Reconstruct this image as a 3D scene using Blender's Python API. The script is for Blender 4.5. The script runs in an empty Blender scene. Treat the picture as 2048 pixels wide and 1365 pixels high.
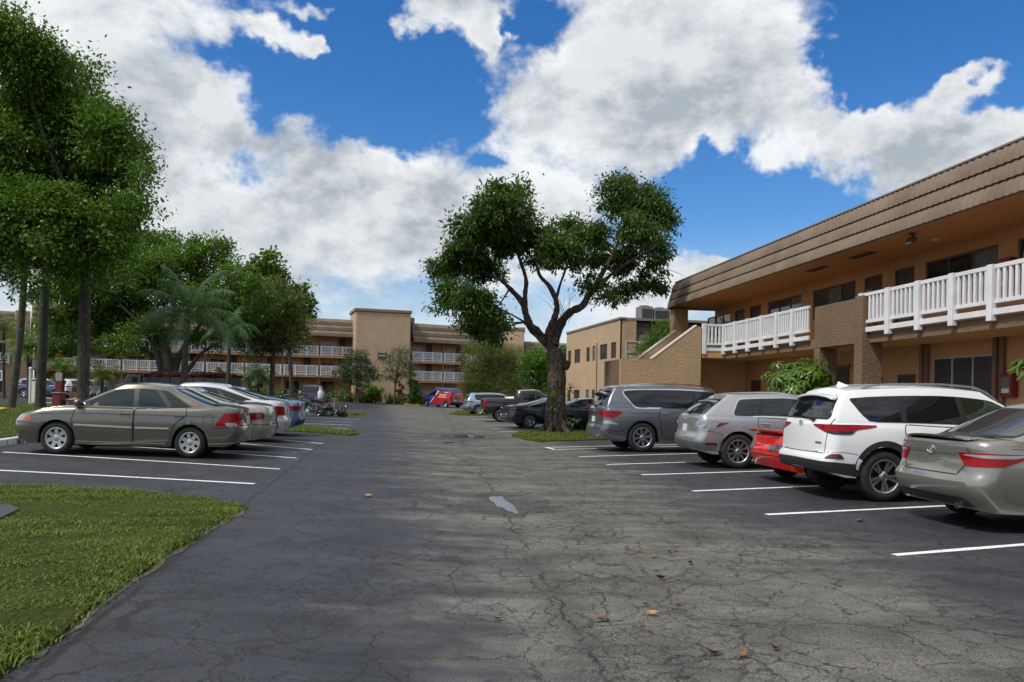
import bpy, bmesh, math, random
import numpy as np
from mathutils import Vector, Matrix
from mathutils.bvhtree import BVHTree
from mathutils.geometry import delaunay_2d_cdt

random.seed(7)
rng = np.random.default_rng(11)
R = math.radians
scene = bpy.context.scene
COL = scene.collection

# ------------------------------------------------------------------ camera
FPX, CX, HY, CAMH = 1540.0, 1024.0, 792.0, 1.5      # picture scale of the 2048 px wide photograph
ROLL = R(1.0)
cam_d = bpy.data.cameras.new('camera')
cam = bpy.data.objects.new('camera', cam_d)
COL.objects.link(cam)
cam.location = (0, 0, CAMH)
cam.rotation_mode = 'XYZ'
cam.matrix_world = Matrix.Translation((0, 0, CAMH)) @ Matrix.Rotation(R(90), 4, 'X') @ Matrix.Rotation(ROLL, 4, 'Z')
cam_d.sensor_width = 36.0
cam_d.lens = 36.0 * FPX / 2048.0
cam_d.shift_x = 0.0
cam_d.shift_y = (HY - 682.5) / 2048.0
cam_d.clip_start = 0.1
cam_d.clip_end = 3000
scene.camera = cam

# ------------------------------------------------------------------ exposure, sun
scene.view_settings.view_transform = 'Standard'
scene.view_settings.look = 'None'
scene.view_settings.exposure = 0.02
scene.view_settings.gamma = 1.0
scene.view_settings.use_curve_mapping = False
scene.cycles.max_bounces = 6
scene.cycles.transparent_max_bounces = 6
scene.cycles.caustics_reflective = False
scene.cycles.caustics_refractive = False
scene.cycles.sample_clamp_indirect = 6.0
scene.cycles.use_denoising = True

SUN_EL, SUN_AZ = R(55), R(234)       # azimuth from +Y clockwise: behind the camera, to the left
sun_d = bpy.data.lights.new('sun', 'SUN')
sun_d.energy = 3.2
sun_d.angle = R(9)
sun_d.color = (1.0, 0.95, 0.86)
sun = bpy.data.objects.new('sun', sun_d)
COL.objects.link(sun)
sdir = Vector((math.sin(SUN_AZ) * math.cos(SUN_EL), math.cos(SUN_AZ) * math.cos(SUN_EL), math.sin(SUN_EL)))
sun.rotation_euler = sdir.to_track_quat('Z', 'Y').to_euler()
sun.location = sdir * 60

# ------------------------------------------------------------------ picture <-> place
CR, SR = math.cos(ROLL), math.sin(ROLL)
def ray(px, py):
    dx, dy = px - CX, py - HY
    u, v = dx * CR + dy * SR, -dx * SR + dy * CR
    return u / FPX, -v / FPX          # X/Y, (Z-h)/Y
def hollow(X, Y):
    """height of the ground: a shallow drain runs down the drive, the left side climbs away from it"""
    d = X - (0.96 - 0.103 * Y)
    l = np.maximum(0, -d - 0.3)
    h = 0.66 * (1 - np.exp(-l * 0.044 / 0.66))
    t = np.clip((Y - 62) / 26, 0, 1)
    return h + 0.22 * t * t * (3 - 2 * t)
def H(X, Y):
    return float(hollow(np.float64(X), np.float64(Y)))
def G(px, py):
    """the point of the ground seen at that place of the photograph"""
    a, b = ray(px, py)
    Y, step = 2.0, 0.5
    while Y < 220:
        if CAMH + b * Y <= H(a * Y, Y): break
        Y += step
    lo, hi = Y - step, Y
    for _ in range(24):
        m = (lo + hi) / 2
        if CAMH + b * m <= H(a * m, m): hi = m
        else: lo = m
    return Vector((a * hi, hi, H(a * hi, hi)))
def AT(px, py, Y):
    a, b = ray(px, py)
    return Vector((a * Y, Y, CAMH + b * Y))
def ATZ(px, py, z):
    a, b = ray(px, py)
    Y = (z - CAMH) / b
    return Vector((a * Y, Y, z))
def ONG(px, Y, py=800):
    """ground point under picture column px at distance Y"""
    X = ray(px, py)[0] * Y
    return Vector((X, Y, H(X, Y)))
def azel(px, py):
    a, b = ray(px, py)
    return math.atan2(a, 1.0), math.atan2(b, math.hypot(a, 1))

# ------------------------------------------------------------------ sky
world = bpy.data.worlds.new('World')
scene.world = world
world.use_nodes = True
WN, WL = world.node_tree.nodes, world.node_tree.links
WN.clear()
class NB:
    """small helper that adds nodes to a tree"""
    def __init__(s, tree): s.N, s.L = tree.nodes, tree.links
    def put(s, sock, v):
        if isinstance(v, bpy.types.NodeSocket): s.L.new(v, sock)
        elif v is not None:
            try: sock.default_value = v
            except Exception: sock.default_value = (v, v, v)
    def m(s, op, a, b=None, c=None, clamp=False):
        n = s.N.new('ShaderNodeMath'); n.operation = op; n.use_clamp = clamp
        for i, v in enumerate((a, b, c)):
            if v is not None: s.put(n.inputs[i], v)
        return n.outputs[0]
    def vm(s, op, a, b=None, scale=None):
        n = s.N.new('ShaderNodeVectorMath'); n.operation = op
        s.put(n.inputs[0], a)
        if b is not None: s.put(n.inputs[1], b)
        if scale is not None: s.put(n.inputs['Scale'], scale)
        return n.outputs['Value'] if op in ('DOT_PRODUCT', 'LENGTH', 'DISTANCE') else n.outputs[0]
    def xyz(s, x, y, z):
        n = s.N.new('ShaderNodeCombineXYZ')
        for i, v in enumerate((x, y, z)): s.put(n.inputs[i], v)
        return n.outputs[0]
    def sep(s, v):
        n = s.N.new('ShaderNodeSeparateXYZ'); s.put(n.inputs[0], v); return n.outputs
    def noise(s, vec, scale, detail=4, rough=0.55, dist=0.0, out=0, lac=2.0):
        n = s.N.new('ShaderNodeTexNoise')
        s.put(n.inputs['Vector'], vec); n.inputs['Scale'].default_value = scale
        n.inputs['Detail'].default_value = detail; n.inputs['Roughness'].default_value = rough
        n.inputs['Distortion'].default_value = dist; n.inputs['Lacunarity'].default_value = lac
        return n.outputs[out]
    def vor(s, vec, scale, feature='F1', rand=1.0, out=0):
        n = s.N.new('ShaderNodeTexVoronoi'); n.feature = feature
        s.put(n.inputs['Vector'], vec); n.inputs['Scale'].default_value = scale
        n.inputs['Randomness'].default_value = rand
        return n.outputs[out]
    def ramp(s, v, lo, hi, a=0.0, b=1.0, smooth=True):
        n = s.N.new('ShaderNodeMapRange'); n.interpolation_type = 'SMOOTHSTEP' if smooth else 'LINEAR'
        s.put(n.inputs[0], v)
        for i, x in enumerate((lo, hi, a, b)): s.put(n.inputs[1 + i], x)
        return n.outputs[0]
    def mix(s, f, a, b, blend='MIX'):
        n = s.N.new('ShaderNodeMix'); n.data_type = 'RGBA'; n.blend_type = blend
        s.put(n.inputs[0], f)
        for sock, v in ((n.inputs[6], a), (n.inputs[7], b)):
            if isinstance(v, tuple) and len(v) == 3: v = v + (1,)
            s.put(sock, v)
        return n.outputs[2]
    def bump(s, h, strength=0.3, dist=0.02, normal=None):
        n = s.N.new('ShaderNodeBump'); n.inputs['Strength'].default_value = strength
        n.inputs['Distance'].default_value = dist; s.put(n.inputs['Height'], h)
        if normal is not None: s.put(n.inputs['Normal'], normal)
        return n.outputs[0]
    def pos(s, which='Object'):
        return s.N.new('ShaderNodeTexCoord').outputs[which]
    def mapping(s, v, scale=(1, 1, 1), loc=(0, 0, 0), rot=(0, 0, 0)):
        n = s.N.new('ShaderNodeMapping'); s.put(n.inputs[0], v)
        n.inputs['Scale'].default_value = scale; n.inputs['Location'].default_value = loc; n.inputs['Rotation'].default_value = rot
        return n.outputs[0]

def build_sky():
    b = NB(world.node_tree)
    sky = WN.new('ShaderNodeTexSky'); sky.sky_type = 'NISHITA'
    sky.sun_disc = False; sky.sun_elevation = SUN_EL; sky.sun_rotation = SUN_AZ
    sky.air_density = 1.0; sky.dust_density = 0.4; sky.ozone_density = 3.0
    hs = WN.new('ShaderNodeHueSaturation'); hs.inputs['Saturation'].default_value = 1.36; hs.inputs['Value'].default_value = 1.36
    hs.inputs['Hue'].default_value = 0.507
    WL.new(sky.outputs[0], hs.inputs['Color'])
    d = b.vm('NORMALIZE', b.pos('Generated'))
    x, y, z = b.sep(d)
    az = b.m('ARCTAN2', x, y)
    el = b.m('ARCSINE', z)
    # warp the directions a little so that every edge of a cloud is ragged
    w = b.noise(d, 5.5, 5, 0.6, out=1)
    w2 = b.noise(d, 22.0, 4, 0.6, out=1)
    wv = b.vm('ADD', b.vm('SCALE', b.vm('SUBTRACT', w, (0.5, 0.5, 0.5)), scale=0.16), b.vm('SCALE', b.vm('SUBTRACT', w2, (0.5, 0.5, 0.5)), scale=0.045))
    p = b.vm('ADD', b.xyz(az, el, 0.0), wv)
    p = b.vm('MULTIPLY', p, (1, 1, 0))
    blobs = SKY_BLOBS
    acc = None
    for (px, py, rx, ry, wt) in blobs:
        a0, e0 = azel(px, py)
        k = 1.0 / FPX
        n = b.vm('SUBTRACT', p, (a0, e0, 0))
        n = b.vm('MULTIPLY', n, (1 / (rx * k * 0.92), 1 / (ry * k * 0.92), 0))
        q = b.vm('DOT_PRODUCT', n, n)
        g = b.m('EXPONENT', b.m('MULTIPLY', q, -1.0))
        acc = b.m('MULTIPLY_ADD', g, wt, 0.0 if acc is None else acc)
    # cloud texture in the dome's own directions
    nd = b.vm('MULTIPLY', d, (1, 1, 1.5))
    n1 = b.noise(nd, 5.6, 10, 0.62, 0.2)
    n2 = b.noise(b.vm('ADD', nd, (-0.035, 0.0, 0.05)), 5.6, 10, 0.62, 0.2)
    n3 = b.noise(nd, 2.1, 4, 0.5)
    n4 = b.noise(nd, 17.0, 6, 0.6)
    n5 = b.noise(b.vm('ADD', nd, (-0.012, 0.0, 0.018)), 17.0, 6, 0.6)
    dens = b.m('ADD', b.m('MULTIPLY_ADD', b.m('SUBTRACT', n1, 0.5), 2.3, 0.31), acc)
    dens = b.m('ADD', dens, b.ramp(el, 0.62, 0.95, 0.0, 0.30))
    mask = b.ramp(dens, -0.04, 0.50)
    lit = b.m('MULTIPLY_ADD', b.m('ADD', b.m('SUBTRACT', n1, n2), b.m('MULTIPLY', b.m('SUBTRACT', n4, n5), 0.35)), 3.0, 0.74, clamp=True)
    thick = b.ramp(b.m('MULTIPLY_ADD', b.m('SUBTRACT', n3, 0.5), 1.6, dens), 0.25, 0.95)
    shade = b.m('SUBTRACT', lit, b.m('MULTIPLY', thick, 0.38), clamp=True)
    cc = b.mix(shade, (4.2, 4.75, 5.25), (9.7, 9.8, 9.9))
    # low over the horizon the clouds lie in a soft blue grey veil
    low = b.ramp(el, 0.0, 0.22, 1.0, 0.0)
    cc = b.mix(b.m('MULTIPLY', low, 0.5), cc, (4.3, 5.2, 6.1))
    dens_low = b.m('MAXIMUM', mask, b.m('MULTIPLY', low, 0.92))
    col = b.mix(dens_low, hs.outputs[0], cc)
    bg = WN.new('ShaderNodeBackground'); bg.inputs['Strength'].default_value = 0.1
    WL.new(col, bg.inputs['Color'])
    out = WN.new('ShaderNodeOutputWorld')
    WL.new(bg.outputs[0], out.inputs['Surface'])
# patches of the dome: (place in the photograph, half widths, more or less cloud)
SKY_BLOBS = [
    (640, 110, 190, 150, -0.95), (850, 190, 150, 110, -0.95), (520, 170, 90, 90, -0.6), (1040, 60, 90, 70, -0.8), (700, 30, 160, 60, -0.6),
    (760, 245, 90, 45, -0.6), (490, 355, 110, 38, -0.85), (1400, 320, 75, 45, -0.9), (1540, 370, 160, 72, -1.05), (1420, 430, 80, 60, -0.8),
    (1900, 60, 170, 90, -1.1), (1740, 140, 80, 90, -0.9), (1800, 20, 120, 60, -0.5), (1690, 200, 40, 30, -0.6), (1980, 190, 70, 40, -0.5), (965, 330, 35, 22, -0.55),
    (1470, 470, 80, 36, -0.35), (1830, 330, 110, 60, 0.5), (1660, 430, 90, 50, -0.3),
    (250, 200, 230, 260, 0.55), (520, 75, 62, 42, 1.25), (615, 92, 46, 30, 1.2), (850, 40, 90, 56, 1.2), (975, 75, 34, 46, 1.0), (590, 8, 80, 22, 0.8), (1380, 160, 260, 170, 0.6),
    (1100, 230, 190, 90, 0.5), (700, 360, 260, 70, 0.45), (1900, 260, 170, 60, 0.7), (1910, 150, 60, 30, 0.9), (1820, 22, 22, 18, 0.9), (1700, 250, 90, 60, 0.4),
    (900, 480, 300, 90, 0.4), (1420, 540, 160, 70, 0.6), (380, 300, 120, 120, 0.4), (620, 400, 180, 60, 0.3),
]
build_sky()

# ------------------------------------------------------------------ materials
MATS = {}
def pbr(name):
    m = bpy.data.materials.new(name); m.use_nodes = True
    t = m.node_tree
    return m, NB(t), t.nodes['Principled BSDF']
def plain(name, col, rough=0.6, metal=0.0, var=0.12, scale=6.0, bump=0.0, bscale=40.0, coat=0.0, spec=0.5):
    """a surface with a little uneven tone, and some relief when bump is given"""
    if name in MATS: return MATS[name]
    m, b, p = pbr(name)
    v = b.pos()
    n = b.noise(v, scale, 5, 0.6)
    k = b.ramp(n, 0.25, 0.75, 1 - var, 1 + var, False)
    c = b.mix(1.0, tuple(col) + (1,), b.xyz(k, k, k), 'MULTIPLY')
    b.L.new(c, p.inputs['Base Color'])
    r = b.ramp(b.noise(v, scale * 2.3, 3), 0.2, 0.8, rough * 0.85, min(1, rough * 1.15), False)
    b.L.new(r, p.inputs['Roughness'])
    p.inputs['Metallic'].default_value = metal
    p.inputs['Specular IOR Level'].default_value = spec
    p.inputs['Coat Weight'].default_value = coat
    p.inputs['Coat Roughness'].default_value = 0.04
    if bump:
        b.L.new(b.bump(b.noise(v, bscale, 6, 0.6), bump, 0.02), p.inputs['Normal'])
    MATS[name] = m
    return m
def stucco(name, col, var=0.1, bump=0.55):
    if name in MATS: return MATS[name]
    m, b, p = pbr(name)
    v = b.pos()
    a = b.noise(v, 0.7, 4, 0.6); c2 = b.noise(b.mapping(v, (1.3, 1.3, 0.3)), 0.9, 6, 0.7)
    k = b.m('ADD', b.ramp(a, 0.3, 0.7, 1 - var, 1 + var * 0.6, False), b.ramp(c2, 0.5, 0.85, 0.0, -0.10, False))
    c = b.mix(1.0, tuple(col) + (1,), b.xyz(k, k, k), 'MULTIPLY')
    b.L.new(c, p.inputs['Base Color'])
    p.inputs['Roughness'].default_value = 0.9; p.inputs['Specular IOR Level'].default_value = 0.25
    h = b.m('ADD', b.noise(v, 9.0, 6, 0.65), b.m('MULTIPLY', b.vor(v, 26.0), 0.6))
    b.L.new(b.bump(h, bump, 0.05), p.inputs['Normal'])
    MATS[name] = m
    return m
def carpaint(name, col, metal=0.5, rough=0.3, coat=1.0):
    if name in MATS: return MATS[name]
    m, b, p = pbr(name)
    v = b.pos()
    dirt = b.ramp(b.noise(v, 3.0, 5, 0.65), 0.5, 0.8, 0.0, 0.16, False)
    c = b.mix(b.m('MULTIPLY', dirt, 0.35), tuple(col) + (1,), (0.12, 0.11, 0.095))
    b.L.new(c, p.inputs['Base Color'])
    p.inputs['Metallic'].default_value = metal
    b.L.new(b.m('ADD', b.m('MULTIPLY', dirt, 0.5), rough), p.inputs['Roughness'])
    p.inputs['Coat Weight'].default_value = coat
    b.L.new(b.m('MULTIPLY_ADD', dirt, 0.25, 0.03), p.inputs['Coat Roughness'])
    MATS[name] = m
    return m
def glassy(name, col, rough=0.03, spec=0.6):
    if name in MATS: return MATS[name]
    m, b, p = pbr(name)
    v = b.pos()
    n = b.noise(v, 2.0, 3)
    c = b.mix(n, tuple(x * 0.6 for x in col), tuple(x * 1.4 for x in col))
    b.L.new(c, p.inputs['Base Color'])
    p.inputs['Roughness'].default_value = rough
    p.inputs['Specular IOR Level'].default_value = spec
    MATS[name] = m
    return m
def leafmat(name, dark, light, yellow=None, trans=0.35, rough=0.45):
    if name in MATS: return MATS[name]
    m = bpy.data.materials.new(name); m.use_nodes = True
    b = NB(m.node_tree); N = b.N
    N.clear()
    at = N.new('ShaderNodeAttribute'); at.attribute_name = 'tone'
    f = at.outputs['Fac']
    c = b.mix(f, dark, light)
    if yellow: c = b.mix(b.ramp(f, 0.9, 1.0), c, yellow)
    p = N.new('ShaderNodeBsdfPrincipled'); b.L.new(c, p.inputs['Base Color'])
    p.inputs['Roughness'].default_value = rough; p.inputs['Specular IOR Level'].default_value = 0.35
    t = N.new('ShaderNodeBsdfTranslucent'); b.L.new(b.mix(0.5, c, (0.10, 0.16, 0.02)), t.inputs['Color'])
    mx = N.new('ShaderNodeMixShader'); mx.inputs[0].default_value = trans
    b.L.new(p.outputs[0], mx.inputs[1]); b.L.new(t.outputs[0], mx.inputs[2])
    o = N.new('ShaderNodeOutputMaterial'); b.L.new(mx.outputs[0], o.inputs['Surface'])
    MATS[name] = m
    return m
def bark(name, a, c2, scale=3.0, rings=0.0, bump=0.8, flake=False):
    if name in MATS: return MATS[name]
    m, b, p = pbr(name)
    v = b.pos()
    n = b.noise(b.mapping(v, (6, 6, 1.4)), scale, 7, 0.7)
    c = b.mix(b.ramp(n, 0.35, 0.7), a, c2)
    lich = b.ramp(b.noise(v, 5.0, 6, 0.7), 0.60, 0.68)
    c = b.mix(b.m('MULTIPLY', lich, 0.6), c, tuple(min(1, x * 2.2 + 0.03) for x in c2))
    h = n
    if flake:       # plates of bark that have come away low on the trunk
        fl = b.vor(b.vm('ADD', b.mapping(v, (1, 1, .45)), b.vm('SCALE', b.noise(v, 6.0, 4, 0.7, out=1), scale=.12)), 11.0, rand=1.0)
        fm = b.m('MULTIPLY', b.ramp(b.noise(v, 13.0, 5, 0.75), 0.56, 0.61), b.ramp(b.noise(v, 1.6, 3), 0.38, 0.55))
        c = b.mix(b.m('MULTIPLY', fm, 0.85), c, (0.40, 0.34, 0.27))
        h = b.m('ADD', h, b.m('MULTIPLY', fl, 0.8))
    if rings:
        z = b.sep(v)[2]
        rg = b.m('FRACT', b.m('ADD', b.m('MULTIPLY', z, rings), b.m('MULTIPLY', b.noise(v, 3.0, 2), 0.5)))
        h = b.m('MULTIPLY_ADD', rg, 0.5, n)
        c = b.mix(b.m('MULTIPLY', b.ramp(rg, 0.75, 1.0), 0.5), c, tuple(x * 0.35 for x in a))
    b.L.new(c, p.inputs['Base Color'])
    p.inputs['Roughness'].default_value = 0.9; p.inputs['Specular IOR Level'].default_value = 0.2
    b.L.new(b.bump(h, bump, 0.06), p.inputs['Normal'])
    MATS[name] = m
    return m

# ------------------------------------------------------------------ mesh helpers
class MB:
    def __init__(s): s.v, s.f = [], []
    def add(s, vs, fs):
        o = len(s.v); s.v.extend([tuple(p) for p in vs]); s.f.extend([tuple(i + o for i in f) for f in fs]); return s
    def box(s, c, d, rz=0.0, M=None):
        x, y, z = d[0] / 2, d[1] / 2, d[2] / 2
        vs = [Vector((a * x, q * y, e * z)) for e in (-1, 1) for q in (-1, 1) for a in (-1, 1)]
        if rz: vs = [Matrix.Rotation(rz, 3, 'Z') @ p for p in vs]
        if M is not None: vs = [M @ p for p in vs]
        vs = [p + Vector(c) for p in vs]
        return s.add(vs, [(0, 2, 3, 1), (4, 5, 7, 6), (0, 1, 5, 4), (2, 6, 7, 3), (0, 4, 6, 2), (1, 3, 7, 5)])
    def span(s, x0, x1, y0, y1, z0, z1):
        return s.box(((x0 + x1) / 2, (y0 + y1) / 2, (z0 + z1) / 2), (abs(x1 - x0), abs(y1 - y0), abs(z1 - z0)))
    def bar(s, a, b, w, h, up=(0, 0, 1)):
        a, b = Vector(a), Vector(b); d = b - a
        if d.length < 1e-6: return s
        t = d.normalized(); side = t.cross(Vector(up))
        if side.length < 1e-4: side = t.cross(Vector((1, 0, 0)))
        side.normalize(); u = side.cross(t)
        vs = [p + side * (i * w / 2) + u * (j * h / 2) for p in (a, b) for j in (-1, 1) for i in (-1, 1)]
        return s.add(vs, [(0, 2, 3, 1), (4, 5, 7, 6), (0, 1, 5, 4), (2, 6, 7, 3), (0, 4, 6, 2), (1, 3, 7, 5)])
    def tube(s, pts, rad, n=8, cap=True):
        pts = [Vector(p) for p in pts]
        if not hasattr(rad, '__len__'): rad = [rad] * len(pts)
        vs, fs = [], []
        ref = None
        for i, p in enumerate(pts):
            t = (pts[min(i + 1, len(pts) - 1)] - pts[max(i - 1, 0)])
            t = t.normalized() if t.length > 1e-9 else Vector((0, 0, 1))
            if ref is None:
                ref = t.cross(Vector((0.31, 0.95, 0.05)))
                if ref.length < 1e-3: ref = t.cross(Vector((1, 0, 0)))
            ref = (ref - t * ref.dot(t)).normalized(); q = t.cross(ref)
            for k in range(n):
                an = 2 * math.pi * k / n
                vs.append(p + (ref * math.cos(an) + q * math.sin(an)) * rad[i])
        for i in range(len(pts) - 1):
            for k in range(n):
                k2 = (k + 1) % n
                fs.append((i * n + k, i * n + k2, (i + 1) * n + k2, (i + 1) * n + k))
        if cap:
            fs.append(tuple(range(n - 1, -1, -1))); fs.append(tuple((len(pts) - 1) * n + k for k in range(n)))
        return s.add(vs, fs)
    def lathe(s, prof, n=24, M=None, close=False):
        """prof: (radius, height) pairs turned about the local Z axis"""
        vs, fs = [], []
        for r, z in prof:
            for k in range(n):
                a = 2 * math.pi * k / n
                p = Vector((r * math.cos(a), r * math.sin(a), z))
                vs.append(M @ p if M is not None else p)
        m = len(prof)
        for i in range(m - 1 if not close else m):
            j = (i + 1) % m
            for k in range(n):
                k2 = (k + 1) % n
                fs.append((i * n + k, i * n + k2, j * n + k2, j * n + k))
        return s.add(vs, fs)
    def prism(s, poly, axis, a, b):
        """poly: 2D outline; axis x: (y,z), y: (x,z), z: (x,y)"""
        n = len(poly)
        def P(q, t):
            return {'x': (t, q[0], q[1]), 'y': (q[0], t, q[1]), 'z': (q[0], q[1], t)}[axis]
        vs = [P(q, a) for q in poly] + [P(q, b) for q in poly]
        fs = [tuple(range(n - 1, -1, -1)), tuple(range(n, 2 * n))]
        for i in range(n):
            j = (i + 1) % n
            fs.append((i, j, n + j, n + i))
        return s.add(vs, fs)
    def mesh(s, name, smooth=None):
        me = bpy.data.meshes.new(name)
        me.from_pydata(s.v, [], s.f)
        bm = bmesh.new(); bm.from_mesh(me)
        bmesh.ops.recalc_face_normals(bm, faces=bm.faces)
        bm.to_mesh(me); bm.free()
        if smooth is not None:
            me.polygons.foreach_set('use_smooth', [True] * len(me.polygons))
            me.set_sharp_from_angle(angle=R(smooth))
        me.update()
        return me
def link(name, me, mat, parent=None, loc=None):
    o = bpy.data.objects.new(name, me)
    COL.objects.link(o)
    if mat is not None and not me.materials: me.materials.append(mat)
    if parent is not None: o.parent = parent
    if loc is not None: o.location = loc
    return o
def obj(name, mb, mat, parent=None, smooth=None, bevel=0.0, loc=None):
    o = link(name, mb.mesh(name, smooth), mat, parent, loc)
    if bevel:
        b = o.modifiers.new('bevel', 'BEVEL'); b.width = bevel; b.segments = 2; b.limit_method = 'ANGLE'; b.angle_limit = R(40)
    return o
def tag(o, label, cat, group=None):
    o['label'] = label; o['category'] = cat
    if group: o['group'] = group
    return o
def thing(name, label, cat, loc=(0, 0, 0), rz=0.0, group=None):
    o = bpy.data.objects.new(name, None); COL.objects.link(o)
    o.empty_display_size = 0.2
    o.location = loc; o.rotation_euler = (0, 0, rz)
    return tag(o, label, cat, group)
def struct(o):
    o['kind'] = 'structure'; return o
KIDS = {}
def copy_tree(o, parent=None, kids=None):
    if kids is None:
        kids = {}
        for q in list(COL.objects):
            if q.parent is not None: kids.setdefault(q.parent.name, []).append(q)
    c = o.copy(); COL.objects.link(c)
    if parent is not None: c.parent = parent
    for ch in kids.get(o.name, []): copy_tree(ch, c, kids)
    return c
def text_mesh(body, size, name, extrude=0.004):
    cu = bpy.data.curves.new(name, 'FONT'); cu.body = body; cu.size = size
    cu.align_x = 'CENTER'; cu.align_y = 'CENTER'; cu.extrude = extrude; cu.resolution_u = 2
    tmp = bpy.data.objects.new(name, cu); COL.objects.link(tmp)
    dg = bpy.context.evaluated_depsgraph_get()
    me = bpy.data.meshes.new_from_object(tmp.evaluated_get(dg))
    bpy.data.objects.remove(tmp); bpy.data.curves.remove(cu)
    me.name = name
    return me
def np_mesh(name, verts, faces_flat, nper, tone=None, smooth=False):
    """verts (n,3) array, faces as a flat index array of nper corners each"""
    me = bpy.data.meshes.new(name)
    nv, nf = len(verts), len(faces_flat) // nper
    me.vertices.add(nv); me.vertices.foreach_set('co', np.ascontiguousarray(verts, np.float32).ravel())
    me.loops.add(nf * nper); me.loops.foreach_set('vertex_index', np.ascontiguousarray(faces_flat, np.int32))
    me.polygons.add(nf)
    me.polygons.foreach_set('loop_start', np.arange(0, nf * nper, nper, dtype=np.int32))
    me.polygons.foreach_set('loop_total', np.full(nf, nper, np.int32))
    me.polygons.foreach_set('use_smooth', np.full(nf, smooth, bool))
    me.update(calc_edges=True)
    if tone is not None:
        a = me.attributes.new('tone', 'FLOAT', 'FACE')
        a.data.foreach_set('value', np.ascontiguousarray(tone, np.float32))
    return me

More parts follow.
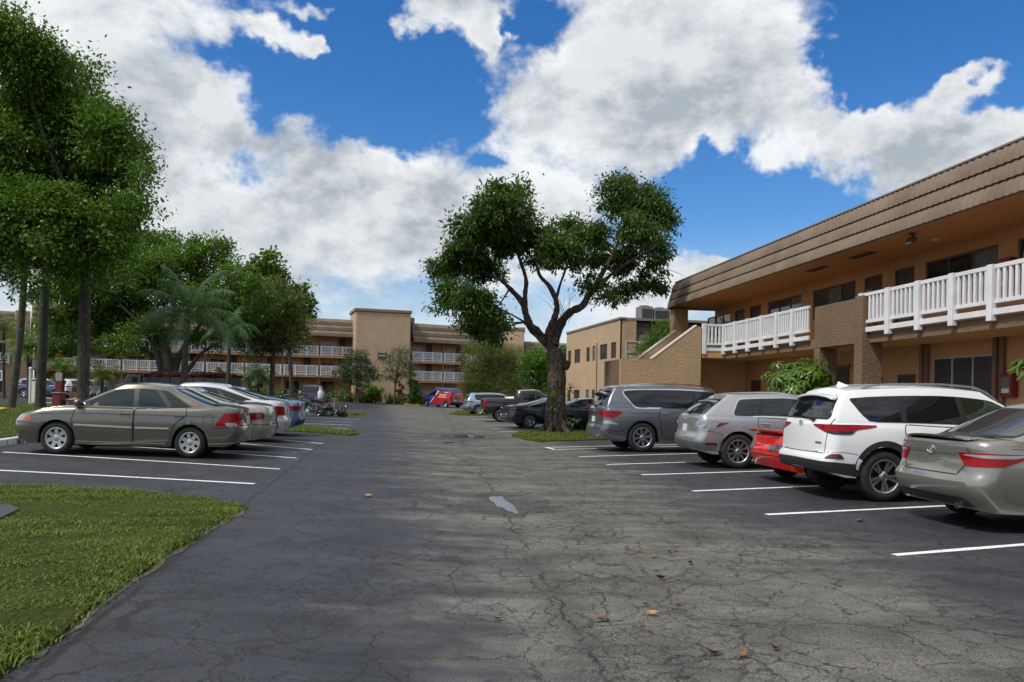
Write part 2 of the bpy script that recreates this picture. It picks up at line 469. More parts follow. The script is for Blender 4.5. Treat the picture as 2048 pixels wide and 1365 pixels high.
# ------------------------------------------------------------------ ground, markings, lawns
def asphalt_mat():
    m, b, p = pbr('asphalt')
    v = b.pos('Object')
    x, y, z = b.sep(v)
    d = b.m('SUBTRACT', x, b.m('MULTIPLY_ADD', y, -0.103, 0.96))
    flat = b.xyz(x, y, 0.0)
    big = b.noise(flat, 0.28, 5, 0.6)
    streak = b.noise(b.mapping(flat, (0.22, 1.5, 1), rot=(0, 0, -0.06)), 1.0, 6, 0.62)
    mid = b.noise(flat, 1.7, 6, 0.65)
    fine = b.noise(flat, 60.0, 3, 0.7)
    grain = b.vor(flat, 95.0)
    # the sealed coat has worn off along the middle of the drive
    half = b.m('MULTIPLY_ADD', y, 0.035, 2.0)
    off = b.m('ABSOLUTE', b.m('SUBTRACT', d, b.m('MULTIPLY_ADD', y, -0.035, 1.45)))
    e = b.m('SUBTRACT', half, off)
    e = b.m('ADD', e, b.m('MULTIPLY', b.m('SUBTRACT', streak, 0.5), 3.6))
    e = b.m('ADD', e, b.m('MULTIPLY', b.m('SUBTRACT', big, 0.5), 2.6))
    e = b.m('ADD', e, b.m('MULTIPLY', b.m('SUBTRACT', mid, 0.5), 1.2))
    worn = b.ramp(e, -0.5, 1.3)
    worn = b.m('MULTIPLY', worn, b.ramp(fine, 0.2, 0.6, 0.7, 1.0))
    sealed = b.mix(b.ramp(mid, 0.3, 0.7), (0.021, 0.0228, 0.0285), (0.041, 0.0435, 0.0525))
    stone = b.mix(b.ramp(b.m('ADD', b.m('MULTIPLY', mid, 0.5), b.m('MULTIPLY', streak, 0.5)), 0.35, 0.68), (0.072, 0.069, 0.062), (0.195, 0.185, 0.161))
    c = b.mix(worn, sealed, stone)
    # stains left by standing water and oil
    st = b.ramp(b.noise(b.mapping(flat, (1, 1, 1), loc=(31, 7, 0)), 0.42, 6, 0.65), 0.58, 0.74)
    c = b.mix(b.m('MULTIPLY', st, 0.42), c, (0.045, 0.041, 0.036))
    drip = b.m('MULTIPLY', b.ramp(b.m('ADD', b.vor(flat, 0.42), b.m('MULTIPLY', b.m('SUBTRACT', mid, 0.5), 0.16)), 0.04, 0.13, 1.0, 0.0), b.ramp(fine, 0.3, 0.6, 0.5, 1.0))
    c = b.mix(b.m('MULTIPLY', drip, 0.65), c, (0.016, 0.015, 0.015))
    rust = b.ramp(b.noise(b.mapping(flat, (1, 1, 1), loc=(3, 57, 0)), 0.7, 6, 0.7), 0.62, 0.78)
    c = b.mix(b.m('MULTIPLY', b.m('MULTIPLY', rust, worn), 0.4), c, (0.11, 0.085, 0.05))
    # dark wet track in the drain and the joints between two paving passes
    wob = b.m('MULTIPLY', b.m('SUBTRACT', b.noise(flat, 1.1, 5, 0.7), 0.5), 0.55)
    j1 = b.m('ABSOLUTE', b.m('ADD', d, wob))
    j1b = b.ramp(j1, 0.0, 0.33, 1.0, 0.0)
    c = b.mix(b.m('MULTIPLY', j1b, b.m('MULTIPLY', b.ramp(big, 0.45, 0.62), 0.5)), c, (0.035, 0.033, 0.032))
    d2 = b.m('ADD', d, b.m('MULTIPLY_ADD', y, 0.06, 2.66))
    j2 = b.m('ABSOLUTE', b.m('ADD', d2, b.m('MULTIPLY', wob, 0.5)))
    seam = b.m('MAXIMUM', b.m('MULTIPLY', b.ramp(j1, 0.006, 0.018, 1.0, 0.0), b.ramp(streak, 0.42, 0.56)), b.m('MULTIPLY', b.ramp(j2, 0.012, 0.04, 1.0, 0.0), b.ramp(streak, 0.3, 0.45)))
    for (wx, wy, wr) in [tuple(G(1008, 1012)[:2]) + (0.9,), tuple(G(925, 874)[:2]) + (2.2,)]:
        dv = b.vm('MULTIPLY', b.vm('SUBTRACT', flat, (wx, wy, 0)), (1.0, 0.75, 0))
        dd = b.m('ADD', b.vm('LENGTH', dv), b.m('MULTIPLY', b.m('SUBTRACT', mid, 0.5), 1.1))
        c = b.mix(b.ramp(dd, wr * .45, wr, 0.72, 0.0), c, (0.040, 0.038, 0.035))
    # cracks
    wet = None
    for (wx, wy, wr) in [tuple(G(1008, 1012)[:2]) + (0.55,), tuple(G(925, 874)[:2]) + (1.6,)]:
        dv = b.vm('MULTIPLY', b.vm('SUBTRACT', flat, (wx, wy, 0)), (1.0, 0.75, 0))
        q = b.ramp(b.m('ADD', b.vm('LENGTH', dv), b.m('MULTIPLY', b.m('SUBTRACT', mid, 0.5), 0.9)), wr * .4, wr, 1.0, 0.0)
        wet = q if wet is None else b.m('MAXIMUM', wet, q)
    wv = b.vm('SCALE', b.vm('SUBTRACT', b.noise(flat, 3.1, 7, 0.72, out=1), (0.5, 0.5, 0.5)), scale=0.42)
    cv = b.vm('ADD', flat, wv)
    cv = b.vm('MULTIPLY', cv, (1, 1, 0))
    k1 = b.vor(cv, 1.35, 'DISTANCE_TO_EDGE')
    k2 = b.vor(b.vm('ADD', cv, (5.3, 2.1, 0)), 3.1, 'DISTANCE_TO_EDGE')
    k3 = b.vor(b.vm('ADD', cv, (1.3, 8.1, 0)), 6.5, 'DISTANCE_TO_EDGE')
    c1 = b.m('MULTIPLY', b.ramp(k1, 0.002, 0.011, 1.0, 0.0), b.ramp(b.noise(flat, 0.9, 3), 0.36, 0.5))
    c2 = b.m('MULTIPLY', b.ramp(k2, 0.003, 0.016, 1.0, 0.0), b.ramp(b.noise(b.mapping(flat, loc=(9, 4, 0)), 0.55, 4), 0.38, 0.5))
    c3 = b.m('MULTIPLY', b.ramp(k3, 0.005, 0.024, 1.0, 0.0), b.ramp(b.noise(b.mapping(flat, loc=(2, 14, 0)), 0.8, 4), 0.49, 0.6))
    crack = b.m('MAXIMUM', b.m('MAXIMUM', c1, c2), b.m('MAXIMUM', c3, seam))
    # grit: pale stones where the binder is gone
    g = b.ramp(grain, 0.1, 0.75, 1.5, 0.5, False)
    sp = b.ramp(b.noise(flat, 70.0, 3, 0.85), 0.32, 0.70, 0.50, 1.62, False)
    gg = b.m('MULTIPLY', g, sp)
    gg = b.m('ADD', b.m('MULTIPLY', b.m('SUBTRACT', gg, 1.0), b.m('MULTIPLY_ADD', worn, 0.75, 0.25)), 1.0)
    c = b.mix(1.0, c, b.xyz(gg, gg, gg), 'MULTIPLY')
    pebble = b.m('MULTIPLY', b.ramp(b.noise(flat, 75.0, 1), 0.70, 0.76), b.ramp(b.noise(flat, 0.8, 3), 0.42, 0.6))
    c = b.mix(b.m('MULTIPLY', pebble, 0.6), c, (0.42, 0.40, 0.34))
    c = b.mix(b.m('MULTIPLY', crack, 0.92), c, (0.012, 0.011, 0.011))
    b.L.new(c, p.inputs['Base Color'])
    damp = b.ramp(b.noise(b.mapping(flat, loc=(13, 3, 0)), 0.35, 5, 0.6), 0.4, 0.7)
    rg = b.m('SUBTRACT', b.m('MULTIPLY_ADD', worn, 0.16, 0.66), b.m('MULTIPLY', damp, 0.14))
    rg = b.m('SUBTRACT', rg, b.m('MULTIPLY', wet, 0.44))
    b.L.new(rg, p.inputs['Roughness'])
    p.inputs['Specular IOR Level'].default_value = 0.42
    h = b.m('ADD', b.m('MULTIPLY', grain, -0.5), b.m('MULTIPLY', crack, -1.6))
    h = b.m('ADD', h, b.m('MULTIPLY', mid, 0.5))
    b.L.new(b.bump(h, 0.6, 0.012), p.inputs['Normal'])
    return m

def grid_axis(a, b, step, far):
    core = list(np.arange(a, b + step / 2, step))
    lo = [a - far * t for t in (1.0, 0.4, 0.15, 0.05, 0.015)]
    hi = [b + far * t for t in (0.015, 0.05, 0.15, 0.4, 1.0)]
    return np.array(lo + core + hi)
def build_ground():
    xs, ys = grid_axis(-60, 60, 0.5, 1500), grid_axis(-12, 112, 0.5, 1500)
    X, Y = np.meshgrid(xs, ys)
    Z = hollow(X, np.maximum(Y, -12))
    v = np.stack([X.ravel(), Y.ravel(), Z.ravel()], 1)
    nx, ny = len(xs), len(ys)
    i = np.arange(nx * ny).reshape(ny, nx)
    f = np.stack([i[:-1, :-1], i[:-1, 1:], i[1:, 1:], i[1:, :-1]], -1).reshape(-1)
    o = link('asphalt_ground', np_mesh('asphalt_ground', v, f, 4, smooth=True), asphalt_mat())
    struct(o)
build_ground()

def inside(poly, x, y):
    """points (arrays) inside a polygon"""
    r = np.zeros(x.shape, bool)
    n = len(poly)
    for i in range(n):
        x1, y1 = poly[i]; x2, y2 = poly[(i + 1) % n]
        cond = ((y1 > y) != (y2 > y)) & (x < (x2 - x1) * (y - y1) / (y2 - y1 + 1e-12) + x1)
        r ^= cond
    return r
def subdivide(poly, step):
    out = []
    n = len(poly)
    for i in range(n):
        a, b = Vector(poly[i]), Vector(poly[(i + 1) % n])
        k = max(1, int((b - a).length / step))
        for j in range(k): out.append(a.lerp(b, j / k))
    return out
def rough_edge(poly, step, amp):
    pts = subdivide(poly, step)
    return [Vector((p.x + random.uniform(-amp, amp), p.y + random.uniform(-amp, amp))) for p in pts]
def sheet(name, poly, mat, lift, step=0.6, amp=0.0, bumpz=0.0, grid=True):
    """a thin sheet that follows the ground inside a polygon"""
    pts = rough_edge(poly, step, amp) if amp else subdivide(poly, step)
    nb = len(pts)
    allp = list(pts)
    if grid:
        xs = [p.x for p in pts]; ys = [p.y for p in pts]
        gx, gy = np.meshgrid(np.arange(min(xs), max(xs), step), np.arange(min(ys), max(ys), step))
        gx = gx.ravel() + rng.uniform(-.2, .2, gx.size) * step; gy = gy.ravel() + rng.uniform(-.2, .2, gy.size) * step
        k = inside([(p.x, p.y) for p in pts], gx, gy)
        allp += [Vector((a, c)) for a, c in zip(gx[k], gy[k])]
    vs, _, fs, _, _, _ = delaunay_2d_cdt(allp, [], [list(range(nb))], 1, 1e-4)
    mb = MB()
    v3 = [(p.x, p.y, H(p.x, p.y) + lift + (random.uniform(0, bumpz) if i >= nb else 0)) for i, p in enumerate(vs)]
    mb.add(v3, [tuple(f) for f in fs])
    if lift > 0.015:      # a low edge down to the paving
        base = [(p.x, p.y, H(p.x, p.y) - 0.02) for p in pts]
        top = [(p.x, p.y, H(p.x, p.y) + lift) for p in pts]
        n = len(pts)
        mb.add(top + base, [(i, (i + 1) % n, n + (i + 1) % n, n + i) for i in range(n)])
    me = mb.mesh(name, 40)
    return link(name, me, mat)

def lawn_mat():
    m, b, p = pbr('lawn')
    v = b.pos()
    n = b.noise(v, 1.3, 6, 0.65); f = b.noise(v, 26.0, 5, 0.75)
    c = b.mix(b.ramp(n, 0.3, 0.7), (0.045, 0.070, 0.010), (0.10, 0.115, 0.025))
    c = b.mix(b.ramp(f, 0.4, 0.75), c, (0.022, 0.035, 0.008))
    b.L.new(c, p.inputs['Base Color'])
    p.inputs['Roughness'].default_value = 0.95; p.inputs['Specular IOR Level'].default_value = 0.1
    b.L.new(b.bump(f, 1.0, 0.05), p.inputs['Normal'])
    return m
LAWN = lawn_mat()
GRASS = leafmat('grass_blades', (0.036, 0.078, 0.005), (0.165, 0.230, 0.018), (0.30, 0.23, 0.085), 0.3, 0.5)

def blades(name, poly, count, h, w, holes=(), lift=0.03, near=None):
    """one mesh of bent blades spread over a polygon"""
    xs = [p[0] for p in poly]; ys = [p[1] for p in poly]
    X = rng.uniform(min(xs), max(xs), count * 3); Y = rng.uniform(min(ys), max(ys), count * 3)
    k = inside(poly, X + rng.normal(0, .05, X.size), Y + rng.normal(0, .05, X.size))
    for hp in holes: k &= ~inside(hp, X, Y)
    X, Y = X[k][:count], Y[k][:count]
    n = len(X)
    Z = hollow(X, Y) + lift - 0.01
    patch = (np.sin(X * 1.9 + 1.3 * np.sin(Y * 1.1)) + np.sin(Y * 2.7 + X) + np.sin(X * 7.3 + 2 * np.sin(Y * 5.1)) * .7 + np.sin(Y * 9.7 - X * 4.1) * .7) * 0.42
    hh = h * rng.uniform(0.35, 1.2, n) * (1 + 0.42 * patch)
    ang = rng.uniform(0, 2 * np.pi, n); lean = rng.uniform(0.4, 1.9, n) * hh
    wx, wy = np.cos(ang + np.pi / 2) * w / 2, np.sin(ang + np.pi / 2) * w / 2
    lx, ly = np.cos(ang), np.sin(ang)
    def P(fx, s, up): return np.stack([X + lx * lean * fx + wx * s, Y + ly * lean * fx + wy * s, Z + up * hh], 1)
    V = np.stack([P(0, -1, 0), P(0, 1, 0), P(.35, .8, .62), P(.35, -.8, .62), P(1.0, .05, .95), P(1.0, -.05, .95)], 1).reshape(-1, 3)
    i = np.arange(n) * 6
    F = np.stack([np.stack([i, i + 1, i + 2, i + 3], 1), np.stack([i + 3, i + 2, i + 4, i + 5], 1)], 1).reshape(-1)
    t = np.clip(0.45 + 0.20 * patch + rng.normal(0, 0.26, n), 0, 0.88)
    dry = rng.uniform(0, 1, n) < (0.07 + 0.13 * (patch < -0.45))
    t[dry] = 1.0
    me = np_mesh(name, V, F, 4, np.repeat(t, 2))
    o = link(name, me, GRASS)
    o['kind'] = 'stuff'
    return o
def gp(*pts): return [tuple(G(*q)[:2]) for q in pts]

PATH_PATCH = gp((-80, 1018), (20, 1020), (38, 1028), (0, 1047), (-80, 1062))
near_lawn = gp((-400, 958), (0, 975), (130, 978), (250, 984), (350, 994), (430, 1004), (487, 1018), (470, 1030), (420, 1060), (330, 1115), (260, 1165), (180, 1225), (100, 1285), (40, 1330), (-60, 1400), (-500, 1560), (-900, 1300))
left_lawn = [tuple(G(*q)[:2]) for q in ((-500, 1010), (0, 893), (76, 868))]
left_lawn = left_lawn + [(-12.6, 24), (-13.6, 31), (-17.5, 37), (-24, 43), (-60, 48), (-60, 20)]
tree_island = gp((1022, 873), (1040, 866), (1087, 861), (1150, 857), (1230, 855), (1330, 853), (1360, 862), (1300, 872), (1215, 880), (1134, 882.5), (1080, 884.5), (1052, 881))
thin_island = gp((400, 847), (500, 850), (606, 853.5), (660, 858), (716, 866), (718, 869), (700, 872), (606, 865), (500, 860), (400, 856))
far_island = gp((640, 819), (680, 821), (700, 824), (735, 829), (728, 831), (690, 831), (640, 829))
far_right_island = gp((897, 829), (915, 823), (960, 822), (1000, 826), (985, 832), (920, 831.5))
def build_lawns():
    sets = [('lawn', near_lawn, 0.4, 0.05), ('lawn', left_lawn, 1.0, 0.05), ('lawn', tree_island, 0.5, 0.03), ('lawn', thin_island, 0.5, 0.02),
            ('lawn', far_island, 0.7, 0.02), ('lawn', far_right_island, 0.7, 0.02)]
    for n, p, st, a in sets:
        struct(sheet(n, p, LAWN, 0.03, st, a, 0.02))
    struct(sheet('path', PATH_PATCH, plain('path_tar', (0.05, 0.05, 0.055), 0.8, var=0.25, bump=0.4), 0.055, 0.3))
    blades('grass', near_lawn, 120000, 0.035, 0.0105, holes=[PATH_PATCH])
    blades('grass', left_lawn, 60000, 0.09, 0.018)
    blades('grass', tree_island, 26000, 0.075, 0.014)
    blades('grass', thin_island, 12000, 0.075, 0.016)
    blades('grass', far_island, 5000, 0.09, 0.03)
    blades('grass', far_right_island, 5000, 0.09, 0.03)
    # pale crumbling edge of the near lawn
    edge = [G(*q) for q in ((487, 1018), (470, 1030), (420, 1060), (330, 1115), (260, 1165), (180, 1225), (100, 1285), (40, 1330))]
    pts = []
    for a, c in zip(edge, edge[1:]):
        k = max(2, int((c - a).length / 0.08))
        for j in range(k): pts.append(a.lerp(c, j / k))
    vs, fs = [], []
    for i, p in enumerate(pts):
        w = 0.012 + 0.05 * abs(math.sin(i * 0.37) * math.sin(i * 0.11 + 1)) + random.uniform(0, 0.02)
        t = (pts[min(i + 1, len(pts) - 1)] - pts[max(i - 1, 0)]).normalized()
        s = Vector((-t.y, t.x, 0))
        if s.x < 0: s = -s
        q = p + s * w
        vs += [(p.x - s.x * .04, p.y - s.y * .04, H(p.x, p.y) + 0.006), (q.x, q.y, H(q.x, q.y) + 0.004)]
        if i: fs.append((2 * i - 2, 2 * i - 1, 2 * i + 1, 2 * i))
    struct(obj('kerb_strip', MB().add(vs, fs), plain('sandy_edge', (0.115, 0.10, 0.075), 0.95, var=0.6, scale=14, bump=0.8)))
build_lawns()

def paint_mat():
    m, b, p = pbr('road_paint')
    v = b.pos()
    n = b.noise(v, 14.0, 6, 0.75); big = b.noise(v, 1.2, 3)
    f = b.m('MULTIPLY', b.ramp(n, 0.54, 0.64), b.ramp(big, 0.3, 0.6, 0.25, 1.0))
    c = b.mix(f, (0.78, 0.78, 0.77), (0.12, 0.12, 0.125))
    b.L.new(c, p.inputs['Base Color']); p.inputs['Roughness'].default_value = 0.7
    return m
PAINT = paint_mat()
def paint_line(a, c, w=0.1):
    pa, pc = G(*a), G(*c)
    t = (pc - pa); L = t.length; t.normalize()
    s = Vector((-t.y, t.x, 0)).normalized() * w / 2
    k = max(2, int(L / 0.5))
    vs, fs = [], []
    for i in range(k + 1):
        q = pa.lerp(pc, i / k)
        jw = 1 + random.uniform(-0.12, 0.12)
        for e in (-1, 1):
            r = q + s * e * jw
            vs.append((r.x, r.y, H(r.x, r.y) + 0.0045))
        if i: fs.append((2 * i - 2, 2 * i, 2 * i + 1, 2 * i - 1))
    struct(obj('parking_line', MB().add(vs, fs), PAINT))
LINES = [((1093, 895.5), (1430, 888)), ((1111, 900), (1450, 891)), ((1157, 914), (1520, 904)), ((1213, 930), (1580, 918.5)), ((1283, 950.5), (1680, 938)), ((1385, 983), (1790, 966.5)),
         ((1533, 1030), (2040, 1005)), ((1788, 1111), (2260, 1073)), ((1092, 895.5), (1112, 900.3)),
         ((969, 851), (1045, 850.4)), ((983, 857.5), (1110, 856)), ((997, 864.5), (1070, 862.5)), ((939, 840), (1010, 840.6)),
         ((6, 905), (560, 939)), ((-200, 932), (509, 968.5)), ((120, 885), (593, 917)), ((300, 873), (624, 900)), ((340, 862), (646, 888)),
         ((590, 835), (718, 840)), ((590, 841), (709, 845)), ((590, 847), (703, 851)), ((590, 852), (694, 858))]
for a, c in LINES:
    far = (a[1] + c[1]) / 2 < 870
    paint_line(a, c, 0.10 if not far else 0.12)

def chaikin(pl, n=2):
    P = [Vector(q[:2]) for q in pl]
    for _ in range(n):
        P = [v for i in range(len(P)) for v in (P[i].lerp(P[(i + 1) % len(P)], .25), P[i].lerp(P[(i + 1) % len(P)], .75))]
    return P
def puddle(pts, label):
    mb_mat = MATS.get('puddle_water')
    if mb_mat is None:
        m, b, p = pbr('puddle_water')
        b.L.new(b.mix(b.noise(b.pos(), 3.0, 3), (0.010, 0.011, 0.012), (0.02, 0.02, 0.02)), p.inputs['Base Color'])
        p.inputs['Roughness'].default_value = 0.08; p.inputs['IOR'].default_value = 1.33
        p.inputs['Specular IOR Level'].default_value = 0.3
        MATS['puddle_water'] = mb_mat = m
    pl = gp(*pts)
    zmin = max(H(*q) for q in pl) + 0.004
    o = sheet('water', [tuple(q) for q in chaikin(pl)], mb_mat, 0.006, 0.12 if len(pl) > 6 else 0.4, 0.0)
    return struct(o)
puddle([(976, 996), (986, 993), (994, 995), (1003, 992), (1008, 998), (1014, 1004), (1027, 1011), (1031, 1019), (1038, 1027), (1033, 1031), (1024, 1025), (1014, 1024), (1006, 1016), (993, 1015), (990, 1007), (981, 1003)], '')
puddle([(872, 872), (900, 870), (940, 870), (978, 874), (958, 878), (925, 876.5), (900, 878)], '')
puddle([(884, 884), (912, 884), (910, 887), (888, 887)], '')

# ------------------------------------------------------------------ fallen leaves
def leaf_blade(L, W, curl):
    mb = MB()
    prof = [(0, 0.05), (0.18, 0.6), (0.42, 1.0), (0.7, 0.7), (0.9, 0.28), (1.0, 0.02)]
    vs, fs = [], []
    for i, (t, w) in enumerate(prof):
        z = curl * (t - 0.5) ** 2 * 4 * L * 0.3
        for s in (-1, 0, 1):
            vs.append((t * L - L / 2, s * w * W / 2, 0.012 + z + abs(s) * w * curl * W * 0.35))
        if i:
            o = 3 * i
            fs += [(o - 3, o - 2, o + 1, o), (o - 2, o - 1, o + 2, o + 1)]
    mb.add(vs, fs)
    mb.tube([(-L / 2, 0, 0.012 + curl * L * 0.3), (-L / 2 - L * 0.3, 0.01, 0.01)], 0.002, 4)
    return mb
def fallen(px, py, L, col, label, group='dry leaves lying on the asphalt'):
    p = G(px, py)
    nm = 'fallen_leaf_%s' % ''.join('%02d' % int(c * 99) for c in col)
    o = obj('fallen_leaf', leaf_blade(L, L * 0.62, random.uniform(0.5, 1.1)), plain(nm, col, 0.7, var=0.3, scale=30), None, 50)
    o.location = (p.x, p.y, p.z); o.rotation_euler = (random.uniform(-.25, .25), random.uniform(-.25, .1), random.uniform(0, 6.28))
    tag(o, label, 'leaf', group)
fallen(1322, 1160, 0.10, (0.12, 0.02, 0.012), 'dark red curled leaf standing on the worn asphalt')
fallen(1306, 1232, 0.095, (0.34, 0.20, 0.09), 'big pale orange curled leaf on the worn asphalt')
fallen(736, 995, 0.13, (0.34, 0.20, 0.09), 'tan leaf alone on the dark sealed asphalt')
fallen(1722, 1044, 0.13, (0.24, 0.10, 0.04), 'orange brown leaf under the tail of the gold sedan')
for q in ((1345, 1048), (1394, 1078), (1340, 1107), (1353, 1104), (1307, 1116), (1218, 1132), (995, 1242), (1207, 1243), (1177, 1255), (1282, 1253), (1356, 1212), (1290, 1213), (1458, 1041), (1400, 1090), (1252, 1098), (1330, 1082), (1427, 1312), (1550, 1302), (1484, 1314), (1380, 1130)):
    fallen(q[0], q[1], random.uniform(0.045, 0.09), random.choice([(0.13, 0.055, 0.025), (0.18, 0.09, 0.04), (0.09, 0.04, 0.02)]), 'small brown leaf lying on the worn asphalt')

# ------------------------------------------------------------------ wheel stops
def wheel_stop(a, c, label, letters=False):
    pa, pc = G(*a), G(*c)
    L = (pc - pa).length; mid = (pa + pc) / 2
    rz = math.atan2(pc.y - pa.y, pc.x - pa.x)
    t = thing('wheel_stop', label, 'wheel stop', (mid.x, mid.y, H(mid.x, mid.y)), rz, 'concrete wheel stops')
    mb = MB()
    mb.prism([(-0.09, -0.05), (0.09, -0.05), (0.065, 0.12), (0.045, 0.135), (-0.045, 0.135), (-0.065, 0.12)], 'x', -L / 2, L / 2)
    obj('block', mb, plain('white_concrete', (0.66, 0.66, 0.64), 0.85, var=0.25, scale=5, bump=0.5), t, bevel=0.01)
    return t, L
t, L = wheel_stop((-20, 896), (72, 880), 'white concrete wheel stop with dark stencilled lettering before the tan sedan', True)
mb = MB()
for x0, kind in ((-0.62, 0), (-0.08, 1), (0.02, 1), (0.12, 0), (0.22, 1), (0.42, 0), (0.52, 1)):
    y = -0.081
    for dx in ((0, 0.045) if kind else (0.015,)):
        mb.add([(x0 + dx - .014, y - .008, .0), (x0 + dx + .014, y - .008, .0), (x0 + dx + .014, y + .006, .105), (x0 + dx - .014, y + .006, .105)], [(0, 1, 2, 3)])
    if kind: mb.add([(x0 - .014, y - .001, .05), (x0 + .06, y - .001, .05), (x0 + .06, y + .0015, .072), (x0 - .014, y + .0015, .072)], [(0, 1, 2, 3)])
obj('lettering', mb, plain('stencil_paint', (0.03, 0.035, 0.06), 0.8, var=0.3, scale=20), t)

# ------------------------------------------------------------------ vehicles
def pchip(pts):
    xs = np.array([p[0] for p in pts], float); ys = np.array([p[1] for p in pts], float)
    h = np.diff(xs); dl = np.diff(ys) / h
    m = np.zeros(len(xs))
    if len(xs) > 2:
        for i in range(1, len(xs) - 1):
            if dl[i - 1] * dl[i] > 0:
                w1, w2 = 2 * h[i] + h[i - 1], h[i] + 2 * h[i - 1]
                m[i] = (w1 + w2) / (w1 / dl[i - 1] + w2 / dl[i])
        m[0], m[-1] = dl[0], dl[-1]
    else: m[:] = dl[0]
    def f(x):
        x = np.clip(np.asarray(x, float), xs[0], xs[-1])
        i = np.clip(np.searchsorted(xs, x) - 1, 0, len(h) - 1)
        t = (x - xs[i]) / h[i]
        return ((1 + 2 * t) * (1 - t) ** 2 * ys[i] + t * (1 - t) ** 2 * h[i] * m[i] + t * t * (3 - 2 * t) * ys[i + 1] + t * t * (t - 1) * h[i] * m[i + 1])
    return f
def lin(pts):
    xs = [p[0] for p in pts]; ys = [p[1] for p in pts]
    return lambda x: np.interp(x, xs, ys)
def rounded(poly, r=0.04, k=5):
    out = []
    n = len(poly)
    for i in range(n):
        p, a, c = Vector(poly[i][:2]), Vector(poly[i - 1][:2]), Vector(poly[(i + 1) % n][:2])
        rr = poly[i][2] if len(poly[i]) > 2 else r
        da, dc = a - p, c - p
        t = min(rr, da.length * 0.48, dc.length * 0.48)
        if t < 1e-4: out.append(p); continue
        q0, q1 = p + da.normalized() * t, p + dc.normalized() * t
        for j in range(k + 1):
            s = j / k
            out.append(q0 * (1 - s) ** 2 + p * 2 * s * (1 - s) + q1 * s * s)
    return out
def inset(poly, d):
    """move an outline inwards by d (counter-clockwise or clockwise)"""
    n = len(poly); P = [Vector(q[:2]) for q in poly]
    area = sum(P[i].x * P[(i + 1) % n].y - P[(i + 1) % n].x * P[i].y for i in range(n))
    sg = 1 if area > 0 else -1
    out = []
    for i in range(n):
        e1 = (P[i] - P[i - 1]); e2 = (P[(i + 1) % n] - P[i])
        if e1.length < 1e-6: e1 = e2
        if e2.length < 1e-6: e2 = e1
        n1 = Vector((-e1.y, e1.x)).normalized() * sg; n2 = Vector((-e2.y, e2.x)).normalized() * sg
        b = n1 + n2
        if b.length < 1e-3: b = n1
        b.normalize()
        out.append(P[i] + b * (d / max(0.45, b.dot(n1))))
    return out

